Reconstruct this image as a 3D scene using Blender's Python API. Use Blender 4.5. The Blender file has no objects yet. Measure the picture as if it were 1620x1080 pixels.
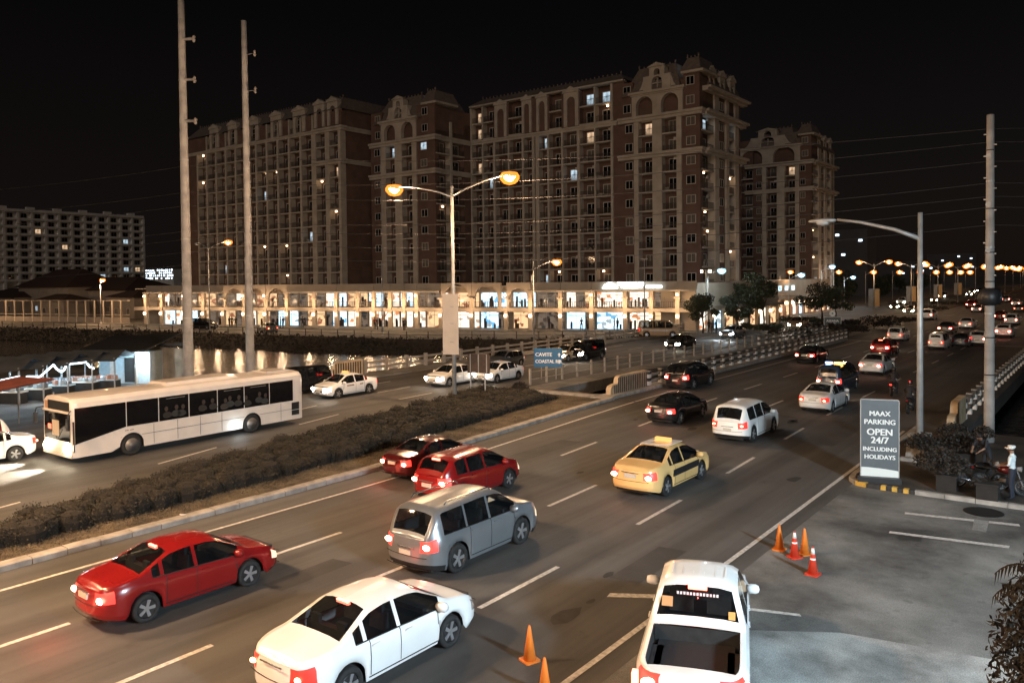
import bpy, bmesh, math, random
from mathutils import Vector, Matrix
import numpy as np
random.seed(7)
rad = math.radians
SC = bpy.context.scene
COL = SC.collection

# ------------------------------------------------------------------ camera
CAMH, FPX, YAW = 8.3, 1263.0, rad(37.3)
PITCH, ROLL = math.atan(32/FPX), 0.0105
cam_d = bpy.data.cameras.new('camera')
cam = bpy.data.objects.new('camera', cam_d); COL.objects.link(cam)
cam_d.sensor_width = 36.0; cam_d.lens = FPX/1620*36.0
cam_d.shift_y = -68/1620
cam_d.clip_end = 3000; cam_d.clip_start = 0.1
cam.matrix_world = Matrix.Translation((0, 0, CAMH)) @ Matrix.Rotation(YAW, 4, 'Z') @ Matrix.Rotation(math.pi/2-PITCH, 4, 'X') @ Matrix.Rotation(-ROLL, 4, 'Z')
SC.camera = cam

# ------------------------------------------------------------------ world: night sky, glow of the town near the horizon
SUN_EL, SUN_AZ = rad(16), rad(200)
w = bpy.data.worlds.new('World'); SC.world = w; w.use_nodes = True
nt = w.node_tree; nt.nodes.clear()
o_ = nt.nodes.new('ShaderNodeOutputWorld'); bg = nt.nodes.new('ShaderNodeBackground')
sky = nt.nodes.new('ShaderNodeTexSky'); sky.sky_type = 'NISHITA'; sky.sun_disc = False
sky.sun_elevation = rad(-6); sky.sun_rotation = rad(20)
bg.inputs['Strength'].default_value = 0.02
bg2 = nt.nodes.new('ShaderNodeBackground'); add = nt.nodes.new('ShaderNodeAddShader')
tc = nt.nodes.new('ShaderNodeTexCoord'); sx = nt.nodes.new('ShaderNodeSeparateXYZ')
cr = nt.nodes.new('ShaderNodeValToRGB')
cr.color_ramp.elements[0].position = 0.0; cr.color_ramp.elements[0].color = (0.0042, 0.0031, 0.0027, 1)
cr.color_ramp.elements[1].position = 0.35; cr.color_ramp.elements[1].color = (0.0010, 0.00098, 0.0012, 1)
nt.links.new(tc.outputs['Generated'], sx.inputs[0]); nt.links.new(sx.outputs['Z'], cr.inputs[0])
nt.links.new(cr.outputs[0], bg2.inputs[0]); nt.links.new(sky.outputs[0], bg.inputs[0])
nt.links.new(bg.outputs[0], add.inputs[0]); nt.links.new(bg2.outputs[0], add.inputs[1]); nt.links.new(add.outputs[0], o_.inputs[0])
# one low warm "sun": added fill on the facades from behind the camera, very weak
sd = bpy.data.lights.new('facade_fill_sun', 'SUN'); sd.energy = 0.195; sd.angle = rad(14); sd.color = (1.0, 0.86, 0.75)
so = bpy.data.objects.new('facade_fill_sun', sd); COL.objects.link(so)
so.rotation_euler = Vector((-0.40, 1.0, -0.30)).to_track_quat('-Z', 'Y').to_euler()

SC.view_settings.view_transform = 'Standard'; SC.view_settings.look = 'None'
SC.view_settings.exposure = 0.75; SC.view_settings.gamma = 1.0; SC.view_settings.use_curve_mapping = False
SC.render.engine = 'CYCLES'
try:
    cy = SC.cycles
    cy.use_denoising = True; cy.max_bounces = 5; cy.diffuse_bounces = 2; cy.glossy_bounces = 3; cy.transmission_bounces = 3
    cy.transparent_max_bounces = 6; cy.caustics_reflective = False; cy.caustics_refractive = False
    cy.sample_clamp_indirect = 4.0; cy.use_light_tree = True
except Exception as e:
    print(e)

# ------------------------------------------------------------------ picture -> place (X = right across the road, Y = along the road)
def ray(px, py):
    u, v = px-810.0, 472.0-py
    c, s = math.cos(ROLL), math.sin(ROLL)
    a = u*c+v*s; b = -u*s+v*c
    y = FPX*math.cos(PITCH)+b*math.sin(PITCH); z = -FPX*math.sin(PITCH)+b*math.cos(PITCH)
    cc, ss = math.cos(YAW), math.sin(YAW)
    return (a*cc-y*ss, a*ss+y*cc, z)
def at(px, py, z=0.0):
    r = ray(px, py); k = (z-CAMH)/r[2]
    return Vector((r[0]*k, r[1]*k, z))
def col_x(px, Y):      # world X where picture column px meets the plane Y (at horizon height)
    return -Y*math.tan(YAW-math.atan((px-810)/FPX))
def col_y(px, X):
    return -X/math.tan(YAW-math.atan((px-810)/FPX))
def zat(X, Y, py):     # height seen at picture row py above the ground point (X, Y)
    d = Y*math.cos(YAW)-X*math.sin(YAW); r = X*math.cos(YAW)+Y*math.sin(YAW)
    px = 810+FPX*r/d; yh = 440-ROLL*(px-810)
    return CAMH+(yh-py)*d/FPX

# ------------------------------------------------------------------ materials
_M = {}
def mat(name, col, rough=0.7, metal=0.0, var=0.0, scale=4.0, bump=0.0, emis=None, es=0.0, col2=None, detail=6.0, coord='Object', coat=0.0, bscale=None):
    if name in _M: return _M[name]
    m = bpy.data.materials.new(name); m.use_nodes = True; _M[name] = m
    n = m.node_tree; b = n.nodes['Principled BSDF']
    b.inputs['Roughness'].default_value = rough; b.inputs['Metallic'].default_value = metal
    b.inputs['Base Color'].default_value = (*col, 1)
    if coat: b.inputs['Coat Weight'].default_value = coat; b.inputs['Coat Roughness'].default_value = 0.06
    if emis:
        b.inputs['Emission Color'].default_value = (*emis, 1); b.inputs['Emission Strength'].default_value = es
    if var or col2 or bump:
        tcn = n.nodes.new('ShaderNodeTexCoord')
        nz = n.nodes.new('ShaderNodeTexNoise'); nz.inputs['Scale'].default_value = scale; nz.inputs['Detail'].default_value = detail
        n.links.new(tcn.outputs[coord], nz.inputs['Vector'])
        if var or col2:
            r = n.nodes.new('ShaderNodeValToRGB')
            r.color_ramp.elements[0].position = 0.32; r.color_ramp.elements[1].position = 0.68
            c2 = col2 or tuple(min(1, c*(1+var)) for c in col)
            c1 = col if col2 else tuple(c*(1-var) for c in col)
            r.color_ramp.elements[0].color = (*c1, 1); r.color_ramp.elements[1].color = (*c2, 1)
            n.links.new(nz.outputs['Fac'], r.inputs[0]); n.links.new(r.outputs[0], b.inputs['Base Color'])
        if bump:
            nb = nz
            if bscale:
                nb = n.nodes.new('ShaderNodeTexNoise'); nb.inputs['Scale'].default_value = bscale; nb.inputs['Detail'].default_value = 4
                n.links.new(tcn.outputs[coord], nb.inputs['Vector'])
            bp = n.nodes.new('ShaderNodeBump'); bp.inputs['Strength'].default_value = bump; bp.inputs['Distance'].default_value = 0.05
            n.links.new(nb.outputs['Fac'], bp.inputs['Height']); n.links.new(bp.outputs[0], b.inputs['Normal'])
    return m

def glow(name, col, es): return mat(name, (0.02, 0.02, 0.02), 0.4, emis=col, es=es)

def ground_mat(name, base, dark, light, big=0.12, fine=60, rough=0.75, streak=True, spots=0.0):
    """asphalt / concrete: broad worn patches, streaks along the traffic, fine grain"""
    m = bpy.data.materials.new(name); m.use_nodes = True; n = m.node_tree; L = n.links
    b = n.nodes['Principled BSDF']; b.inputs['Roughness'].default_value = rough
    t = n.nodes.new('ShaderNodeTexCoord')
    def noise(sc, det, vec=None, ro=0.55):
        z = n.nodes.new('ShaderNodeTexNoise'); z.inputs['Scale'].default_value = sc; z.inputs['Detail'].default_value = det
        z.inputs['Roughness'].default_value = ro
        L.new(vec or t.outputs['Object'], z.inputs['Vector']); return z.outputs['Fac']
    def ramp(f, p0, c0, p1, c1):
        r = n.nodes.new('ShaderNodeValToRGB'); e = r.color_ramp.elements
        e[0].position = p0; e[0].color = (*c0, 1); e[1].position = p1; e[1].color = (*c1, 1); L.new(f, r.inputs[0]); return r.outputs[0]
    def mix(a, b_, f, mode='MIX'):
        x = n.nodes.new('ShaderNodeMix'); x.data_type = 'RGBA'; x.blend_type = mode
        if isinstance(f, float): x.inputs[0].default_value = f
        else: L.new(f, x.inputs[0])
        L.new(a, x.inputs[6]); L.new(b_, x.inputs[7]); return x.outputs[2]
    c = ramp(noise(big, 7, ro=0.62), 0.36, dark, 0.64, light)
    if streak:
        mp = n.nodes.new('ShaderNodeMapping'); mp.inputs['Scale'].default_value = (1.1, 0.035, 1); L.new(t.outputs['Object'], mp.inputs[0])
        s = ramp(noise(1.0, 5, mp.outputs[0]), 0.38, (0.66, 0.66, 0.66), 0.62, (1.2, 1.2, 1.2)); c = mix(c, s, 1.0, 'MULTIPLY')
    g = ramp(noise(fine, 3), 0.35, (0.6, 0.6, 0.6), 0.65, (1.4, 1.4, 1.4)); c = mix(c, g, 0.8, 'MULTIPLY')
    if spots:
        v = ramp(noise(1.7, 4), 0.62, (1, 1, 1), 0.7, (0.45, 0.43, 0.42)); c = mix(c, v, spots, 'MULTIPLY')
    L.new(c, b.inputs['Base Color'])
    bp = n.nodes.new('ShaderNodeBump'); bp.inputs['Strength'].default_value = 0.35; bp.inputs['Distance'].default_value = 0.02
    L.new(noise(fine*1.5, 3), bp.inputs['Height']); L.new(bp.outputs[0], b.inputs['Normal'])
    _M[name] = m; return m

# ------------------------------------------------------------------ mesh collector
class MB:
    def __init__(s): s.v = []; s.f = []; s.m = []; s.k = 0
    def quad(s, *p, m=None):
        i = len(s.v); s.v += [tuple(q) for q in p]; s.f.append(tuple(range(i, i+len(p)))); s.m.append(s.k if m is None else m); return s
    def box(s, cx, cy, cz, sx, sy, sz, rz=0.0, rx=0.0, m=None):
        i = len(s.v); M = Matrix.Translation((cx, cy, cz)) @ Matrix.Rotation(rz, 4, 'Z') @ Matrix.Rotation(rx, 4, 'X') if (rz or rx) else None
        for dz in (-.5, .5):
            for dx, dy in ((-.5, -.5), (.5, -.5), (.5, .5), (-.5, .5)):
                if M: s.v.append(tuple(M @ Vector((dx*sx, dy*sy, dz*sz))))
                else: s.v.append((cx+dx*sx, cy+dy*sy, cz+dz*sz))
        for q in ((3, 2, 1, 0), (4, 5, 6, 7), (0, 1, 5, 4), (1, 2, 6, 5), (2, 3, 7, 6), (3, 0, 4, 7)):
            s.f.append(tuple(i+a for a in q)); s.m.append(s.k if m is None else m)
        return s
    def b2(s, x0, x1, y0, y1, z0, z1, m=None):
        return s.box((x0+x1)/2, (y0+y1)/2, (z0+z1)/2, abs(x1-x0), abs(y1-y0), abs(z1-z0), m=m)
    def tube(s, pts, r, n=8, r1=None, cap=True, m=None):
        pts = [Vector(p) for p in pts]; L = len(pts); i0 = len(s.v)
        for j, p in enumerate(pts):
            d = (pts[min(j+1, L-1)]-pts[max(j-1, 0)]).normalized()
            a = d.orthogonal().normalized() if abs(d.z) < 0.99 else Vector((1, 0, 0))
            if j == 0: pa = a
            a = (pa-d*pa.dot(d)).normalized(); pa = a; b = d.cross(a)
            rr = r if r1 is None else r+(r1-r)*j/(L-1)
            for k in range(n):
                t = 2*math.pi*k/n; s.v.append(tuple(p+a*(math.cos(t)*rr)+b*(math.sin(t)*rr)))
        for j in range(L-1):
            for k in range(n):
                a0 = i0+j*n+k; a1 = i0+j*n+(k+1) % n
                s.f.append((a0, a1, a1+n, a0+n)); s.m.append(s.k if m is None else m)
        if cap:
            s.f.append(tuple(i0+k for k in reversed(range(n)))); s.m.append(s.k if m is None else m)
            s.f.append(tuple(i0+(L-1)*n+k for k in range(n))); s.m.append(s.k if m is None else m)
        return s
    def lathe(s, prof, c=(0, 0, 0), n=16, axis='Z', m=None):   # prof: (r, h) pairs
        i0 = len(s.v); c = Vector(c)
        for (r, h) in prof:
            for k in range(n):
                t = 2*math.pi*k/n; x, y = r*math.cos(t), r*math.sin(t)
                s.v.append(tuple(c+(Vector((x, y, h)) if axis == 'Z' else Vector((h, x, y)) if axis == 'X' else Vector((y, h, x)))))
        for j in range(len(prof)-1):
            for k in range(n):
                a0 = i0+j*n+k; a1 = i0+j*n+(k+1) % n
                s.f.append((a0, a1, a1+n, a0+n)); s.m.append(s.k if m is None else m)
        if prof[0][0] > 1e-5: s.f.append(tuple(i0+k for k in reversed(range(n)))); s.m.append(s.k if m is None else m)
        if prof[-1][0] > 1e-5: s.f.append(tuple(i0+(len(prof)-1)*n+k for k in range(n))); s.m.append(s.k if m is None else m)
        return s
    def prism(s, poly, z0, z1, m=None):
        i = len(s.v); n = len(poly)
        s.v += [(p[0], p[1], z0) for p in poly]+[(p[0], p[1], z1) for p in poly]
        s.f.append(tuple(i+k for k in reversed(range(n)))); s.f.append(tuple(i+n+k for k in range(n)))
        for k in range(n): s.f.append((i+k, i+(k+1) % n, i+n+(k+1) % n, i+n+k))
        s.m += [s.k if m is None else m]*(n+2); return s
    def mesh(s, name, mats, smooth=False):
        me = bpy.data.meshes.new(name); me.from_pydata(s.v, [], s.f)
        mats = mats if isinstance(mats, (list, tuple)) else [mats]
        for q in mats: me.materials.append(q)
        if len(mats) > 1: me.polygons.foreach_set('material_index', s.m)
        if smooth: me.polygons.foreach_set('use_smooth', [True]*len(s.f))
        me.update(); return me
    def build(s, name, mats, parent=None, smooth=False, loc=None, rz=None, label=None):
        o = bpy.data.objects.new(name, s.mesh(name, mats, smooth)); COL.objects.link(o)
        if parent: o.parent = parent
        if loc is not None: o.location = loc
        if rz is not None: o.rotation_euler.z = rz
        if label: o['label'] = label
        return o

def inst(name, me, parent=None, loc=None, rz=None, scale=None, mats=None):
    o = bpy.data.objects.new(name, me); COL.objects.link(o)
    if parent: o.parent = parent
    if loc is not None: o.location = loc
    if rz is not None: o.rotation_euler.z = rz
    if scale is not None: o.scale = scale
    if mats:
        for i, q in enumerate(mats):
            if q is not None: o.material_slots[i].link = 'OBJECT'; o.material_slots[i].material = q
    return o
def tag(o, label=None, cat=None, group=None, kind=None):
    if label: o['label'] = label
    if cat: o['category'] = cat
    if group: o['group'] = group
    if kind: o['kind'] = kind
    return o
def empty(name, loc, rz=0.0, label=None, cat=None, group=None):
    o = bpy.data.objects.new(name, None); COL.objects.link(o); o.location = loc; o.rotation_euler = (0, 0, rz)
    o.empty_display_size = 0.3
    return tag(o, label, cat, group)
def kids(o): return list(o.children)
def copy_tree(o, parent=None):
    c = o.copy(); COL.objects.link(c); c.parent = parent
    for ch in kids(o): copy_tree(ch, c)
    return c
def light(kind, name, loc, e, col, size=0.15, parent=None, target=None, angle=None, blend=0.4):
    d = bpy.data.lights.new(name, kind); d.energy = e; d.color = col
    if kind in ('POINT', 'SPOT'): d.shadow_soft_size = size
    if kind == 'SPOT': d.spot_size = angle or rad(90); d.spot_blend = blend
    o = bpy.data.objects.new(name, d); COL.objects.link(o); o.location = loc
    if parent: o.parent = parent
    if target is not None: o.rotation_euler = (Vector(target)-Vector(loc)).to_track_quat('-Z', 'Y').to_euler()
    return o
SODIUM = (1.0, 0.62, 0.34); COOL = (0.72, 0.90, 1.0)

ASPH = ground_mat('asphalt', None, (0.050, 0.048, 0.046), (0.084, 0.081, 0.078), 0.10, spots=.35)
ASPH2 = ground_mat('parking_asphalt', None, (0.040, 0.040, 0.039), (0.20, 0.197, 0.185), 0.26, 45, streak=False, spots=0.5)
CONC = ground_mat('paving_concrete', None, (0.10, 0.095, 0.085), (0.22, 0.205, 0.185), 0.5, 40, streak=False, spots=0.4)
KERB = mat('kerb_concrete', (0.20, 0.185, 0.165), 0.85, col2=(0.36, 0.33, 0.29), scale=2.3, bump=0.4, bscale=30)
SOIL = ground_mat('soil', None, (0.035, 0.026, 0.018), (0.12, 0.09, 0.055), 0.9, 22, streak=False, spots=0.5, rough=0.95)
PAINT = mat('road_paint', (0.30, 0.29, 0.27), 0.7, col2=(0.60, 0.58, 0.54), scale=9, detail=8)
STEEL = mat('galvanised_steel', (0.35, 0.35, 0.34), 0.45, 0.3, var=0.15, scale=3)
CPOLE = mat('pole_concrete', (0.22, 0.21, 0.20), 0.85, col2=(0.36, 0.34, 0.32), scale=1.6, bump=0.2, bscale=15)
BLACK = mat('black_rubber', (0.012, 0.012, 0.012), 0.75, var=0.2, scale=20)
BLACKP = mat('black_plastic', (0.015, 0.015, 0.016), 0.45, var=0.2, scale=8)
WHITEP = mat('white_paint', (0.62, 0.60, 0.56), 0.6, var=0.12, scale=5)
BPAINT = mat('black_paint', (0.025, 0.025, 0.025), 0.6, var=0.2, scale=5)
YPAINT = mat('yellow_paint', (0.55, 0.33, 0.06), 0.6, var=0.15, scale=6)
# ================================================================== SETTING
def sheet(name, poly, z, m, label=None, parent=None):
    mb = MB(); mb.quad(*[(p[0], p[1], z) for p in poly]); o = mb.build(name, m, parent)
    if parent is None: o['kind'] = 'structure'
    if label: o['label'] = label
    return o
# lines of the near carriageway: X at distance y for the five painted lines
def bend(y): t = min(1, max(0, (y-20)/33.0)); return t*t*(3-2*t)
def lane_x(k, y):
    a = [9.0, 12.8, 16.45, 20.35, 24.05][k]; d = [0.05, 1.0, 1.3, 1.45, 1.75][k]
    return -(a+d*bend(y))
BY0, BY1 = 47.0, 106.0      # the creek under the bridges
far_edge = [at(-700, 512), at(0, 517), at(228, 523), at(480, 531), at(640, 536), at(850, 536), at(1000, 534.5), at(1060, 531.0)]
far_edge = [(p.x, p.y) for p in far_edge]
near_poly = [(-300, -60), (120, -60), (120, BY0), (-54.6, BY0), (-54.6, 39.5), (-72, 36.5), (-300, 36.5)]
sheet('ground', near_poly, -0.02, ASPH2, 'dark worn asphalt and bare ground on the near side of the creek')
far_poly = far_edge+[(-46, BY1), (500, BY1), (1500, 2500), (-1800, 2500), (-1800, far_edge[0][1])]
far_poly = [p for p in far_poly]
sheet('ground', far_poly, -0.02, CONC, 'paved ground on the far side of the creek')
SOILD = mat('bank_soil', (0.018, 0.013, 0.009), 0.95, col2=(0.05, 0.036, 0.022), scale=0.8, bump=0.8, bscale=6)
# banks
bk = MB()
pts = far_edge+[(-46, BY1), (500, BY1)]
off = []
for i, p in enumerate(pts):
    off.append((p[0]*1.0+(0.0), p[1]-12.5 if i < 6 else p[1]-7 if i < 7 else p[1]-2.5))
for i in range(len(pts)-1):
    n = max(1, int(math.dist(pts[i], pts[i+1])/4)); n = min(n, 60)
    for k in range(n):
        f0, f1 = k/n, (k+1)/n
        A = [pts[i][j]+(pts[i+1][j]-pts[i][j])*f0 for j in (0, 1)]; B = [pts[i][j]+(pts[i+1][j]-pts[i][j])*f1 for j in (0, 1)]
        C = [off[i][j]+(off[i+1][j]-off[i][j])*f0 for j in (0, 1)]; D = [off[i][j]+(off[i+1][j]-off[i][j])*f1 for j in (0, 1)]
        bk.quad((*C, -1.9), (*D, -1.9), (*B, -0.02), (*A, -0.02))
bk.build('embankment', SOILD)['kind'] = 'structure'
bk = MB(); bk.quad((-54.6, BY0, -0.02), (120, BY0, -0.02), (120, BY0+3.5, -3), (-54.6, BY0+3.5, -3)); bk.quad((-72, 36.5, -0.02), (-54.6, 39.5, -0.02), (-54.6, 42, -3), (-72, 39, -3)); bk.quad((-300, 36.5, -0.02), (-72, 36.5, -0.02), (-72, 39, -3), (-300, 39, -3)); bk.quad((-54.6, 39.5, -0.02), (-54.6, 47, -0.02), (-54.6, 50.5, -3), (-54.6, 42, -3)); bk.build('embankment', SOILD)['kind'] = 'structure'
wm = bpy.data.materials.new('creek_water'); wm.use_nodes = True; b = wm.node_tree.nodes['Principled BSDF']
b.inputs['Base Color'].default_value = (0.006, 0.008, 0.009, 1); b.inputs['Roughness'].default_value = 0.13; b.inputs['IOR'].default_value = 1.33
t_ = wm.node_tree.nodes.new('ShaderNodeTexCoord'); z1 = wm.node_tree.nodes.new('ShaderNodeTexNoise'); z1.inputs['Scale'].default_value = 1.1; z1.inputs['Detail'].default_value = 5
bp = wm.node_tree.nodes.new('ShaderNodeBump'); bp.inputs['Strength'].default_value = 0.55; bp.inputs['Distance'].default_value = 0.13
wm.node_tree.links.new(t_.outputs['Object'], z1.inputs[0]); wm.node_tree.links.new(z1.outputs['Fac'], bp.inputs['Height']); wm.node_tree.links.new(bp.outputs[0], b.inputs['Normal'])
wt = sheet('water', [(-500, 36), (500, 36), (500, 115), (-500, 115)], -1.4, wm, 'dark rippled creek water reflecting shop lights')
wt2 = sheet('water', [(-500, 115.0), (-40, 115.0), (-40, 200), (-500, 200)], -1.4, wm, 'dark creek water at the far left')

# ---- near carriageway (rear views): sheet + deck
def strip(name, xl, xr, ys, z, m, parent=None, label=None):
    mb = MB()
    for a, b_ in zip(ys[:-1], ys[1:]):
        mb.quad((xl(a), a, z), (xr(a), a, z), (xr(b_), b_, z), (xl(b_), b_, z))
    o = mb.build(name, m, parent)
    if parent is None: o['kind'] = 'structure'
    if label: o['label'] = label
    return o
YS = [-30]+list(range(0, 112, 4))
def med_x(y):       # near kerb of the median
    if y < 106: return -(25.55+1.75*bend(y))
    return -(27.4+min(1, (y-106)/14)*3.2+(y-106)*0.014)
def right_x(y): return -8.2 if y < 112 else -8.3
road = strip('road', lambda y: med_x(y)+0.0, lambda y: (-6.2 if y >= BY0-2 else -8.4), [-30]+list(range(0, 45, 4))+[44.99], 0.0, ASPH, label='dark asphalt carriageway of four lanes with white lane marks')
deck = MB()
deck.b2(-28.6, -6.4, 45, BY1+1, -0.9, 0.0)
dk = deck.build('bridge_deck', [ASPH]); tag(dk, 'bridge deck of the near carriageway over the creek', kind='structure')
strip('road', med_x, lambda y: -6.4, [BY1+1.01]+list(range(112, 160, 8))+list(range(160, 700, 40))+[1200], 0.0, ASPH, label='asphalt road running on to the lamp lit distance')
# far carriageway (oncoming)
def sbn(y):   # its edge by the median
    pts = [(-30, 26.5), (0, 27.3), (10, 29.2), (18, 31.2), (31, 34.0), (40, 35.4), (47, 36.6), (110, 35.4), (120, 37.2), (1200, 45)]
    for (a, b_), (c, d) in zip(pts[:-1], pts[1:]):
        if a <= y <= c: return -(b_+(d-b_)*(y-a)/(c-a))
    return -36
strip('road', lambda y: -54.0, sbn, [-30, 0, 5, 10, 14, 18, 24, 31, 36, 40, 44.99], 0.0, ASPH, label='oncoming carriageway beyond the hedge with bus and taxis')
deck = MB(); deck.b2(-53.9, -36.0, 45, 112, -1.1, 0.0)
tag(deck.build('bridge_deck', [ASPH]), 'bridge deck of the oncoming carriageway over the creek', kind='structure')
strip('road', lambda y: -52.5 if y < 128 else -52.5-0.0*(y), sbn, [112.01, 120, 130, 150, 200, 300, 500, 1200], 0.0, ASPH, label='oncoming carriageway beyond the bridge')
tag(MB().b2(-36.0, -33.6, 45, 114, -0.9, -0.004).build('bridge_edge', CONC), 'concrete edge beam of the oncoming bridge', kind='structure')
tag(MB().b2(-52.9, -50.2, 44, 112, -0.6, 0.14).build('pavement', CONC), 'raised concrete walkway along the far side of the bridge', kind='structure')
for yy in (62, 76, 90):
    for (a, b_) in ((-28, -7), (-53, -35)):
        tag(MB().b2(a, b_, yy-0.4, yy+0.4, -5, -0.9).build('bridge_pier', KERB), 'concrete pier under the bridge decks', kind='structure')

# ---- painted lines (each a part of the road)
def seg_mark(name, k, y0, y1, wd=0.15, fx=None, z=0.005, par=road):
    n = max(1, int((y1-y0)/4)); mb = MB(); fx = fx or (lambda y: lane_x(k, y))
    for i in range(n):
        a = y0+(y1-y0)*i/n; b_ = y0+(y1-y0)*(i+1)/n
        mb.quad((fx(a)-wd/2, a, z), (fx(a)+wd/2, a, z), (fx(b_)+wd/2, b_, z), (fx(b_)-wd/2, b_, z))
    return mb.build(name, PAINT, par)
seg_mark('edge_line', 4, -20, 106, 0.14); seg_mark('edge_line', 0, -20, 46, 0.15)
for k, ph in ((3, 5.2), (2, 6.6), (1, 15.3)):
    y = ph-(0 if k < 3 else 0)
    per = 8.55 if k > 1 else 8.35
    yy = y-2*per
    while yy < 170:
        if yy > -12: seg_mark('lane_dash', k, yy, yy+3.55, 0.15)
        yy += per
# joints across the road
seg = MB(); seg.b2(-27.2, -6.6, 105.9, 106.2, 0.006, 0.012); seg.build('expansion_joint', PAINT, road)
seg = MB(); seg.b2(-26.6, -7.2, 46.9, 47.05, 0.006, 0.012); seg.build('expansion_joint', BPAINT, road)
def sbl(off):   # lane line of the oncoming side, px-derived
    def f(y):
        pts = [(-10, 29.0), (5, 31.2), (18.5, 34.75), (28, 37.4), (38, 39.6), (60, 41.0), (120, 41.2), (200, 42)]
        for (a, b_), (c, d) in zip(pts[:-1], pts[1:]):
            if a <= y <= c: return -(b_+(d-b_)*(y-a)/(c-a)+off)
        return -42
    return f
for off, ph in ((0.0, 17.0), (3.6, 18.5), (7.2, 20)):
    y = ph-18.0
    while y < 150:
        if off == 0.0 or y > 30: seg_mark('lane_dash', 0, y, y+3.6, 0.15, sbl(off))
        y += 10.0
# ---- median kerb stones
kerb = empty('kerb', (0, 0, 0)); tag(kerb, 'worn concrete kerb along the planted median', kind='structure')
y = 4.0
while y < 46.5:
    x0, x1 = med_x(y), med_x(y+0.97)
    mb = MB(); h = 0.20+random.uniform(-.012, .012); wdt = 0.42
    mb.v += [(x0, y, -.02), (x0, y, h-.03), (x0-.05, y, h), (x0-wdt, y, h), (x0-wdt, y, -.02), (x1, y+.97, -.02), (x1, y+.97, h-.03), (x1-.05, y+.97, h), (x1-wdt, y+.97, h), (x1-wdt, y+.97, -.02)]
    mb.f += [(0, 1, 6, 5), (1, 2, 7, 6), (2, 3, 8, 7), (3, 4, 9, 8), (0, 4, 3, 2, 1), (5, 6, 7, 8, 9)]; mb.m += [0]*6
    mb.build('kerb_stone', KERB, kerb); y += 1.0
k2 = MB()
for a in range(46, 106, 1): k2.b2(-28.5, -27.35, a+.01, a+.99, 0.004, 0.22)
tag(k2.build('pavement', KERB), 'raised concrete edge strip along the median side of the bridge', kind='structure')
# median soil
mb = MB()
for a, b_ in zip(range(4, 48, 2), range(6, 50, 2)):
    mb.quad((sbn(a)+0.0, a, 0.10), (med_x(a)-0.42, a, 0.16), (med_x(b_)-0.42, b_, 0.16), (sbn(b_), b_, 0.10))
soil = mb.build('median_soil', SOIL); tag(soil, 'bare brown soil strip of the median', kind='structure')
mb = MB()
for a, b_ in zip(range(4, 48, 2), range(6, 50, 2)): mb.quad((sbn(a), a, -.01), (sbn(a), a, 0.12), (sbn(b_), b_, 0.12), (sbn(b_), b_, -.01))
tag(mb.build('kerb', KERB), 'low kerb on the oncoming side of the median', kind='structure')
# far median
def fm(y): return sbn(y)
mb = MB()
ys = [108, 114, 120, 135, 150, 170, 200, 240, 300, 400, 600, 1200]
for a, b_ in zip(ys[:-1], ys[1:]):
    xa0, xa1, xb0, xb1 = fm(a)+.3, med_x(a)-.3, fm(b_)+.3, med_x(b_)-.3
    mb.quad((xa0, a, .2), (xa1, a, .2), (xb1, b_, .2), (xb0, b_, .2)); mb.quad((xa1, a, .2), (xa1+.3, a, 0), (xb1+.3, b_, 0), (xb1, b_, .2)); mb.quad((xa0-.3, a, 0), (xa0, a, .2), (xb0, b_, .2), (xb0-.3, b_, 0))
tag(mb.build('median_soil', SOIL), 'planted median of dry earth beyond the bridge', kind='structure')
# abutment walls
mb = MB(); mb.b2(-36.3, -28.4, 46.6, 47.0, -4, 0.12); mb.b2(-60, -52.9, 46.6, 47.0, -4, 0.1); mb.b2(-6.4, 30, 46.6, 47.0, -4, 0.05)
tag(mb.build('retaining_wall', KERB), 'concrete wall at the near end of the creek opening', kind='structure')
tag(MB().b2(-34.5, -28.4, 46.2, 46.9, .12, .26).build('kerb', KERB), 'pale kerb at the end of the median by the creek', kind='structure')

# repairs, oil and skid marks on the carriageway
rp = random.Random(2)
PATCH = ground_mat('asphalt_patch', None, (0.026, 0.025, 0.024), (0.042, 0.040, 0.038), 0.6, streak=False); OIL = mat('oil_stain', (.024, .023, .022), .85, var=.3, scale=3)
for k, (x, y, w_, l_) in enumerate(((-11.2, 19, .9, 3.2), (-15.0, 30, 1.1, 5.0), (-18.6, 13, .8, 2.6), (-22.7, 27, 1.2, 7.0), (-19.6, 44, 2.4, 1.0), (-12.0, 40, 1.0, 9.0), (-43.0, 28, 1.3, 4.0))):
    m_ = MB(); m_.quad((x, y, .003), (x+w_, y+.05, .003), (x+w_-.06, y+l_, .003), (x-.04, y+l_-.1, .003)); m_.build('patch', PATCH, road)
for k in range(16):
    ln = rp.choice([10.9, 14.7, 18.5, 22.3]); x = -ln-bend(20)+rp.uniform(-.5, .5); y = rp.uniform(4, 46); r_ = rp.uniform(.08, .30); n_ = 9
    m_ = MB(); m_.quad(*[(x+r_*rp.uniform(.7, 1.2)*math.cos(6.283*i/n_), y+2.2*r_*rp.uniform(.7, 1.2)*math.sin(6.283*i/n_), .0042) for i in range(n_)]); m_.build('oil_spot', OIL, road)
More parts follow.
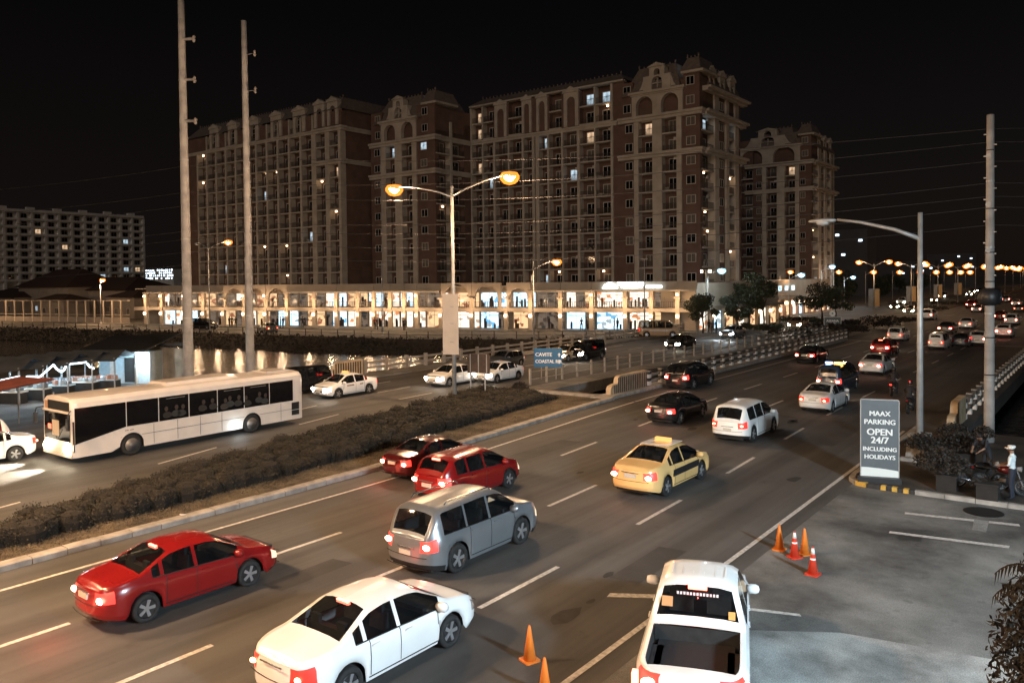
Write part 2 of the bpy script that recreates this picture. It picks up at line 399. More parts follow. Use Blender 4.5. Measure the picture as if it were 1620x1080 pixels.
# ---- parking side
PKY = 33.0
pave = MB(); pave.prism([(-8.45, PKY+.35), (-7.9, PKY+.18), (-7.2, PKY+.15), (40, PKY-.1), (40, 46.9), (-8.3, 46.9)], -0.01, 0.13)
tag(pave.build('pavement', ground_mat('dirty_pavement', None, (0.022, 0.018, 0.014), (0.07, 0.055, 0.042), 0.6, 30, streak=False, spots=0.7)), 'dirty brown pavement behind the parking kerb', kind='structure')
pk = empty('kerb', (0, 0, 0)); tag(pk, 'parking kerb with yellow and black paint at its rounded end', kind='structure')
line = [(-8.62, PKY+3.0), (-8.62, PKY+1.5), (-8.55, PKY+.7), (-8.25, PKY+.25), (-7.8, PKY+.04)]
x = -7.3
while x < 30: line.append((x, PKY+0.01-(x+7.3)*0.004)); x += 0.2 if x < -6.2 else 1.0
for i in range(len(line)-1):
    (xa, ya), (xb, yb) = line[i], line[i+1]; d = Vector((xb-xa, yb-ya)); L_ = d.length; d.normalize()
    mm = (YPAINT if i % 2 else BPAINT) if 3 <= i <= 10 else KERB
    MB().box((xa+xb)/2, (ya+yb)/2, 0.06, L_-.02, 0.22, 0.2, rz=math.atan2(d.y, d.x)).build('kerb_stone', mm, pk)
y = PKY+3.2
while y < 46.5: MB().b2(-8.7, -8.45, y, y+.97, -.02, .16).build('kerb_stone', KERB, pk); y += 1.0
parking = sheet('parking_lot', [(-8.4, -20), (40, -20), (40, PKY), (-8.4, PKY)], -0.004, ASPH2, 'stained asphalt parking lot lit by cool light')
CONCL = ground_mat('pale_concrete', None, (0.12, 0.12, 0.115), (0.30, 0.30, 0.285), 0.7, 35, streak=False, spots=0.5)
sheet('pavement', [at(1150, 995)[:2], at(1330, 1000)[:2], at(1700, 1065)[:2], at(1900, 1300)[:2], at(1000, 1300)[:2]], 0.0, CONCL, 'pale concrete drive at the parking entrance')
def mark(pts, z=0.009, m=PAINT, name='parking_line', par=parking):
    mb = MB(); mb.quad(*[(*at(px, py)[:2], z) for px, py in pts]); return mb.build(name, m, par)
mark([(1432, 810), (1612, 829), (1614, 832.5), (1431, 813)]); mark([(1408, 840), (1598, 863.5), (1596, 867), (1406, 843)])
mark([(1100, 942), (965, 938), (960, 944), (1100, 948)], 0.010); mark([(1150, 957), (1265, 971), (1268, 975), (1150, 961)], 0.010)
# manhole and patch
mc = at(1556, 810); mb = MB(); mb.lathe([(0.62, 0.006), (0.62, 0.016), (0.55, 0.02), (0.0, 0.02)], (mc.x, mc.y, 0), 28)
mo = mb.build('manhole_cover', mat('cast_iron', (0.02, 0.02, 0.02), 0.6, 0.5, var=.3, scale=12)); tag(mo, 'round dark iron manhole cover in the parking lot near the kerb', 'manhole cover')
mark([(1541, 821), (1565, 824), (1560, 842), (1538, 838)], 0.013, CONCL, 'patch')
mark([(1425, 843), (1460, 847), (1457, 856), (1418, 851)], 0.003, BPAINT, 'stain')
# ================================================================== APARTMENT BLOCKS
BRICK = mat('brown_render', (0.090, 0.052, 0.038), 0.9, col2=(0.130, 0.078, 0.058), scale=0.5, bump=0.25, bscale=5)
CREAM = mat('cream_render', (0.31, 0.27, 0.22), 0.85, col2=(0.41, 0.36, 0.30), scale=0.6, bump=0.15, bscale=6)
ROOFM = mat('mansard_roof', (0.11, 0.085, 0.07), 0.8, col2=(0.16, 0.125, 0.105), scale=1.5, bump=0.4, bscale=8)
RAILM = mat('balcony_rail', (0.035, 0.026, 0.022), 0.5, var=.2)
PANE = mat('dark_pane', (0.008, 0.009, 0.011), 0.08, var=0.4, scale=0.6)
CURT = mat('curtained_pane', (0.09, 0.075, 0.06), 0.5, var=0.35, scale=2.0)
def lit_mat(name, col, es, sc=2.5):
    m = mat(name, (0.05, 0.05, 0.05), 0.3); n = m.node_tree; b = n.nodes['Principled BSDF']
    t = n.nodes.new('ShaderNodeTexCoord'); z = n.nodes.new('ShaderNodeTexNoise'); z.inputs['Scale'].default_value = sc; z.inputs['Detail'].default_value = 3
    mr = n.nodes.new('ShaderNodeMapRange'); mr.inputs[1].default_value = 0.35; mr.inputs[2].default_value = 0.65; mr.inputs[3].default_value = es*0.35; mr.inputs[4].default_value = es*1.2
    n.links.new(t.outputs['Object'], z.inputs[0]); n.links.new(z.outputs['Fac'], mr.inputs[0]); n.links.new(mr.outputs[0], b.inputs['Emission Strength'])
    b.inputs['Emission Color'].default_value = (*col, 1); return m
LITC = lit_mat('pane_cool_light', (0.66, 0.86, 1.0), 0.5); LITW = lit_mat('pane_warm_light', (1.0, 0.66, 0.40), 0.5)
LAMPW = glow('balcony_lamp_glow', (1.0, 0.66, 0.38), 8.0)
FRAME = mat('window_frame', (0.42, 0.39, 0.34), 0.6)
FH = 3.28
def win_meshes():
    """unit windows, 1 wide and 1 high, base centre at origin, outward = -Y"""
    f = MB(); t = .06
    f.b2(-.5, .5, -.07, .03, 0, t); f.b2(-.5, .5, -.07, .03, 1-t, 1); f.b2(-.5, -.5+t, -.07, .03, t, 1-t); f.b2(.5-t, .5, -.07, .03, t, 1-t); f.b2(-.02, .02, -.065, .03, t, 1-t)
    p = MB(); p.b2(-.5+t, .5-t, -.03, .02, t, 1-t)
    return f.mesh('window', FRAME), p.mesh('pane', [PANE])
WF, WP = win_meshes()
def rail_mesh():
    m = MB(); m.b2(-.5, .5, -.03, .03, 1.0, 1.06); m.b2(-.5, .5, -.02, .02, .08, .12)
    for i in range(12):
        x = -.5+(i+.5)/12; m.b2(x-.012, x+.012, -.012, .012, .12, 1.0)
    return m.mesh('railing', RAILM)
RL = rail_mesh()
LAMPME = MB().box(0, 0, 0, .28, .28, .28).mesh('balcony_lamp', LAMPW)

class Fac:
    """a facade plane: P(u, d, z), u to the right as seen from outside, d outward"""
    def __init__(s, root, O, U):
        s.r = root; s.O = Vector((O[0], O[1], 0)); s.U = Vector((U[0], U[1], 0)).normalized(); s.N = Vector((s.U.y, -s.U.x, 0)); s.rz = math.atan2(s.U.y, s.U.x)
        s.base = root.location.copy()
    def P(s, u, d, z): return s.O+s.U*u+s.N*d+Vector((0, 0, z))-s.base
    def box(s, mb, u0, u1, d0, d1, z0, z1, m=None):
        q = [s.P(u, d, z) for z in (z0, z1) for (u, d) in ((u0, d0), (u1, d0), (u1, d1), (u0, d1))]
        i = len(mb.v); mb.v += [tuple(v) for v in q]
        for f in ((0, 1, 2, 3), (7, 6, 5, 4), (1, 0, 4, 5), (2, 1, 5, 6), (3, 2, 6, 7), (0, 3, 7, 4)): mb.f.append(tuple(i+a for a in f)); mb.m.append(mb.k if m is None else m)
    def window(s, u, d, z, wd, h, lit=0.03, split=False, rnd=random):
        o = inst('window', WF, s.r, s.P(u, d, z), s.rz, (wd, 1, h)); x = rnd.random()
        m = None
        if x < lit*.6: m = LITC
        elif x < lit: m = LITW
        elif x < lit+.42: m = CURT
        inst('pane', WP, o, None, None, None, [m] if m else None); return o
    def lamp(s, u, d, z): return inst('balcony_lamp', LAMPME, s.r, s.P(u, d, z), s.rz)
    def arch(s, mb, u0, u1, z0, z1, zs, wo, d0, d1, n=10):
        """panel u0..u1, z0..z1 with an arched opening of width wo springing at zs"""
        c = (u0+u1)/2; r = wo/2; r = min(r, z1-zs-.08)
        s.box(mb, u0, c-wo/2, d0, d1, z0, z1); s.box(mb, c+wo/2, u1, d0, d1, z0, z1)
        for k in range(n):
            a0, a1 = math.pi*k/n, math.pi*(k+1)/n
            ua, ub = c-wo/2*math.cos(a0), c-wo/2*math.cos(a1); za, zb = zs+r*math.sin(a0), zs+r*math.sin(a1)
            A, B, C, D = s.P(ua, d1, za), s.P(ub, d1, zb), s.P(ub, d1, z1), s.P(ua, d1, z1)
            mb.quad(A, B, C, D); E, F = s.P(ua, d0, za), s.P(ub, d0, zb); mb.quad(E, F, B, A)

def bays(fc, els, nf, z0=0.0, dep=1.1, lit=0.03, lamps=0.02, rnd=random, skip=()):
    """els: (type, u0, u1); W window, B balcony, P pilaster, N plain. The wall goes in one mesh, pilasters, slabs, rails and windows are parts."""
    for (ty, u0, u1) in els:
        wall = MB()
        c = (u0+u1)/2; wd = u1-u0; zt = z0+nf*FH
        if ty in 'WN':
            fc.box(wall, u0, u1, -dep, 0, z0, zt)
            if ty == 'W':
                for k in range(nf):
                    z = z0+k*FH
                    if z < 6.4: continue
                    fc.window(c, 0.03, z+0.85, min(1.7, wd*.72), 1.5, lit, rnd=rnd)
        elif ty == 'P':
            pm = MB(); fc.box(pm, u0, u1, -dep, 0.32, z0, zt-.02)
            if wd > 2.2:
                pm2 = MB(); fc.box(pm2, c-.12, c+.12, 0.33, 0.40, z0, zt-.3); o = pm.build('pilaster', CREAM, fc.r); pm2.build('groove', RAILM, o)
            else: pm.build('pilaster', CREAM, fc.r)
        elif ty == 'B':
            for k in range(nf):
                z = z0+k*FH
                if z < 6.0: continue
                sl = MB(); fc.box(sl, u0+.01, u1-.01, -dep, 0.22, z-.12, z+.14); o = sl.build('balcony', CREAM, fc.r)
                inst('railing', RL, o, fc.P(c, .12, z+.14), fc.rz, (wd*.96, 1, 1))
                ww = wd*.60
                fc.window(c+wd*.06, -dep+.06, z+0.2, ww, 2.15, lit, rnd=rnd)
                if wd > 2 and rnd.random() < .4:
                    ac = MB(); fc.box(ac, u0+.15, u0+.85, -dep*.8, -dep*.45, z+.16, z+.72) if rnd.random() < .6 else fc.box(ac, u1-.9, u1-.2, -dep*.8, -dep*.45, z+2.1, z+2.6); ac.build('air_conditioner', FRAME, fc.r)
                if rnd.random() < lamps: fc.lamp(c+rnd.uniform(-.2, .3)*wd, -dep*.35, z+FH-.42)
            fc.box(wall, u0, u1, -dep-.3, -dep, z0, zt)
        if wall.f: wall.build('wall', BRICK, fc.r)
def cornice(fc, u0, u1, z, h=.8, out=.7, name='cornice'):
    mb = MB(); fc.box(mb, u0-.0, u1+out, -1.0, out, z, z+h*.45); fc.box(mb, u0, u1+out*.7, -1.0, out*.65, z-h*.55, z-.003)
    return mb.build(name, CREAM, fc.r)
def pxu(fc, px):     # picture column -> u on this facade
    if abs(fc.U.x) > .9: return (col_x(px, fc.O.y)-fc.O.x)*(1 if fc.U.x > 0 else -1)
    return col_y(px, fc.O.x)-fc.O.y
def E_(fc, lst): return [(t, pxu(fc, a), pxu(fc, b)) for (t, a, b) in lst]
def gable(fc, u, wd, z0, z1, d=.30, rnd=random):
    """tall arched window in a cream surround with a small pediment, standing above the cornice"""
    mb = MB(); fc.arch(mb, u-wd/2, u+wd/2, z0, z1-.9, z1-.9-wd*.42-.35, wd*.55, -.9, d)
    q = [(u-wd*.58, z1-.9), (u-wd*.5, z1-.45), (u-wd*.2, z1-.12), (u, z1+.25), (u+wd*.2, z1-.12), (u+wd*.5, z1-.45), (u+wd*.58, z1-.9)]
    i = len(mb.v)
    for dd in (-.6, d+.2): mb.v += [tuple(fc.P(a, dd, b)) for a, b in q]
    n = len(q); mb.f.append(tuple(i+k for k in range(n))); mb.f.append(tuple(i+n+k for k in reversed(range(n)))); mb.m += [0, 0]
    for k in range(n): mb.f.append((i+(k+1) % n, i+k, i+n+k, i+n+(k+1) % n)); mb.m.append(0)
    g = mb.build('dormer', CREAM, fc.r)
    p = MB(); fc.box(p, u-wd*.27, u+wd*.27, -.5, -.35, z0+.5, z1-1.0); p.build('pane', PANE, g)
    fr = MB()
    for zz in np.arange(z0+.6, z1-1.5, 1.1): fc.box(fr, u-wd*.27, u+wd*.27, -.34, -.26, zz, zz+.08)
    fc.box(fr, u-.05, u+.05, -.34, -.25, z0+.5, z1-1.1); fr.build('mullion', FRAME, g)
def mansard(fc, u0, u1, dep, z0, z1, inset=2.2, name='roof'):
    mb = MB(); a = [fc.P(u0, .5, z0), fc.P(u1, .5, z0), fc.P(u1, -dep, z0), fc.P(u0, -dep, z0)]
    b_ = [fc.P(u0+inset, -inset, z1), fc.P(u1-inset, -inset, z1), fc.P(u1-inset, -dep+inset, z1), fc.P(u0+inset, -dep+inset, z1)]
    for k in range(4): mb.quad(a[k], a[(k+1) % 4], b_[(k+1) % 4], b_[k])
    mb.quad(*b_); r = mb.build(name, ROOFM, fc.r)
    cr_ = MB()
    n = max(3, int((u1-u0-2*inset)/.9))
    for k in range(n+1):
        u = u0+inset+(u1-u0-2*inset)*k/n; h = .55 if k in (0, n) else .28
        fc.box(cr_, u-.1, u+.1, -inset-.1, -inset+.1, z1, z1+h)
    cr_.build('roof_cresting', ROOFM, r)['kind'] = 'stuff'
def tower_top(fc, u0, u1, els, zc, side=18.0, big=True):
    """arched loggia floor, mansard roof and scrolled dormer over the two balcony bays"""
    bs = [e for e in els if e[0] == 'B']; a0 = min(b[1] for b in bs)-1.2; a1 = max(b[2] for b in bs)+1.2
    wall = MB(); fc.box(wall, u0, u1, -side, -.9, zc, zc+FH+2.4); 
    fc.box(wall, u0, a0, -.9, 0, zc, zc+FH*1.9); fc.box(wall, a1, u1, -.9, 0, zc, zc+FH*1.9); wall.build('wall', BRICK, fc.r)
    for k in (0, 1):
        for (x0, x1) in ((u0, a0), (a1, u1)):
            if x1-x0 > 1.6: fc.window((x0+x1)/2+(.4 if x0 == u0 else -.2), .03, zc+.9+k*FH*.98, 1.5, 1.5, .08)
    mb = MB(); m = (a0+a1)/2
    fc.arch(mb, a0, m, zc, zc+FH+.5, zc+FH-1.55, (a1-a0)*.33, -.6, .35); fc.arch(mb, m+.01, a1, zc, zc+FH+.5, zc+FH-1.55, (a1-a0)*.33, -.6, .35)
    mb.build('loggia', CREAM, fc.r)
    cm = MB(); fc.box(cm, a0-.5, a1+.5, -.6, .85, zc+FH+.5, zc+FH+.9); fc.box(cm, a0-.2, a1+.2, -.6, .55, zc+FH+.25, zc+FH+.498); cm.build('cornice', CREAM, fc.r)
    z2 = zc+FH+.9; zr = zc+FH*2+1.4
    mansard(fc, u0+1.0, u1-3.2, side, z2-.4, zr+.9)
    # scrolled dormer
    w0 = (a1-a0)*.27; g = MB()
    fc.arch(g, m-w0, m+w0, z2, z2+2.5, z2+1.35, w0*.75, -1.2, .30)
    fc.arch(g, m-w0*.55, m+w0*.55, z2+2.502, z2+4.0, z2+3.1, w0*.42, -1.2, .26)
    for sgn in (-1, 1): g.quad(*[fc.P(m+sgn*x_, .12, z_) for x_, z_ in ((w0, z2), (w0*1.45, z2), (w0*1.2, z2+.8), (w0, z2+2.2))])
    q = [fc.P(m-w0*.7, .45, z2+4.0), fc.P(m+w0*.7, .45, z2+4.0), fc.P(m, .45, z2+4.7)]; g.quad(*q); g.quad(*[p-fc.N*1.5 for p in reversed(q)])
    g.quad(q[0], q[2], q[2]-fc.N*1.5, q[0]-fc.N*1.5); g.quad(q[2], q[1], q[1]-fc.N*1.5, q[2]-fc.N*1.5)
    go = g.build('dormer', CREAM, fc.r)
    p = MB(); fc.box(p, m-w0*.4, m+w0*.4, -.9, -.7, z2+.2, z2+2.2); p.build('pane', PANE, go)
    p = MB(); fc.box(p, m-.05, m+.05, -.3, .1, z2+.2, z2+2.1); fc.box(p, m-w0*.4, m+w0*.4, -.3, .1, z2+1.15, z2+1.25); p.build('mullion', FRAME, go)
    # corner pavilion eaves
    e = MB(); fc.box(e, u1-3.1, u1+.9, -6, .6, zc+FH*2-.5, zc+FH*2-.1); e.build('cornice', CREAM, fc.r)
    mansard(fc, u1-3.4, u1+.4, 7, zc+FH*2-.1, zc+FH*2+2.3, .9)
def rooftop_lights(fc, us, d, z):
    for u in us:
        mb = MB(); fc.box(mb, u-.09, u+.09, d-.09, d+.09, z, z+.18); mb.build('roof_lamp', glow('roof_lamp_glow', (.75, .9, 1), 6), fc.r)

rndb = random.Random(11)
# ---- right block: long wing + corner tower
S2 = 126.0; X0, X1 = col_x(748, S2), col_x(1110, S2)
b2 = empty('apartment_building', (X0, S2, 0), 0, 'tallest brown and cream apartment block, its corner tower nearest the road', 'apartment building')
core = MB(); core.b2(0.05, X1-X0-1.2, 1.3, 17, 0, 41.5); core.build('wall', BRICK, b2)
f2 = Fac(b2, (X0, S2), (1, 0))
els = E_(f2, [('P', 748, 750.5), ('B', 750.5, 766.5), ('P', 766.5, 768.5), ('B', 768.5, 784), ('P', 784, 787), ('B', 787, 807), ('P', 807, 809), ('B', 809, 829), ('P', 829, 832), ('B', 832, 845), ('P', 845, 849), ('P', 851, 856), ('N', 849, 851),
    ('B', 856, 869), ('P', 869, 872), ('B', 872, 891), ('P', 891, 894), ('B', 894, 916), ('P', 916, 920), ('B', 920, 943), ('P', 943, 945), ('B', 945, 969), ('P', 969, 972.5), ('N', 972.5, 990)])
bays(f2, els, 11, lit=.06, lamps=.03, rnd=rndb)
cornice(f2, 0, pxu(f2, 976), 35.9, .8, .5)
top = E_(f2, [('P', 748, 750.5), ('B', 750.5, 766.5), ('P', 766.5, 768.5), ('B', 768.5, 784), ('N', 784, 808), ('B', 808, 828), ('N', 828, 872), ('B', 872, 891), ('N', 891, 920), ('B', 920, 943), ('P', 943, 945), ('B', 945, 969), ('P', 969, 972.5), ('N', 972.5, 990)])
top = [(t, a, b_) for t, a, b_ in top]
bays(f2, top, 2, z0=11*FH+.35, lit=.14, lamps=.08, rnd=rndb)
for px, wpx in ((796, 19), (837, 15), (861, 17), (907, 23)):
    u = pxu(f2, px); gable(f2, u, pxu(f2, px+wpx/2)-pxu(f2, px-wpx/2), 36.4, 43.6)
em = MB(); f2.box(em, 0, pxu(f2, 990), -.9, .55, 13*FH+.45, 13*FH+.75); em.build('eaves', CREAM, b2)
mansard(f2, -.3, pxu(f2, 992), 20, 13*FH+.75, 45.0, 2.0)
els = E_(f2, [('N', 990, 990.6), ('W', 990.6, 1007), ('P', 1007, 1014), ('B', 1014, 1036), ('P', 1036, 1051), ('B', 1051, 1074), ('P', 1074, 1082), ('W', 1082, 1110)])
f2t = Fac(b2, (X0, S2-.35), (1, 0))
bays(f2t, els, 11, lit=.04, lamps=0, rnd=rndb)
for zz in (29.4, 35.9): cornice(f2t, pxu(f2, 983), pxu(f2, 1110), zz, .95, .8)
tower_top(f2t, pxu(f2, 981), pxu(f2, 1109.5), els, 36.3, 17)
fs = Fac(b2, (X1, S2-.35), (0, 1))
els = E_(fs, [('B', 1110, 1129), ('P', 1129, 1136), ('W', 1136, 1147), ('P', 1147, 1152), ('B', 1152, 1161), ('P', 1161, 1167), ('N', 1167, 1172)])
bays(fs, [(t, a+.2, b_) for t, a, b_ in els], 11, lit=.05, lamps=.38, rnd=rndb)
for zz in (29.4, 35.9): cornice(fs, .9, pxu(fs, 1172), zz, .95, 1.3)
bays(fs, [(t, a+.2, b_) for t, a, b_ in els], 1, z0=36.4, lit=.05, lamps=.5, rnd=rndb)
cornice(fs, 1.2, pxu(fs, 1172), 36.4+FH+.2, .8, 1.5)
mansard(fs, 3, pxu(fs, 1171), 10, 36.4+FH+.5, 44.6, 1.2)
for u in (5.0, 9.5, 14.0): gable(fs, u, 2.3, 36.4+FH+.5, 36.4+FH+4.4, .1)
rooftop_lights(f2, [pxu(f2, 1078), pxu(f2, 1080)], -3.5, 44.9)
rooftop_lights(fs, [3.2, 5.0, 9.0], -4, 44.7)
# ---- middle block
S1b = 115.0; X0, X1 = col_x(590, S1b), col_x(691, S1b)
b1 = empty('apartment_building', (X0, S1b, 0), 0, 'narrow brown apartment tower in the middle, between the long wing and the tallest block', 'apartment building')
core = MB(); core.b2(0, X1-X0-1.2, 1.2, 30, 0, 38.5); core.build('wall', BRICK, b1)
f1 = Fac(b1, (X0, S1b), (1, 0))
els = E_(f1, [('N', 590, 594), ('W', 594, 607), ('P', 607, 614.6), ('B', 614.6, 629), ('P', 629, 640), ('B', 640, 656), ('P', 656, 663), ('W', 663, 685), ('N', 685, 691)])
bays(f1, els, 11, lit=.10, lamps=.0, rnd=rndb)
for zz in (29.4, 35.9): cornice(f1, 0, X1-X0, zz, .95, .8)
tower_top(f1, 0.2, X1-X0, els, 36.3, 16)
rooftop_lights(f1, [pxu(f1, 654), pxu(f1, 661)], -3.4, 45.0)
fs1 = Fac(b1, (X1, S1b), (0, 1))
els = [('B', .2, 4.2), ('P', 4.2, 4.8), ('B', 4.8, 8.6), ('N', 8.6, 11.6)]
bays(fs1, els, 12, lit=.04, lamps=.26, rnd=rndb)
for zz in (29.4, 35.9): cornice(fs1, .8, 11, zz, .95, .3)
# ---- left block
S1 = 110.0; X0, X1 = col_x(303, S1), col_x(544, S1)
b0 = empty('apartment_building', (X0, S1, 0), 0, 'long brown apartment wing behind the two tall grey poles', 'apartment building')
core = MB(); core.b2(0, X1-X0-.02, 1.2, 24, 0, 43.4); core.build('wall', BRICK, b0)
f0 = Fac(b0, (X0, S1), (1, 0))
els = E_(f0, [('N', 303, 317), ('P', 317, 319)])
n = 11; ua, ub = pxu(f0, 319), pxu(f0, 501)
for k in range(n):
    a = ua+(ub-ua)*k/n; c = ua+(ub-ua)*(k+1)/n; els += [('B', a, c-.62), ('P', c-.62, c)]
els += E_(f0, [('P', 501.1, 505), ('B', 505, 519.5), ('P', 519.5, 526), ('B', 526, 540), ('P', 540, 544)])
bays(f0, els, 12, lit=.05, lamps=.085, rnd=rndb)
cornice(f0, 0, ub, 12*FH+.2, .7, .45); cornice(f0, ub, X1-X0, 12*FH-FH*2, .9, .8); cornice(f0, ub, X1-X0, 12*FH+.2, .9, .8)
tp = [('N', 0, ua)]
for k in range(n):
    a = ua+(ub-ua)*k/n; c = ua+(ub-ua)*(k+1)/n; tp += [('B' if k % 2 else 'N', a, c-.4), ('P', c-.4, c)]
tp += [('N', ub, X1-X0)]
bays(f0, tp, 1, z0=12*FH+.6, lit=.06, lamps=.05, rnd=rndb)
for px, wpx in ((345, 14), (374, 14), (407, 16), (443, 17), (479, 19)):
    gable(f0, pxu(f0, px), pxu(f0, px+wpx/2)-pxu(f0, px-wpx/2), 40.1, 45.6)
for px in (511, 532): gable(f0, pxu(f0, px), 3.3, 40.3, 46.0)
mansard(f0, -.3, X1-X0+.4, 20, 13*FH+.8, 46.4, 2.2)
fsl = Fac(b0, (X1, S1), (0, 1)); 
for zz in (12*FH-FH*2, 12*FH+.2): cornice(fsl, .8, 12, zz, .9, .35)
# ---- far right block
S3 = 199.0; X0, X1 = col_x(1150, S3), col_x(1284, S3)
b3 = empty('apartment_building', (X0, S3, 0), 0, 'smaller apartment tower standing alone behind the street trees at the right', 'apartment building')
core = MB(); core.b2(0, X1-X0-1.2, 1.2, 17, 0, 41.5); core.build('wall', BRICK, b3)
f3 = Fac(b3, (X0, S3), (1, 0))
els = E_(f3, [('N', 1150, 1174), ('B', 1174, 1192), ('N', 1192, 1196), ('W', 1196, 1207), ('P', 1207, 1213), ('B', 1213, 1230), ('P', 1230, 1242), ('B', 1242, 1259), ('P', 1259, 1265), ('W', 1265, 1276), ('N', 1276, 1284)])
bays(f3, els, 11, lit=.05, lamps=.0, rnd=rndb)
for zz in (29.4, 35.9): cornice(f3, pxu(f3, 1180), X1-X0, zz, .95, .8)
tower_top(f3, pxu(f3, 1192), X1-X0, els, 36.3, 15)
fs3 = Fac(b3, (X1, S3), (0, 1)); e3 = pxu(fs3, 1318)
els = [('B', .2, 4.8), ('P', 4.8, 7), ('W', 7, 10), ('P', 10, 12), ('B', 12, 15), ('P', 15, e3)]
bays(fs3, els, 11, lit=.02, lamps=.10, rnd=rndb)
for zz in (29.4, 35.9): cornice(fs3, .9, e3, zz, .95, 1.3)
bays(fs3, els, 1, z0=36.4, lit=.02, lamps=.1, rnd=rndb); mansard(fs3, 0, e3, 10, 36.4+FH, 43.6, 1.2)
for u in (6, 11, 15.5): gable(fs3, u, 2.2, 36.4+FH-.3, 36.4+FH+3.6, .1)
# ---- pale block at the far left (grid of balconies)
XL, Y0_, Y1_ = -359.0, 96.0, 191.0
b4 = empty('apartment_building', (XL, Y0_, 0), 0, 'pale grey apartment block with a grid of balconies at the far left', 'apartment building')
PALE = mat('pale_render', (0.60, 0.57, 0.53), .85, var=.12, scale=.3)
f4 = Fac(b4, (XL, Y0_), (0, 1)); L4 = Y1_-Y0_
cm = MB(); cm.b2(-20, -1.3, 0, L4, 0, 37.6); cm.build('wall', PALE, b4)
sl = MB()
nb = 18
wp = MB()
for k in range(nb+1):
    u = L4*k/nb; fin = MB(); f4.box(fin, u-.45, u+.45, -1.3, .15, 0, 38.0); fin.build('pilaster', PALE, b4)
for fl in range(3, 12):
    z = fl*3.15
    s_ = MB(); f4.box(s_, 0, L4, -1.3, .3, z-.35, z+.45); s_.build('balcony', PALE, b4)
    for k in range(nb):
        u = L4*(k+.5)/nb
        if z > 9:
            o = inst('window', WF, b4, f4.P(u, -1.2, z+.5), f4.rz, (2.4, 1, 2.0)); x = rndb.random()
            inst('pane', WP, o, None, None, None, [LITW] if x < .03 else [LITC] if x < .05 else None)
s_ = MB(); f4.box(s_, 0, L4, -1.3, .5, 37.6, 38.7)
for k in range(0, nb, 2):
    u = L4*(k+.9)/nb; f4.box(s_, u-1.6, u+1.6, -1, .35, 38.7, 39.7)
s_.build('parapet', PALE, b4)
b5 = empty('office_building', (col_x(245, 330), 330, 0), 0, 'far low building with rows of cold white lights seen beside the first pole', 'building')
mb = MB(); mb.b2(-14, 28, 0, 20, 0, 18); mb.build('wall', PALE, b5)
for r in range(4):
    for k in range(14):
        x = -13+k*2.9+rndb.uniform(-.5, .5)
        if rndb.random() < .75: MB().b2(x, x+rndb.uniform(.8, 2.4), -.1, 0, 10.5+r*2.1, 11.3+r*2.1+rndb.uniform(0, .6)).build('window', glow('far_cool_window', (.72, .88, 1), 2.2), b5)
# ================================================================== SHOPPING ARCADE along the far promenade
MALL = mat('arcade_render', (0.30, 0.245, 0.19), 0.85, col2=(0.38, 0.32, 0.25), scale=0.5, bump=0.1, bscale=5)
def shop_mat(name, base, es, tint):
    """a lit shop interior behind glass: blocks of goods and display boards"""
    m = bpy.data.materials.new(name); m.use_nodes = True; n = m.node_tree; L = n.links; b = n.nodes['Principled BSDF']
    b.inputs['Base Color'].default_value = (.04, .04, .04, 1); b.inputs['Roughness'].default_value = .15
    t = n.nodes.new('ShaderNodeTexCoord'); mp = n.nodes.new('ShaderNodeMapping'); mp.inputs['Scale'].default_value = (.9, .9, 1.3); L.new(t.outputs['Object'], mp.inputs[0])
    v = n.nodes.new('ShaderNodeTexVoronoi'); v.distance = 'CHEBYCHEV'; v.inputs['Scale'].default_value = 1.4; L.new(mp.outputs[0], v.inputs['Vector'])
    r = n.nodes.new('ShaderNodeValToRGB'); r.color_ramp.interpolation = 'CONSTANT'; e = r.color_ramp.elements
    e[0].position = 0; e[0].color = (*base, 1); e[1].position = .45; e[1].color = (base[0]*.75, base[1]*.8, base[2]*.85, 1)
    e2 = e.new(.68); e2.color = (*tint, 1); e3 = e.new(.82); e3.color = (base[0]*.35, base[1]*.3, base[2]*.28, 1); e4 = e.new(.9); e4.color = (*base, 1)
    sp = n.nodes.new('ShaderNodeSeparateColor'); L.new(v.outputs['Color'], sp.inputs[0]); L.new(sp.outputs[0], r.inputs[0])
    L.new(r.outputs[0], b.inputs['Emission Color']); b.inputs['Emission Strength'].default_value = es; return m
SHC = [shop_mat('shop_cool', (.62, .86, 1.0), 1.2, (.10, .30, .50)), shop_mat('shop_white', (1.0, .86, .68), 1.0, (.55, .20, .08)), shop_mat('shop_warm', (1.0, .62, .32), .75, (.30, .10, .05)), shop_mat('shop_dim', (.30, .22, .16), .35, (.05, .05, .05)), shop_mat('shop_bluewhite', (.50, .80, 1.0), 1.3, (.8, .9, 1.0))]
LOBE = glow('wall_lamp_glow', (1.0, .70, .42), 9.0)
mp0, mp1, mp2 = at(214, 514.6), at(800, 522.3), at(1104, 525.2)
mall = empty('shopping_arcade', (mp0.x, mp0.y, 0), 0, 'low two storey shopping arcade with bright shopfronts on the far bank of the creek', 'shopping arcade')
TOPZ = 7.6
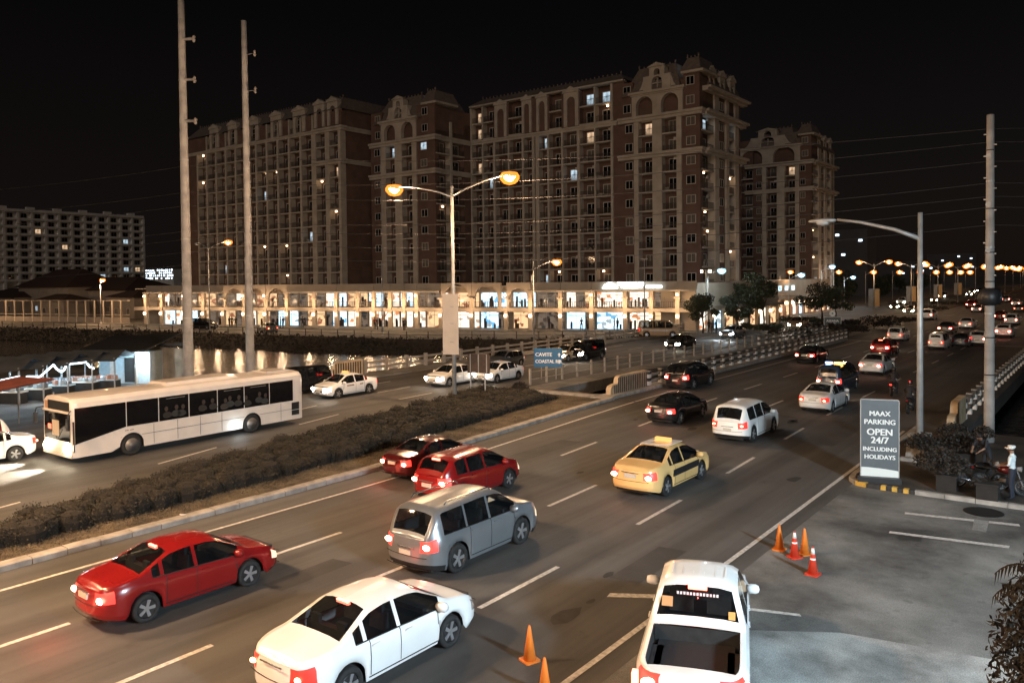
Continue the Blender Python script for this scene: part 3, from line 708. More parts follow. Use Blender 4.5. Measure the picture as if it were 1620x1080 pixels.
def arcade(P0, P1, cols, rd, arches=(), dark=()):
    fc = Fac(mall, (P0.x, P0.y), (P1.x-P0.x, P1.y-P0.y)); L_ = (P1-P0).length
    def U(px):     # intersect the picture column with this line
        r = ray(px, 500); a = Vector((r[0], r[1])); d = fc.U; o = fc.O
        den = a.x*d.y-a.y*d.x; k = (o.x*d.y-o.y*d.x)/den
        q = Vector((a.x*k, a.y*k)); return (q-Vector((o.x, o.y))).dot(Vector((d.x, d.y)))
    us = [U(c) for c in cols]
    wl = MB(); fc.box(wl, 0, L_, -14, -3.5, 0, TOPZ-.6); wl.build('wall', MALL, mall)
    rf = MB(); fc.box(rf, 0, L_, -3.5, -.2, TOPZ-.7, TOPZ-.5); rf.build('roof', MALL, mall)
    bd = MB(); fc.box(bd, 0, L_, -3.49, .25, 2.95, 3.55); bd.build('floor_band', MALL, mall)
    fl = MB(); fc.box(fl, 0, L_, -3.49, 2.5, .0, .12); fl.build('walkway', CONC, mall)
    for i in range(len(us)-1):
        a, b_ = us[i], us[i+1]; w_ = b_-a; c = (a+b_)/2
        # parapet panel per bay, with a joint
        pp = MB(); arc = i in arches
        if arc: fc.arch(pp, a+.03, b_-.03, 3.56, TOPZ, 5.2, w_-1.1, -.35, .02)
        else: fc.box(pp, a+.03, b_-.03, -.35, .02, 6.35, TOPZ)
        pp.build('parapet_panel', MALL, mall)
        if not arc:
            cn = MB(); fc.box(cn, a, b_, -.8, .9, 6.1, 6.348); cn.build('canopy', CREAM, mall)
        pl = MB(); fc.box(pl, a-.32, a+.32, -.3, .35, 0, 6.09 if not arc else 3.55); fc.box(pl, a-.5, a+.5, -.3, .5, 5.0, 5.2)
        pl.build('pillar', MALL, mall)
        # shop windows on both floors, each split in panes
        for (z0, z1, up) in ((.15, 2.75, 0), (3.65, 5.95, 1)):
            k = rd.choice([0, 1, 1, 2, 4, 2, 1, 0]) if not up else rd.choice([0, 2, 1, 3, 4, 2, 3, 1])
            if (i, up) in dark: k = 3
            npn = 3 if w_ > 3 else 2
            for q in range(npn):
                x0 = a+.2+(w_-.4)*q/npn; x1 = a+.2+(w_-.4)*(q+1)/npn
                kk = k if rd.random() < .85 else rd.choice([1, 3, 2, 3])
                fm_ = MB(); fc.box(fm_, x0, x1, -3.46, -3.42, z0, z1)
                o = fm_.build('shop_window', SHC[kk], mall)
                fr = MB(); fc.box(fr, x0-.025, x0+.025, -3.41, -3.33, z0, z1); fc.box(fr, x0+.045, x1-.045, -3.41, -3.33, z0+(z1-z0)*.78, z0+(z1-z0)*.81); fr.build('window_frame', FRAME, o)
                if rd.random() < .5:   # goods standing in the shop front
                    gd = MB()
                    for _ in range(rd.randint(1, 3)):
                        gx = rd.uniform(x0+.2, x1-.2); gh = rd.uniform(.6, 1.7); fc.box(gd, gx-.15, gx+.15, -3.3, -3.1, z0, z0+gh)
                    gd.build('display_goods', mat('goods_dark', (.05, .035, .03), .8), o)
        # railing upstairs
        rl = inst('railing', RL, mall, fc.P(c, .05, 3.56), fc.rz, (w_-.7, 1, .95))
        # wall lamps on the pillar
        lm = MB(); p = fc.P(a, .55, 2.35); lm.box(p.x, p.y, p.z, .26, .26, .42); lm.build('wall_lamp', LOBE, mall)
        light('POINT', 'wall_lamp_light', tuple(p+fc.N*1.3+Vector((0, 0, 2.0))), 210, (1, .64, .36), .15, mall)
        if rd.random() < .45:
            lm = MB(); p = fc.P(a, .6, 5.6); lm.box(p.x, p.y, p.z, .22, .22, .3); lm.build('wall_lamp', LOBE, mall)
    return fc, U
rdm = random.Random(5)
c1 = [232, 257, 293, 323, 354, 387, 421, 455, 498, 533, 567, 592, 618, 640, 660, 698, 747, 793]
fA, UA = arcade(mp0, mp1, c1, rdm, arches=(4, 5, 6, 15, 16), dark=((3, 1), (2, 0)))
c2 = [801, 840, 887, 936, 989, 1030, 1072, 1103]
fB, UB = arcade(mp1, mp2, c2, rdm, arches=(0,), dark=((1, 0), (6, 1)))
# end wall turning along the road
mp3 = Vector((mp2.x+3.5, mp2.y+26, 0))
fc = Fac(mall, (mp2.x+.02, mp2.y+.3), (mp3.x-mp2.x, mp3.y-mp2.y)); wl = MB(); Lr = (mp3-mp2).length
fc.box(wl, 0, Lr, -12, -.5, 0, TOPZ-.3); wl.build('wall', MALL, mall)
for q in range(7):
    a = 1+q*3.6
    o = MB(); fc.box(o, a, a+2.4, -.48, -.40, .3, 2.9); o.build('shop_window', SHC[(1, 0, 2, 1, 2, 1, 2)[q]], mall)
    o = MB(); fc.box(o, a+2.6, a+3.2, -.48, .1, 0, 3.3); o.build('pillar', MALL, mall)
    lm = MB(); p = fc.P(a+2.9, .25, 2.4); lm.box(p.x, p.y, p.z, .28, .28, .45); lm.build('wall_lamp', LOBE, mall)
o = MB(); fc.box(o, 0, Lr, -.48, .6, 3.3, 3.8); o.build('floor_band', MALL, mall)
# roof sign: emblem and letters, all glowing cold white
SIGN = glow('sign_glow', (.78, .95, 1.0), 4.5)
sg = empty('roof_sign', tuple(fB.O+fB.U*UB(990)+fB.N*.5+Vector((0, 0, 6.5))), fB.rz, 'glowing white sign with a domed emblem and lettering on the arcade parapet', 'sign')
def text(name, s, size, m, parent, loc, rot=(math.pi/2, 0, 0), ext=0.02, align='CENTER', bold=0.0, sx=1.0):
    cu = bpy.data.curves.new(name, 'FONT'); cu.body = s; cu.size = size; cu.extrude = ext; cu.align_x = align; cu.align_y = 'CENTER'; cu.offset = 0.0; cu.resolution_u = 3
    o = bpy.data.objects.new(name, cu); dg = bpy.context.evaluated_depsgraph_get(); COL.objects.link(o); dg.update()
    me = bpy.data.meshes.new_from_object(o.evaluated_get(bpy.context.evaluated_depsgraph_get())); COL.objects.unlink(o); bpy.data.objects.remove(o)
    me.materials.clear(); me.materials.append(m)
    if bold:
        nv = len(me.vertices); bmx = bmesh.new(); bmx.from_mesh(me); g0 = list(bmx.verts)+list(bmx.edges)+list(bmx.faces)
        for k_, (dx_, dy_) in enumerate(((size*.035, 0), (-size*.035, 0), (0, size*.02))):
            r_ = bmesh.ops.duplicate(bmx, geom=g0); vs_ = [v for v in r_['geom'] if isinstance(v, bmesh.types.BMVert)]
            for v in vs_: v.co.x += dx_; v.co.y += dy_; v.co.z += .0015*(k_+1)
        bmx.to_mesh(me); bmx.free()
    q = bpy.data.objects.new(name, me); COL.objects.link(q); q.parent = parent; q.location = loc; q.rotation_euler = rot; q.scale = (sx, 1, 1); return q
wm_ = (UB(1050)-UB(955))/95.0
e = MB()
for dx, r in ((-.62, .42), (0, .72), (.62, .42)):
    for k in range(10):
        a0, a1 = math.pi*k/10, math.pi*(k+1)/10
        x0, x1 = dx+r*math.cos(a0), dx+r*math.cos(a1); e.quad((x1, 0, .18), (x0, 0, .18), (x0, 0, .18+r*1.1*math.sin(a0)), (x1, 0, .18+r*1.1*math.sin(a1)))
e.b2(-1.2, 1.2, -.05, .05, -.05, .14); e.build('emblem', SIGN, sg, loc=((966-990)*wm_, 0, .1))
def strokes(x0, x1, z0, z1, n, rd):      # the lettering is burnt out to bright upright strokes in the photograph
    st = (x1-x0)/n
    for k in range(n):
        m = MB(); a = x0+k*st; w_ = st*.86
        m.b2(a, a+w_*.32, -.07, .03, z0, z1)
        for q in range(3):
            if rd.random() < .7: m.b2(a+w_*.3, a+w_, -.068, .028, z0+(z1-z0)*(q*.42), z0+(z1-z0)*(q*.42+.17))
        if rd.random() < .6: m.b2(a+w_*.72, a+w_, -.066, .026, z0, z1)
        m.build('lettering', SIGN, sg)
rs = random.Random(3)
strokes((978-990)*wm_, (1020-990)*wm_, .50, 1.02, 10, rs); strokes((984-990)*wm_, (1017-990)*wm_, .10, .44, 12, rs); strokes((1023-990)*wm_, (1048-990)*wm_, .10, .50, 8, rs)
# the row of shops further along the road, behind the trees
row = empty('shop_row', tuple(at(1235, 503)), 0, 'lit pink walled shop row under the far apartment tower behind the trees', 'shops')
rx = col_y(1230, -54.5)
mb = MB(); mb.b2(-60-row.location.x, -54.6-row.location.x, 137-row.location.y, 196-row.location.y, 0, 7.4); mb.build('wall', MALL, row)
PINK = mat('pink_wall', (0.42, 0.26, 0.20), .8)
for k in range(14):
    y = 139+k*4.1-row.location.y; x = -54.5-row.location.x
    MB().b2(x, x+.1, y, y+2.3, .2, 3.0).build('shop_window', SHC[(1, 0, 2, 4, 1, 2, 2, 1, 0, 2, 2, 1, 2, 1)[k]], row)
    MB().b2(x, x+.5, y+2.5, y+3.4, 0, 3.3).build('pillar', PINK, row)
    MB().box(x+.7, y+2.95, 2.7, .4, .4, .5).build('wall_lamp', LOBE, row)
    if k in (3, 4, 5, 6, 7): MB().b2(x, x+.12, y, y+1.8, 5.2, 6.2).build('window', SHC[0], row)
mb = MB(); x = -54.5-row.location.x; mb.b2(x, x+1.4, 137-row.location.y, 196-row.location.y, 3.5, 4.1); mb.build('canopy', MALL, row)
# promenade rail, seen as a thin line under the shops
pr = empty('promenade_railing', (far_edge[1][0], far_edge[1][1], 0), 0, 'low dark steel railing along the creek promenade in front of the shops', 'railing')
RUST = mat('dark_steel', (.05, .04, .035), .6)
mb = MB()
for (pa, pb) in zip(far_edge[1:-1], far_edge[2:]):
    A = Vector((*pa, 0))-pr.location; B = Vector((*pb, 0))-pr.location; n = max(1, int((B-A).length/3))
    for z in (.55, 1.0): MB().tube([A+Vector((0, .4, z)), B+Vector((0, .4, z))], .035, 5).build('rail', RUST, pr)
    for k in range(n):
        p = A+(B-A)*k/n; MB().b2(p.x-.05, p.x+.05, p.y+.35, p.y+.45, 0, 1.05).build('post', RUST, pr)
# low houses behind the far left fence
HW = mat('house_wall', (.20, .17, .14), .9, var=.15, scale=.6); TILE = mat('dark_roof_tile', (.035, .018, .014), .8, var=.3, scale=2.0, bump=.4)
def house(px0, px1, Y, h, rh, lab, dep=14):
    x0, x1 = col_x(px0, Y), col_x(px1, Y); w_ = x1-x0
    o = empty('house', (x0, Y, 0), 0, lab, 'house', 'houses behind the fence')
    MB().b2(0, w_, 0, dep, 0, h).build('wall', HW, o)
    r = MB(); e_ = 1.2; a = [(-e_, -e_, h), (w_+e_, -e_, h), (w_+e_, dep+e_, h), (-e_, dep+e_, h)]; i_ = min(w_*.3, dep*.5)
    t = [(i_, dep/2, h+rh), (w_-i_, dep/2, h+rh)]
    r.quad(a[0], a[1], t[1], t[0]); r.quad(a[1], a[2], t[1]); r.quad(a[2], a[3], t[0], t[1]); r.quad(a[3], a[0], t[0]); r.quad(*reversed(a)); r.build('roof', TILE, o)
    f = Fac(o, (x0, Y), (1, 0)); n = max(2, int(w_/6))
    for k in range(n): f.window(w_*(k+.5)/n, .03, .9, 1.6, 1.4, .3)
    return o
house(30, 108, 92, 7.2, 4.8, 'dark roofed house with the steepest roof behind the left fence')
house(-40, 22, 88, 4.6, 2.4, 'low dark roofed house at the far left edge')
house(108, 200, 97, 6.3, 3.4, 'wide dark roofed house between the steep roof and the arcade')
house(60, 100, 86, 4.0, 1.6, 'small porch roofed house in front of the steep roof', 6)
house(175, 212, 92, 4.9, 1.5, 'small house with lit windows beside the arcade end', 6)
# tall mesh fence
fn = empty('fence', tuple(at(-60, 508)), 0, 'tall steel mesh fence with pale posts on the far bank at the left', 'fence')
fp = [at(px, 507.5+px*.015) for px in range(-60, 216, 14)]
FP = mat('pale_post', (.45, .38, .30), .7)
for a, b_ in zip(fp[:-1], fp[1:]):
    A = a-fn.location; B = b_-fn.location
    MB().b2(A.x-.13, A.x+.13, A.y-.13, A.y+.13, 0, 4.6).build('post', FP, fn)
    for z in (1.6, 4.55): MB().tube([A+Vector((0, 0, z)), B+Vector((0, 0, z))], .05, 5).build('rail', FP, fn)
    MB().b2(min(A.x, B.x), max(A.x, B.x), A.y-.1, A.y+.1, 0, 1.1).build('base_wall', HW, fn) if abs(A.y-B.y) < .05 else MB().quad((A.x, A.y-.1, 0), (B.x, B.y-.1, 0), (B.x, B.y-.1, 1.1), (A.x, A.y-.1, 1.1)).quad((A.x, A.y-.1, 1.1), (B.x, B.y-.1, 1.1), (B.x, B.y+.1, 1.1), (A.x, A.y+.1, 1.1)).build('base_wall', HW, fn)
    ms = MB()
    for k in range(1, 9):
        p = A+(B-A)*k/9; ms.b2(p.x-.015, p.x+.015, p.y-.015, p.y+.015, 1.1, 4.55)
    ms.build('wire_mesh', RUST, fn)
# ================================================================== VEHICLES
GLASS = mat('car_glass', (0.006, 0.007, 0.008), 0.06, var=0.3, scale=3)
def glass_mix():
    m = bpy.data.materials.new('tinted_car_glass'); m.use_nodes = True; n = m.node_tree; b = n.nodes['Principled BSDF']; b.inputs['Base Color'].default_value = (.006, .007, .008, 1); b.inputs['Roughness'].default_value = .05
    t = n.nodes.new('ShaderNodeBsdfTransparent'); t.inputs[0].default_value = (.62, .66, .68, 1); x = n.nodes.new('ShaderNodeMixShader'); x.inputs[0].default_value = .52
    n.links.new(t.outputs[0], x.inputs[1]); n.links.new(b.outputs[0], x.inputs[2]); n.links.new(x.outputs[0], n.nodes['Material Output'].inputs[0]); return m
GLASS = glass_mix()
SEATM = mat('seat_fabric', (.09, .085, .08), .9, var=.2, scale=6)
TYRE = mat('tyre', (0.014, 0.014, 0.014), 0.85, var=.3, scale=12, bump=.2)
RIM = mat('alloy_rim', (0.42, 0.42, 0.43), 0.35, 0.7, var=.1, scale=5)
CHROME = mat('chrome', (0.5, 0.5, 0.5), 0.2, 0.9)
TAIL_ON = glow('tail_light_on', (1.0, 0.03, 0.015), .9); BULB = glow('tail_bulb', (1.0, .34, .16), 9.0); BULBH = glow('brake_bulb', (1.0, .48, .30), 20.0); HEADS = glow('headlight_seen_from_the_side', (1.0, .80, .55), .8)
TAIL_HOT = glow('brake_light_on', (1.0, 0.03, 0.02), 1.9); BRK = glow('high_brake', (1.0, .12, .07), 8.0)
HEAD_ON = glow('head_light_on', (1.0, 0.90, 0.74), 26.0)
LENS = mat('lamp_lens', (0.30, 0.28, 0.26), 0.15, coat=0.5)
TAIL_OFF = mat('tail_lens', (0.22, 0.012, 0.01), 0.15, coat=.5)
PLATE = mat('number_plate', (0.5, 0.48, 0.42), 0.5, var=.15, scale=30)
SEAM = mat('panel_gap', (0.008, 0.008, 0.008), 0.8)
def paint(name, c, rough=.24, metal=0.0): return mat('paint_'+name, c, rough, metal, var=.06, scale=1.3, coat=.6)
P_WHITE = paint('white', (.72, .73, .72)); P_SILVER = paint('silver', (.22, .235, .25), .3, .5); P_RED = paint('red', (.20, .008, .008)); P_MAROON = paint('maroon', (.065, .006, .006))
P_BLACK = paint('black', (.010, .010, .011)); P_TAXI = paint('taxi_yellow', (.74, .47, .19)); P_GREY = paint('grey', (.10, .105, .11), .3, .4); P_TAN = paint('tan', (.30, .22, .14)); P_BLUE = paint('dark_blue', (.02, .03, .05))
def interp(pts, y):
    if y <= pts[0][0]: return pts[0][1]
    for (a, b_), (c, d) in zip(pts[:-1], pts[1:]):
        if y <= c:
            t = (y-a)/(c-a) if c > a else 0; return b_+(d-b_)*t
    return pts[-1][1]
def smooth(pts, y, r=.10): return (interp(pts, y-r)+2*interp(pts, y)+interp(pts, y+r))/4
KINDS = {
 'sedan': dict(L=4.5, W=1.74, r=.32, wy=(-1.33, 1.32), top=[(-2.25, .90), (-2.2, 1.00), (-1.60, 1.07), (-1.45, 1.09), (-.72, 1.42), (-.35, 1.47), (.25, 1.46), (.52, 1.41), (1.30, .99), (1.9, .88), (2.18, .72), (2.25, .62)],
   belt=[(-2.25, .88), (-1.6, .985), (1.2, .90), (1.9, .80), (2.25, .60)], rg=(-1.42, -.72), ws=(.52, 1.26), sw=(-1.18, 1.02), pil=(-.12, -.95), tumble=.42),
 'hatch': dict(L=4.0, W=1.70, r=.31, wy=(-1.25, 1.22), top=[(-2.0, .95), (-1.93, 1.08), (-1.62, 1.42), (-1.3, 1.50), (.2, 1.53), (.48, 1.47), (1.2, 1.04), (1.72, .90), (1.95, .74), (2.0, .62)],
   belt=[(-2.0, .93), (-1.5, 1.0), (1.1, .93), (1.7, .82), (2.0, .60)], rg=(-1.93, -1.60), ws=(.48, 1.16), sw=(-1.5, .98), pil=(-.1, -.95), tumble=.36),
 'suv': dict(L=4.7, W=1.86, r=.38, wy=(-1.38, 1.40), top=[(-2.35, 1.02), (-2.30, 1.18), (-2.05, 1.64), (-1.85, 1.74), (-.2, 1.80), (.35, 1.77), (.62, 1.70), (1.25, 1.22), (2.0, 1.10), (2.28, .92), (2.35, .76)],
   belt=[(-2.35, 1.0), (-2.0, 1.13), (1.2, 1.10), (2.0, 1.0), (2.35, .75)], rg=(-2.30, -2.05), ws=(.62, 1.22), sw=(-1.9, 1.1), pil=(-.05, -1.0), tumble=.30),
 'van': dict(L=4.9, W=1.80, r=.34, wy=(-1.45, 1.60), top=[(-2.45, 1.10), (-2.42, 1.30), (-2.33, 1.88), (-2.1, 1.98), (0, 2.02), (1.0, 1.98), (1.35, 1.88), (1.95, 1.22), (2.28, 1.08), (2.42, .86), (2.45, .75)],
   belt=[(-2.45, 1.05), (-2.2, 1.15), (1.8, 1.12), (2.2, .98), (2.45, .74)], rg=(-2.42, -2.33), ws=(1.35, 1.92), sw=(-2.1, 1.7), pil=(.75, -.7), tumble=.20),
 'pickup': dict(L=5.25, W=1.84, r=.39, wy=(-1.45, 1.62), top=[(-2.62, 1.14), (-.72, 1.14), (-.70, 1.15), (-.58, 1.24), (-.38, 1.72), (-.15, 1.80), (.6, 1.82), (.98, 1.74), (1.62, 1.20), (2.3, 1.10), (2.55, .92), (2.62, .78)],
   belt=[(-2.62, 1.12), (-.9, 1.12), (1.5, 1.10), (2.3, 1.0), (2.62, .76)], rg=(-.60, -.36), ws=(.98, 1.58), sw=(-.34, 1.4), pil=(.48, 5), tumble=.26, bed=(-2.5, -.80)),
}
_cars = {}
def car_meshes(kind, seg=.11):
    if kind in _cars: return _cars[kind]
    K = KINDS[kind]; L = K['L']; W = K['W']; r = K['r']; h2 = L/2; Ra = r+.07
    ys = set(round(-h2+i*L/int(L/seg), 3) for i in range(int(L/seg)+1))
    for yw in K['wy']:
        for k in range(9): ys.add(round(yw-Ra*math.cos(math.pi*k/8), 3))
    for q in list(K['rg'])+list(K['ws'])+list(K['sw']): ys.add(q)
    for q in K['pil']:
        if q < 4: ys.add(q-.045); ys.add(q+.045)
    if 'bed' in K: ys |= set(K['bed'])
    for q in (-h2+.02, -h2+.06, -h2+.26, -h2+.34, h2-.02, h2-.06, h2-.30, h2-.42): ys.add(round(q, 3))
    ys = sorted(ys); out = [ys[0]]
    for y in ys[1:]:
        if y-out[-1] > .014: out.append(y)
    ys = out
    def halfw(y):
        d = h2-abs(y); w_ = W/2
        if d < .55: w_ -= .20*(1-d/.55)**2.2+(.05*(1-d/.08) if d < .08 else 0)
        return w_
    def ring(y):
        zt = smooth(K['top'], y, .05); zb = min(smooth(K['belt'], y), zt-.02); w_ = halfw(y); d = h2-abs(y)
        z0 = .22+(.10*max(0, 1-d/.4))
        for yw in K['wy']:
            if abs(y-yw) < Ra: z0 = max(z0, r+math.sqrt(Ra*Ra-(y-yw)**2))
        h = max(0, zt-zb); tb = K['tumble']
        zm = zb-.06
        z1 = z0+(zm-z0)*.18; z2 = z0+(zm-z0)*.66
        x4 = w_-.045; cab = min(1, h/.3)
        f = lambda u: x4-tb*h*u
        xr = f(1)-.10*cab-.10*(1-cab)
        return [(w_-.05, z0), (w_-.005, z1), (w_+.012, z2), (w_-.005, zm), (x4, zb), (f(.5), zb+h*.5), (f(.86)-.0, zb+h*.86), (xr, zt-.015*cab-.005), (xr*.62, zt+.012*cab+.012), (0, zt+.02*cab+.018)]
    R = [ring(y) for y in ys]; nr = 10
    V = []
    for y, rg in zip(ys, R):
        for s in (1, -1):
            for (x, z) in rg: V.append((s*x, y, z))
    # front/rear bulge
    def vid(i, s, j): return i*2*nr+(0 if s > 0 else nr)+j
    parts = {k: [] for k in ('body', 'windshield', 'rear_window', 'side_window_a', 'side_window_b', 'headlight_a', 'headlight_b', 'taillight_a', 'taillight_b', 'bumper', 'bumper_r', 'grille')}
    def between(a, b_, lo, hi): return a >= lo-.002 and b_ <= hi+.002
    for i in range(len(ys)-1):
        a, b_ = ys[i], ys[i+1]; m = (a+b_)/2
        for s in (1, -1):
            for j in range(nr-1):
                q = [vid(i, s, j), vid(i+1, s, j), vid(i+1, s, j+1), vid(i, s, j+1)]
                if s < 0: q.reverse()
                key = 'body'; sf = '_a' if s > 0 else '_b'
                hgt = smooth(K['top'], m, .05)-smooth(K['belt'], m)
                if j in (4, 5) and between(a, b_, *K['sw']) and hgt > .16 and not any(abs(m-p) < .05 for p in K['pil']): key = 'side_window'+sf
                elif j in (7, 8) and between(a, b_, *K['ws']): key = 'windshield'
                elif j in (7, 8) and between(a, b_, *K['rg']): key = 'rear_window'
                elif j in (2, 3) and b_ > h2-.30 and a < h2: key = 'headlight'+sf
                elif j in (2, 3) and a < -h2+.18: key = 'taillight'+sf
                elif 'bed' in K and j in (7, 8) and between(a, b_, *K['bed']): continue
                elif j == 0 and (m < -h2+.45 or m > h2-.5): key = 'bumper' if m > 0 else 'bumper_r'
                parts[key].append(q)
    # caps
    fr = [1, .74, .3, 0, -.3, -.74, -1]
    for (i, sg) in ((0, -1), (len(ys)-1, 1)):
        g = []
        for j in range(nr-1):
            x, z = R[i][j]; row_ = []
            for c, f in enumerate(fr):
                if abs(f) == 1: row_.append(vid(i, f, j))
                else:
                    lip = .05 if j in (1, 2) else .02 if j == 3 else 0
                    V.append((x*f, ys[i]+sg*(.055*(1-f*f)+lip), z)); row_.append(len(V)-1)
            g.append(row_)
        for j in range(nr-2):
            for c in range(6):
                q = [g[j][c], g[j][c+1], g[j+1][c+1], g[j+1][c]]
                if sg < 0: q.reverse()
                outer = c in (0, 5); sf = '_a' if c == 0 else '_b'; key = 'body'
                if j == 0: key = 'bumper' if sg > 0 else 'bumper_r'
                elif outer and j in (2, 3): key = ('headlight' if sg > 0 else 'taillight')+sf
                elif sg > 0 and not outer and j == 2 : key = 'grille'
                elif sg > 0 and j == 1 and c in (2, 3): key = 'grille'
                parts[key].append(q)
        t = [g[nr-2][c] for c in range(7)]; apex = vid(i, 1, nr-1)
        for c in range(6):
            q = [t[c], t[c+1], apex]
            if sg < 0: q.reverse()
            parts['body'].append(q)
    res = {}
    for k, fs in parts.items():
        if not fs: continue
        used = {}; vv = []; ff = []
        for q in fs:
            n_ = []
            for v in q:
                if v not in used: used[v] = len(vv); vv.append(V[v])
                n_.append(used[v])
            ff.append(tuple(n_))
        me = bpy.data.meshes.new(k.replace('_a', '').replace('_b', '') if k[-2:] in ('_a', '_b') else k); me.from_pydata(vv, [], ff)
        me.polygons.foreach_set('use_smooth', [True]*len(ff)); me.materials.append(None); me.update(); res[k] = me
    # dark floor and wheel wells
    ub = MB(); ub.b2(-W/2+.24, W/2-.24, -h2+.14, h2-.14, .2, min(.86, interp(K['belt'], 0)-.12)); ub.b2(-W/2+.1, W/2-.1, K['wy'][0]+Ra+.02, K['wy'][1]-Ra-.02, .2, .5)
    res['floor'] = ub.mesh('floor', BLACK)
    # door gaps and handles
    sm = MB(); nd = [K['sw'][1]-.04, K['pil'][0], K['pil'][1] if K['pil'][1] < 4 else K['sw'][0]+.02]
    hd = MB()
    for s in (1, -1):
        for y in nd:
            for e0, e1 in ((1, 2), (2, 3), (3, 4)):
                rg = ring(y); o = .006
                if abs(y-K['wy'][0]) < Ra or abs(y-K['wy'][1]) < Ra: y += .08 if y < 0 else -.04; rg = ring(y)
                sm.quad((s*(rg[e0][0]+o), y-.009, rg[e0][1]), (s*(rg[e0][0]+o), y+.009, rg[e0][1]), (s*(rg[e1][0]+o), y+.009, rg[e1][1]), (s*(rg[e1][0]+o), y-.009, rg[e1][1]))
        for y in nd[1:]:
            rg = ring(y+.2); hd.b2(s*(rg[3][0]-.01), s*(rg[3][0]+.03), y+.12, y+.30, rg[3][1]-.06, rg[3][1]-.025)
    for s in (1, -1):
        yy_ = [K['sw'][0]+(K['sw'][1]+.1-K['sw'][0])*i_/14 for i_ in range(15)]
        sm.tube([(s*(ring(y_)[4][0]+.006), y_, ring(y_)[4][1]+.004) for y_ in yy_], .012, 4, cap=False)
        yy_ = [K['wy'][0]+Ra+.03+(K['wy'][1]-K['wy'][0]-2*Ra-.06)*i_/8 for i_ in range(9)]
        sm.tube([(s*(ring(y_)[1][0]+.004), y_, ring(y_)[1][1]-.03) for y_ in yy_], .010, 4, cap=False)
    for zz in (.60, .30):
        for end in (-1, 1):
            pl = [(f*(W/2-.22), end*(h2+.055*(1-f*f)+.052), zz+(.02 if abs(f) == 1 else 0)) for f in (-1, -.66, -.3, 0, .3, .66, 1)]
            sm.tube(pl, .009, 4, cap=False)
    res['door_gap'] = sm.mesh('door_gap', SEAM); res['handle'] = hd.mesh('handle', [None])
    mi = MB(); 
    ymir = K['ws'][1]-.32; rg = ring(ymir); xm = rg[4][0]; zm = rg[4][1]
    mi.lathe([(0, -.14), (.07, -.13), (.10, -.05), (.10, .05), (.07, .11), (0, .13)], (0, 0, 0), 8, 'X')
    me = mi.mesh('mirror', [None], True); res['mirror'] = me; res['_m'] = (xm+.13, ymir, zm+.07)
    rt = ring(K['rg'][1]); res['_hb'] = (K['rg'][1]-.02, smooth(K['top'], K['rg'][1]-.02, .05)+.01)
    st = MB(); zs = interp(K['belt'], 0); ztp = interp(K['top'], 0)
    yf = K['pil'][0]-.02 if K['pil'][0] < 4 else 0
    for s in (-1, 1):
        st.box(s*.36, yf, zs+.02, .46, .14, .42, rx=-.15); st.box(s*.36, yf-.04, zs+.30, .24, .09, .18)
    if K['rg'][0] < -1.2: st.b2(-.6, .6, yf-.98, yf-.84, zs-.2, zs+.14); st.box(-.36, yf-.94, zs+.22, .22, .08, .15); st.box(.36, yf-.94, zs+.22, .22, .08, .15)
    st.b2(-.62, .62, K['ws'][0]+.22, K['ws'][1]-.1, zs-.25, zs-.02)
    res['seat'] = st.mesh('seat', SEATM)
    res['_end'] = h2; res['_K'] = K; res['_wb'] = smooth(K['belt'], -h2+.1)
    if 'bed' in K:
        y0, y1 = K['bed']; bm_ = MB(); xi = W/2-.16
        bm_.b2(-xi, xi, y0, y1, .62, .66); bm_.quad((-xi, y0, .66), (-xi, y1, .66), (-xi-.03, y1, 1.13), (-xi-.03, y0, 1.13)); bm_.quad((xi, y1, .66), (xi, y0, .66), (xi+.03, y0, 1.13), (xi+.03, y1, 1.13))
        bm_.quad((-xi, y0, .66), (-xi, y0, 1.13), (xi, y0, 1.13), (xi, y0, .66)); bm_.quad((-xi, y1, .66), (xi, y1, .66), (xi, y1, 1.13), (-xi, y1, 1.13))
        for s in (-1, 1): bm_.b2(s*xi, s*(xi-.2), -1.9, -1.05, .66, .86)
        for k in range(9): x = -xi+.15+k*(2*xi-.3)/8; bm_.b2(x-.03, x+.03, y0+.02, y1-.02, .661, .675)
        res['bed'] = bm_.mesh('cargo_bed', mat('bed_liner', (.02, .02, .02), .6, var=.3, scale=5))
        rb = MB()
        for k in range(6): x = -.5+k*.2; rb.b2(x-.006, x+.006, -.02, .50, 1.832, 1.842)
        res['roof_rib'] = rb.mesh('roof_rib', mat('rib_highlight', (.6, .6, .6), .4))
    _cars[kind] = res; return res
_wheels = {}
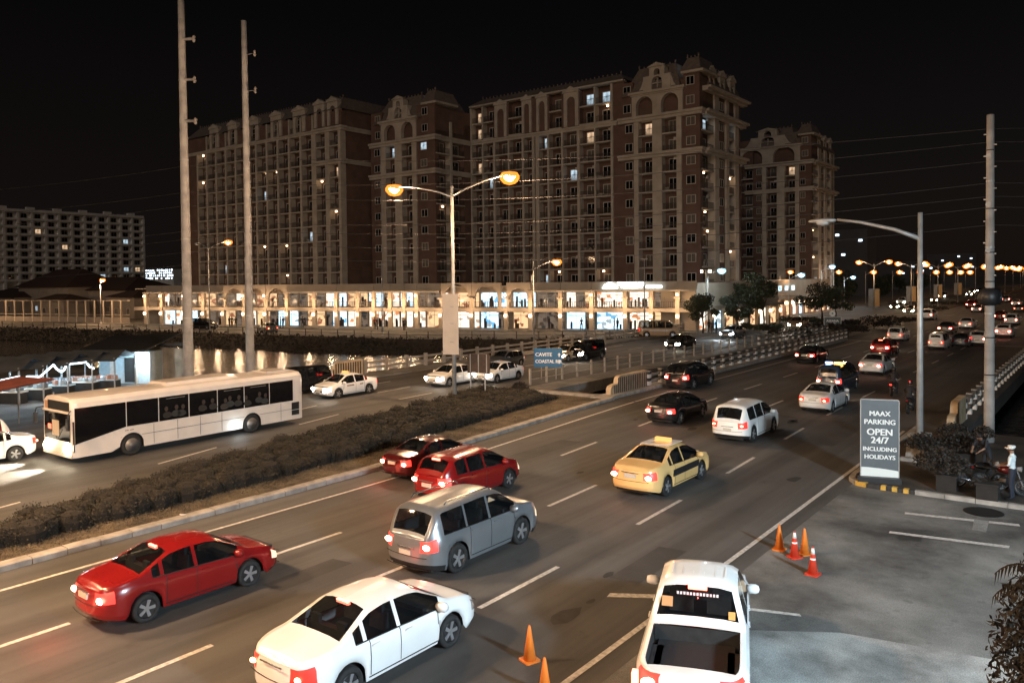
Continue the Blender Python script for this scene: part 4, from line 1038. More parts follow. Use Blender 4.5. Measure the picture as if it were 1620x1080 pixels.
def wheel_meshes(r):
    if r in _wheels: return _wheels[r]
    t = MB(); w_ = .21
    t.lathe([(r*.64, -w_/2+.02), (r*.72, -w_/2), (r*.94, -w_/2+.005), (r, -w_/2+.04), (r, w_/2-.04), (r*.94, w_/2-.005), (r*.72, w_/2), (r*.64, w_/2-.02), (r*.64, -w_/2+.02)], (0, 0, 0), 22, 'X')
    tm = t.mesh('wheel', TYRE, True)
    m = MB(); m.lathe([(0, .03), (r*.60, .03), (r*.63, .06), (r*.66, .095), (r*.64, .1), (r*.60, .07)], (0, 0, 0), 22, 'X', m=1)
    m.m = [1]*len(m.f)
    for k in range(5):
        a = 2*math.pi*k/5; d = Vector((0, math.cos(a), math.sin(a))); n_ = Vector((0, -d.z, d.y))
        p = [d*r*.08+n_*r*.09, d*r*.62+n_*r*.12, d*r*.62-n_*r*.12, d*r*.08-n_*r*.09]
        m.quad(*[(.085, q.y, q.z) for q in p], m=0); m.quad(*[(.085, q.y, q.z) for q in (p[0], p[1])], *[(.035, q.y, q.z) for q in (p[1], p[0])], m=0); m.quad(*[(.085, q.y, q.z) for q in (p[3], p[2])], *[(.035, q.y, q.z) for q in (p[2], p[3])], m=0)
    m.lathe([(0, .10), (r*.13, .10), (r*.15, .04)], (0, 0, 0), 10, 'X', m=0)
    rm = m.mesh('rim', [RIM, BLACKP]); _wheels[r] = (tm, rm); return _wheels[r]
def car(kind, p, rz, pm, label, cat, tail=None, head=None, end=0, scale=1.08, brake=False, roof=None, group='vehicles in the road traffic', plate=True, name=None):
    """p: ground point under the middle of the rear (end=-1), the front (end=1) or the centre (0)"""
    D = car_meshes(kind); K = D['_K']; f = Vector((-math.sin(rz), math.cos(rz), 0))
    c = Vector((p[0], p[1], 0))-f*(D['_end']*end*scale)
    o = empty(name or {'sedan': 'sedan', 'hatch': 'hatchback', 'suv': 'sport_utility_vehicle', 'van': 'van', 'pickup': 'pickup_truck'}[kind], c, rz, label, cat, group); o.scale = (scale,)*3
    T = tail or TAIL_OFF; Hh = (HEADS if (head is HEAD_ON and end <= 0) else HEAD_ON if head is HEAD_ON else head) or LENS
    inst('body', D['body'], o, mats=[pm])
    for k, n_, m_ in (('windshield', 'windshield', GLASS), ('rear_window', 'rear_window', GLASS), ('side_window_a', 'side_window', GLASS), ('side_window_b', 'side_window', GLASS), ('headlight_a', 'headlight', Hh), ('headlight_b', 'headlight', Hh), ('taillight_a', 'taillight', T), ('taillight_b', 'taillight', T), ('bumper', 'bumper', BLACKP if kind != 'sedan' else pm), ('bumper_r', 'bumper', BLACKP if kind != 'sedan' else pm), ('grille', 'grille', BLACKP)):
        if k in D: inst(n_, D[k], o, mats=[m_])
    inst('floor', D['floor'], o); inst('door_gap', D['door_gap'], o)['kind'] = 'stuff'; inst('handle', D['handle'], o, mats=[pm])
    mx, my, mz = D['_m']
    inst('seats', D['seat'], o)['kind'] = 'stuff'
    for s in (1, -1): inst('mirror', D['mirror'], o, (s*mx, my, mz), mats=[pm])
    tm, rm = wheel_meshes(K['r'])
    for s in (1, -1):
        for yw in K['wy']:
            w_ = inst('wheel', tm, o, (s*(K['W']/2-.125), yw, K['r'])); 
            if s < 0: w_.rotation_euler.z = math.pi
            inst('rim', rm, w_)
    if plate:
        MB().b2(-.2, .2, -D['_end']-.115, -D['_end']-.075, .62 if kind != 'sedan' else .70, .74 if kind != 'sedan' else .82).build('number_plate', PLATE, o)
        MB().b2(-.2, .2, D['_end']+.07, D['_end']+.115, .42, .54).build('number_plate', PLATE, o)
    if tail in (TAIL_ON, TAIL_HOT) and end <= 0:
        zc = D['_wb']-.16
        for s in (1, -1):
            m = MB(); bw = .055 if tail is TAIL_ON else .085; m.lathe([(0, -.03), (bw*.7, -.025), (bw, 0), (bw, .02)], (0, 0, 0), 10, 'Y'); m.v = [(x*1.35, y, z*.8) for x, y, z in m.v]
            m.build('rear_bulb', BULB if tail is TAIL_ON else BULBH, o, loc=(s*(K['W']/2-.25), -D['_end']-.035, zc))
    if head is HEAD_ON and end > 0:
        for s in (1, -1):
            m = MB(); m.lathe([(0, .05), (.07, .04), (.11, 0), (.10, -.02)], (0, 0, 0), 12, 'Y'); m.build('headlight_bulb', HEAD_ON, o, loc=(s*(K['W']/2-.27), D['_end']+.045, .66 if kind != 'van' else .80))
    MB().b2(-.30, .30, -D['_end']-.118, -D['_end']-.10, .80 if kind != 'sedan' else .86, .825 if kind != 'sedan' else .88).build('badge_bar', CHROME, o)
    if brake:
        y, z = D['_hb']; MB().b2(-.16, .16, y-.03, y+.03, z-.03, z+.035).build('high_brake_light', BRK, o)
    if 'bed' in D:
        inst('cargo_bed', D['bed'], o); inst('roof_rib', D['roof_rib'], o)
    if roof == 'taxi':
        m = MB(); z = smooth(K['top'], 0)+.02; m.b2(-.28, .28, -.06, .10, z, z+.13); m.build('taxi_sign', glow('taxi_sign_glow', (1, .45, .12), 1.0), o)
    if roof == 'rack':
        m = MB(); z = smooth(K['top'], 0)+.03
        for s in (-1, 1): m.tube([(s*.6, -1.6, z-.03), (s*.6, -1.5, z+.05), (s*.6, .2, z+.05), (s*.6, .3, z-.03)], .02, 6)
        m.build('roof_rail', CHROME, o)
    return o
def beams(o, e, scale=1.0, col=(1.0, .86, .66), K=None, pitch=.10, xs=.62, y=2.3, z=.7):
    for s in (-1, 1):
        l = light('SPOT', 'headlight_beam', (s*xs, y, z), e, col, .06, o, angle=rad(62), blend=.8)
        l.rotation_euler = (math.pi/2-pitch, 0, 0)
def tailglow(o, e, y=-3.1, z=.55):
    l = light('POINT', 'tail_glow', (0, y, z), e, (1, .10, .06), .3, o)
NB, SB = 0.0, math.pi
def g(px, py): return at(px, py, 0)
def mid(a, b_): return (a+b_)/2
def pix(X, Y, Z=0.0):
    d = Y*math.cos(YAW)-X*math.sin(YAW); r = X*math.cos(YAW)+Y*math.sin(YAW); px = 810+FPX*r/d; return px, 440-ROLL*(px-810)+(CAMH-Z)*FPX/d
def shift(o, dx, dy):
    px, py = pix(o.location.x, o.location.y); q = at(px+dx, py+dy); q0 = at(px, py); o.location.x += q.x-q0.x; o.location.y += q.y-q0.y
# --- near carriageway, rears towards us
o = car('sedan', mid(g(120, 960), g(238, 975))+Vector((-.0, .2, 0)), -.02, P_RED, 'bright red sedan with glaring brake lights in the lane nearest the median kerb', 'car', TAIL_HOT, HEAD_ON, -1, brake=True); tailglow(o, 26); beams(o, 60)
shift(o, -40, 24)
o = car('sedan', (-13.5, 10.4), .0, P_WHITE, 'white sedan with a red high brake light, nearest car left of the pickup', 'car', TAIL_ON, LENS, -1, 1.12, brake=True, plate=False); tailglow(o, 5)
shift(o, -28, 42)
o = car('suv', mid(g(612, 860), g(735, 897))+Vector((.2, -.1, 0)), .0, P_SILVER, 'silver grey sport utility vehicle with lit rear lights beside the red hatchback', 'car', TAIL_HOT, HEAD_ON, -1, roof='rack'); tailglow(o, 6); beams(o, 60)
shift(o, -22, 26)
o = car('hatch', mid(g(650, 790), g(722, 800))+Vector((0, .0, 0)), .0, P_RED, 'red hatchback between the silver vehicle and the maroon car', 'car', TAIL_HOT, HEAD_ON, -1, 1.14, brake=True); tailglow(o, 14)
shift(o, -6, 4)
o = car('sedan', mid(g(592, 752), g(655, 768)), .0, P_MAROON, 'dark maroon car hugging the median kerb behind the red hatchback', 'car', TAIL_HOT, LENS, -1, 1.0); tailglow(o, 12)
o = car('sedan', mid(g(1022, 663), g(1078, 670)), .0, P_BLACK, 'black sedan with white lit rear lower left of the bridge end wall', 'car', TAIL_HOT, HEAD_ON, -1, brake=False); tailglow(o, 5)
shift(o, -6, 6)
o = car('suv', mid(g(1047, 613), g(1092, 622)), .0, P_BLACK, 'black sport utility vehicle beside the start of the checkered bridge railing', 'car', TAIL_HOT, HEAD_ON, -1); tailglow(o, 5)
o = car('suv', mid(g(1130, 682), g(1188, 692)), .0, P_WHITE, 'white short sport utility vehicle with dark rear glass in mid road', 'car', TAIL_ON, LENS, -1, 1.05, name='sport_utility_vehicle')
shift(o, -5, 13)
o.children[0]  # keep
TX = car('sedan', mid(g(970, 763), g(1052, 778)), .0, P_TAXI, 'yellow taxi sedan with a pale roof and black side stripe', 'taxi', TAIL_HOT, LENS, -1, 1.16, roof='taxi', brake=False); tailglow(TX, 2)
shift(TX, -8, 16)
o = car('sedan', mid(g(1255, 574), g(1290, 578)), .0, P_BLACK, 'dark sedan with red rear lights next to the far part of the checkered railing', 'car', TAIL_HOT, HEAD_ON, -1, 1.1)
o = car('sedan', mid(g(1264, 643), g(1318, 652)), .0, P_WHITE, 'white sedan right behind the dark van in the second lane', 'car', TAIL_ON, HEAD_ON, -1, 1.1)
shift(o, -4, 6)
W11 = o
o = car('van', mid(g(1290, 616), g(1338, 624)), .0, P_BLUE, 'dark van with white lit tail and coloured roof lights', 'van', TAIL_HOT, HEAD_ON, -1, 1.0)
shift(o, -3, 4)
m = MB(); m.b2(-.6, -.15, -1.0, -.8, 2.03, 2.12); m.build('roof_light', glow('blue_roof_light', (.3, .5, 1), 5), o); m = MB(); m.b2(.0, .7, -1.0, -.8, 2.03, 2.12); m.build('roof_light', glow('amber_roof_light', (1, .5, .1), 5), o)
o = car('sedan', mid(g(1362, 587), g(1397, 592)), .0, P_WHITE, 'white sedan between the red car and the dark van', 'car', TAIL_HOT, HEAD_ON, -1, 1.1)
shift(o, -3, 4)
o = car('hatch', mid(g(1378, 563), g(1405, 565)), .0, P_RED, 'small red hatchback far along the road with all rear lights lit', 'car', TAIL_HOT, HEAD_ON, -1, 1.15, brake=True); tailglow(o, 8)
o = car('suv', mid(g(1400, 540), g(1430, 542)), .0, P_WHITE, 'white sport utility vehicle at the far end of the bridge near the median tip', 'car', TAIL_ON, HEAD_ON, -1, 1.0); beams(o, 160)
o = car('van', mid(g(1463, 553), g(1497, 555)), .0, P_WHITE, 'cream white van with large rear window just right of the street lamp', 'van', TAIL_ON, LENS, -1, .92)
o = car('sedan', mid(g(1481, 528), g(1508, 529)), .0, P_GREY, 'grey sedan with glaring rear ahead of the cream white van', 'car', TAIL_HOT, HEAD_ON, -1, 1.1)
o = car('sedan', mid(g(1505, 549), g(1530, 551)), .0, P_GREY, 'dim grey sedan between the cream van and the white car by the big pole', 'car', TAIL_OFF, LENS, -1, 1.05)
o = car('hatch', mid(g(1530, 548), g(1562, 549)), .0, P_WHITE, 'white hatchback with red lights half behind the big pole', 'car', TAIL_HOT, HEAD_ON, -1, 1.15)
o = car('sedan', mid(g(1515, 520), g(1538, 521)), .0, P_WHITE, 'white sedan alone in the distance left of the big pole', 'car', TAIL_ON, HEAD_ON, -1, 1.1)
o = car('hatch', mid(g(1573, 535), g(1600, 535)), .0, P_WHITE, 'white hatchback with big red lights right of the big pole', 'car', TAIL_HOT, HEAD_ON, -1, 1.15); tailglow(o, 8)
o = car('suv', mid(g(1588, 515), g(1610, 515)), .0, P_WHITE, 'white vehicle farther off at the right edge with red lights', 'car', TAIL_HOT, HEAD_ON, -1, 1.05)
o = car('sedan', mid(g(1572, 507), g(1590, 507)), .0, P_RED, 'red lit car in the distance just right of the big pole', 'car', TAIL_HOT, LENS, -1, 1.1)
o = car('sedan', mid(g(1605, 494), g(1617, 494)), .0, P_GREY, 'farthest grey sedan at the right edge', 'car', TAIL_ON, LENS, -1, 1.1)
# taxi trim: pale roof panel, dark side band
ro = MB(); ro.b2(-.52, .52, -.66, .44, 1.475, 1.49); ro.build('roof_panel', P_WHITE, TX)
sbm = MB(); sbm.b2(.868, .885, -1.0, 1.0, .58, .80); sbm.build('side_stripe', BLACKP, TX); sbm = MB(); sbm.b2(-.885, -.868, -1.0, 1.0, .58, .80); sbm.build('side_stripe', BLACKP, TX)
# pickup at the parking mouth
pz = rad(21)
PU = car('pickup', (-6.0, 12.95), pz, P_WHITE, 'white pickup truck with open dark cargo bed at the parking entrance', 'pickup truck', TAIL_HOT, HEAD_ON, -1, 1.10, plate=False)
y, z = KINDS['pickup']['rg'][1], 1.78
MB().b2(-.17, .17, -.44, -.36, 1.70, 1.77).build('high_brake_light', BRK, PU)
light('POINT', 'brake_glow', (0, -.75, 1.75), 3.0, (1, .08, .06), .02, PU); light('POINT', 'tail_glow', (-1.15, -2.7, .9), 4, (1, .1, .06), .1, PU)
for s in (-1, 1): MB().b2(s*.84, s*.935, -2.665, -2.50, .74, 1.08).build('taillight', BRK, PU)
MB().b2(-.13, .13, -2.76, -2.70, .93, 1.03).build('handle', BLACKP, PU)
for k, (x, zz, w_, h_, c) in enumerate(((-.55, 1.47, .10, .09, (.45, .24, .10)), (.62, 1.33, .06, .07, (.6, .3, .08)))):
    m = MB(); m.box(x, -.645+(zz-1.22)*.48, zz, w_*2, .012, h_*2, rx=-.447); m.build('window_sticker', mat('sticker_%d' % k, c, .6), PU)
for k in range(13):
    m = MB(); m.box(-.36+k*.06, -.455, 1.62, .038, .012, .05, rx=-.447); m.build('sticker_lettering', mat('pale_lettering', (.5, .5, .52), .6), PU)
beams(PU, 90)
for o_ in list(bpy.data.objects):
    if o_.type == 'EMPTY' and o_.parent is None and o_.get('group') == 'vehicles in the road traffic' and 9 < o_.location.y < 130 and o_ is not PU and not any(c_.name.startswith('headlight_beam') for c_ in o_.children): beams(o_, 110)
# --- oncoming carriageway, fronts towards us
ta = car('sedan', mid(g(480, 630), g(530, 633)), SB, P_WHITE, 'white taxi sedan with lit headlights just right of the bus', 'taxi', TAIL_ON, HEAD_ON, 1, 1.08, roof='taxi'); beams(ta, 330)
for s in (-1, 1):
    for k in range(6): MB().b2(s*.872, s*.884, .05+k*.10, .12+k*.10, .72, .81).build('door_lettering', mat('brown_lettering', (.12, .05, .04), .6), ta)
    for k in range(3): MB().b2(s*.872, s*.884, -.75+k*.10, -.68+k*.10, .73, .81).build('door_lettering', mat('brown_lettering', (.12, .05, .04), .6), ta)
car('suv', (-48.2, 34.6), SB, P_BLACK, 'black sport utility vehicle half hidden behind the bus tail', 'car', TAIL_ON, HEAD_ON, 1, 1.1)
o = car('sedan', mid(g(660, 611), g(708, 615)), SB, P_WHITE, 'white sedan with black grille coming out from behind the centre lamp post', 'car', TAIL_ON, HEAD_ON, 1, 1.08); beams(o, 330)
o = car('sedan', mid(g(737, 606), g(785, 608)), SB, P_WHITE, 'white sedan with headlights lit behind the back of the brown board', 'car', TAIL_ON, HEAD_ON, 1, 1.06); beams(o, 160)
o = car('hatch', mid(g(760, 583), g(800, 583)), SB, P_GREY, 'grey hatchback with a red lamp behind the white sedan near the brown board', 'car', TAIL_ON, TAIL_ON, 1, 1.0)
o = car('sedan', mid(g(868, 573), g(890, 573)), SB, P_TAN, 'tan sedan half hidden behind the blue direction sign', 'car', TAIL_ON, HEAD_ON, 1, 1.05)
o = car('van', mid(g(893, 570), g(925, 573)), SB, P_BLACK, 'black van with bright headlights right of the blue direction sign', 'van', TAIL_ON, HEAD_ON, 1, 1.0); beams(o, 220)
o = car('sedan', mid(g(1046, 553), g(1078, 554)), SB, P_BLACK, 'black sedan with two yellowish headlights on the far bridge', 'car', TAIL_ON, HEAD_ON, 1, 1.1); beams(o, 300)
o = car('sedan', mid(g(1133, 535), g(1163, 537)), SB, P_SILVER, 'silver sedan with dazzling cold headlights on the far bridge', 'car', TAIL_ON, glow('cold_headlight', (.8, .95, 1), 35), 1, 1.15); beams(o, 420, col=(.85, .95, 1))
o = car('hatch', mid(g(1243, 520), g(1268, 522)), SB, P_TAN, 'farther oncoming car reduced to a pair of dazzling headlights', 'car', TAIL_ON, glow('far_headlight', (1, .85, .55), 60), 1, 1.2); beams(o, 900)
o = car('sedan', mid(g(1428, 497), g(1446, 497)), SB, P_GREY, 'far oncoming car behind the median bushes with two white headlights', 'car', TAIL_ON, glow('far_headlight', (1, .85, .55), 60), 1, 1.2)
o = car('sedan', mid(g(-12, 727), g(30, 727)), SB, P_WHITE, 'white sedan cut by the left edge beside the bus front', 'car', TAIL_ON, LENS, 0, 1.08)
shift(o, -52, 8)
o = car('suv', (-42.6, 18.6), SB, P_WHITE, 'white vehicle behind the first one at the left edge', 'car', TAIL_ON, LENS, 0, 1.0)
o.location = (-43.9, 14.6, 0)
shift(o, -34, 4)
o = car('van', tuple(g(1042, 533))[:2], rad(-60), P_TAN, 'tan van standing broadside before the arcade shops', 'van', TAIL_ON, LENS, 0, 1.15, group='vehicles by the arcade')
o = car('suv', tuple(g(322, 521))[:2], rad(-72), P_BLACK, 'black vehicle with red rear light on the promenade before the shops', 'car', TAIL_HOT, LENS, 0, 1.1, group='vehicles by the arcade'); tailglow(o, 15)
o = car('sedan', tuple(g(425, 526))[:2], rad(70), P_GREY, 'low grey car with an orange light on the promenade right of the second pole', 'car', TAIL_ON, HEAD_ON, 0, 1.1, group='vehicles by the arcade')
FARH = glow('far_headlight', (1, .85, .55), 60)
for k, (x, y) in enumerate(((-42.5, 205), (-46.5, 232), (-43.5, 262), (-47.5, 300), (-44.5, 338), (-48.0, 372), (-50, 410))):
    car(('sedan', 'suv')[k % 2], (x, y), SB, (P_GREY, P_WHITE, P_TAN)[k % 3], 'distant oncoming car with dazzling headlights, %s of the far file' % ('nearest', 'second', 'third', 'fourth', 'fifth', 'sixth', 'last')[k], 'car', TAIL_ON, FARH, 1, 1.15, plate=False)
for k, (x, y) in enumerate(((-27.5, 158), (-24.0, 192), (-28, 215), (-20.5, 232), (-25.5, 262), (-21.5, 300))):
    car(('suv', 'sedan')[k % 2], (x, y), NB, (P_WHITE, P_SILVER, P_RED)[k % 3], 'distant car driving away with red lights, %s beyond the bridge' % ('nearest', 'second', 'third', 'fourth', 'fifth', 'farthest')[k], 'car', TAIL_HOT, LENS, -1, 1.15, plate=False)
# --- bus
def bus():
    L, W, H = 12.9, 2.9, 3.08; h2 = L/2; w2 = W/2
    o = empty('bus', (-39.18, 22.95, 0), SB+rad(0.4), 'long white city bus with dark windows and passengers inside', 'bus', 'vehicles in the road traffic'); BW = paint('bus_white', (.62, .57, .52), .4)
    wy = (h2-2.75, -h2+3.45); r = .5; Ra = .60
    prof = [(w2-.02, .0), (w2, .25), (w2, 1.0), (w2, 2.55), (w2-.05, 2.82), (w2-.22, 3.0), (w2*.5, 3.06), (0, 3.08)]
    ys = sorted(set([-h2, -h2+.08, -h2+.25, h2-.25, h2-.08, h2]+[yw-Ra*math.cos(math.pi*k/10) for yw in wy for k in range(11)]+[-h2+1+i*(L-2)/14 for i in range(15)]))
    b_ = MB(); rows_ = []
    for y in ys:
        e = 0.0; d = h2-abs(y)
        ins = .10*(1-d/.25)**2 if d < .25 else 0
        z0 = .33
        for yw in wy:
            if abs(y-yw) < Ra: z0 = max(z0, r+math.sqrt(max(0, Ra**2-(y-yw)**2)))
        rr = []
        for (x, z) in prof: rr.append((max(0, x-ins), max(z0+(z*.02), z if z > z0 else z0)))
        rows_.append(rr)
    n = len(prof)
    for i, y in enumerate(ys):
        for s in (1, -1):
            for (x, z) in rows_[i]: b_.v.append((s*x, y, z-(0.06 if (h2-abs(y)) < .02 and z > 2.9 else 0)))
    vid = lambda i, s, j: i*2*n+(0 if s > 0 else n)+j
    for i in range(len(ys)-1):
        for s in (1, -1):
            for j in range(n-1):
                q = [vid(i, s, j), vid(i+1, s, j), vid(i+1, s, j+1), vid(i, s, j+1)]
                if s < 0: q.reverse()
                # open the sides where the glass band runs
                b_.f.append(tuple(q)); b_.m.append(0)
    for i in (0, len(ys)-1):
        q = [vid(i, 1, j) for j in range(n)]+[vid(i, -1, j) for j in reversed(range(n-1))]
        b_.f.append(tuple(q)); b_.m.append(0)
    b_.build('body', BW, o)
    MB().b2(-w2+.3, w2-.3, -h2+.2, h2-.2, .3, 1.0).build('floor', BLACK, o)
    GB = mat('bus_glass', (.006, .006, .007), .07)
    # side glass: sloped first pane by the driver, then a row of panes
    for s in (1, -1):
        x = s*(w2+.012)
        m = MB(); yA = h2-.12; p = [(x, yA, .95), (x, yA-2.35, 1.42), (x, yA-2.35, 2.60), (x, yA, 2.60)]; m.quad(*(p if s < 0 else p[::-1])); m.build('side_window', GB, o)
        for k in range(6):
            y1 = h2-2.52-k*1.62; y0 = y1-1.57
            m = MB(); m.b2(x-.01*s, x, y0, y1, 1.42, 2.60); pn = m.build('side_window', GB, o)
            # passengers by the glass, seen as pale blurs of heads and shirts
            rr = random.Random(k*7+s)
            if 0 < k < 5 and s < 0:
                for q in range(rr.choice([1, 2, 3])):
                    yy = y0+.3+q*.5+rr.uniform(-.15, .15); zz = rr.uniform(1.42, 1.62); c = rr.choice([(.030, .025, .020), (.014, .012, .011), (.02, .022, .022), (.075, .065, .055), (.010, .010, .010)]); ln = rr.uniform(-.10, .10)
                    pm_ = MB(); n0 = 12
                    body = [(yy+.27*math.cos(t)*(1 if math.sin(t) > 0 else .8), zz+.10+(.24 if math.sin(t) > 0 else .1)*math.sin(t)) for t in [2*math.pi*k2/n0 for k2 in range(n0)]]
                    head = [(yy+ln+.10*math.cos(t), zz+.47+.13*math.sin(t)) for t in [2*math.pi*k2/n0 for k2 in range(n0)]]
                    for pl_, mi_ in ((body, 0), (head, 1)): pm_.quad(*[(x+s*.004, u_, max(1.43, v_)) for u_, v_ in pl_], m=mi_)
                    pm_.build('passenger', [mat('passenger_%d' % int(c[0]*1000), c, .9), mat('passenger_face', (.028, .018, .012), .8)], o)
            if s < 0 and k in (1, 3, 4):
                MB().b2(x, x+.012*s, y0+.2, y0+1.2, 2.48, 2.50).build('painted_lamp_reflection', mat('reflection_grey', (.25, .24, .23), .4), o)  # pale strip on the glass, painting a ceiling lamp's reflection
        MB().b2(x-.005*s, x+.004*s, h2-.10, h2-.02, .6, 2.0).build('door_edge', CHROME, o)
        for k in range(8):
            yy = h2-2.6-k*1.25
            if all(abs(yy-q) > .7 for q in wy): MB().b2(x-.005*s, x+.004*s, yy-.006, yy+.006, .40, 1.38).build('panel_line', SEAM, o)
        for yw in wy:
            ar = MB()
            for k in range(12):
                a0, a1 = math.pi*k/12, math.pi*(k+1)/12
                ar.quad(*[(x+s*.01, yw+rr_*math.cos(a), r+rr_*math.sin(a)) for rr_, a in ((Ra, a0), (Ra+.06, a0), (Ra+.06, a1), (Ra, a1))])
            ar.build('wheel_arch', BW, o)
        for (yy, zz, a, c) in ((-h2+.55, 1.10, .52, .42), (-h2+.55, .72, .52, .28)): MB().b2(x-.005*s, x+.006*s, yy-a/2, yy+a/2, zz-c/2, zz+c/2).build('vent_grille', BLACKP, o)
        MB().b2(x-.005*s, x+.004*s, -h2+.3, h2-2.2, .93, .945).build('panel_line', SEAM, o)
        for yy in (h2-2.5, h2-2.75, h2-2.6): MB().b2(x-.005*s, x+.006*s, yy-.09, yy+.09, 1.22-.16*(yy == h2-2.6), 1.25-.16*(yy == h2-2.6)).build('handle', BLACKP, o)
    # front
    y = h2+.012
    m = MB(); m.b2(-w2+.16, w2-.16, y-.01, y, 1.05, 2.32); m.build('windshield', GB, o)
    m = MB(); m.b2(-w2+.22, w2-.55, y-.01, y+.005, 2.44, 2.86); m.build('destination_sign', BLACKP, o); m = MB(); m.b2(w2-.52, w2-.24, y-.01, y+.008, 2.46, 2.80); m.build('route_number_box', mat('route_box', (.35, .2, .12), .5), o)
    m = MB(); m.b2(-w2+.1, w2-.1, y-.02, y+.05, 2.34, 2.40); m.build('visor', BW, o)
    m = MB(); m.b2(-.2, .45, y, y+.02, 1.25, 1.95); m.build('painted_windshield_reflection', mat('reflection_tan', (.42, .34, .26), .7), o)  # tan patch laid on the glass as a painted reflection
    m = MB(); m.box(.72, y+.015, 1.62, .3, .02, .22); m.build('dashboard_lamp', glow('dash_red', (1, .12, .06), 2.5), o)
    for s in (1, -1):
        m = MB(); m.lathe([(0, .0), (.21, .0), (.20, .10), (.10, .17), (0, .18)], (s*1.0, h2, .72), 14, 'Y'); m.build('headlight', glow('bus_headlight', (1, .86, .6), 45), o)
        m = MB(); m.tube([(s*(w2-.1), h2, 2.5), (s*(w2+.18), h2+.22, 2.42), (s*(w2+.2), h2+.26, 2.2)], .025, 6); a = m.build('mirror_arm', BLACKP, o); m = MB(); m.box(s*(w2+.2), h2+.26, 1.95, .2, .12, .5); m.build('mirror', BLACKP, a)
        tm, rm = wheel_meshes(.5)
        for yw in wy:
            ww = inst('wheel', tm, o, (s*(w2-.14), yw, .5)); ww.scale = (1.35, 1, 1); ww.rotation_euler.z = 0 if s > 0 else math.pi
            m = MB(); m.lathe([(.0, .05), (.10, .06), (.13, .10), (.19, .10), (.22, .03), (.31, .02), (.33, .1)], (0, 0, 0), 20, 'X'); m.build('hub', mat('steel_hub', (.18, .18, .18), .5, .5), ww, True)
    m = MB(); m.b2(-w2+.02, w2-.02, h2, h2+.04, .34, .50); m.build('bumper', BW, o)
    m = MB(); m.b2(-.30, .30, h2+.04, h2+.055, .42, .52); m.build('number_plate', PLATE, o)
    for s in (-1, 1):
        m = MB(); m.tube([(s*.05, y+.01, 1.10), (s*.55, y+.02, 1.6)], .012, 4); m.build('wiper', BLACKP, o)
    # roof pod
    m = MB(); m.prism([(-.85, -2.6), (.85, -2.6), (.85, 1.6), (-.85, 1.6)], 3.05, 3.20); m.v = [(x*(1 if z < 3.1 else .88), yv*(1 if z < 3.1 else .93), z) for x, yv, z in m.v]; m.build('air_conditioner', BW, o)
    m = MB(); m.b2(-.7, .7, -h2+.4, -h2+1.9, 3.07, 3.13); m.build('roof_hatch', BW, o)
    m = MB(); m.lathe([(0, 0), (.06, 0), (.05, .03), (0, .03)], (-w2-.01, wy[1]+1.05, .66), 10, 'X'); m.build('side_lamp', glow('cold_marker', (.75, .93, 1), 40), o)
    l = light('POINT', 'side_lamp_glow', (-w2-.35, wy[1]+1.05, .5), 14, (.75, .93, 1), .05, o)
    beams(o, 4200, y=h2+.25, z=.74, xs=1.0, pitch=.24)
    l = light('POINT', 'headlight_spill', (0, h2+1.3, .8), 9, (1, .84, .6), .3, o)
    return o
BUS = bus()
# ================================================================== STREET LAMPS
SOD = glow('sodium_glass', (1.0, .62, .26), 120.0); SODF = glow('sodium_glass_far', (1.0, .60, .24), 60.0); 
def halo_mat(name, c, e):
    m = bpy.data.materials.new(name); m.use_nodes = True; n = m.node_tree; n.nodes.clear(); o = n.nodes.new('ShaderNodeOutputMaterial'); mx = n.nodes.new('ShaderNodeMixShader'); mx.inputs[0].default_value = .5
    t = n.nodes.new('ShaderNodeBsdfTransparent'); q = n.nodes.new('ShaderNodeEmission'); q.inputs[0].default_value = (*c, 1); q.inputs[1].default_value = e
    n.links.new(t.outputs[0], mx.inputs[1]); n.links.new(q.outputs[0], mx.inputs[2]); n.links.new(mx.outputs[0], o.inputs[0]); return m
CORE = glow('sodium_core', (1.0, .72, .38), 12.0)
HALO = halo_mat('sodium_halo', (1.0, .20, .02), 2.3); HALOC = halo_mat('cold_halo', (.35, .72, 1.0), 1.8)
COLDG = glow('cold_lamp_glass', (.75, .93, 1.0), 90.0)
OFFG = mat('unlit_lamp_glass', (.45, .46, .45), .3)
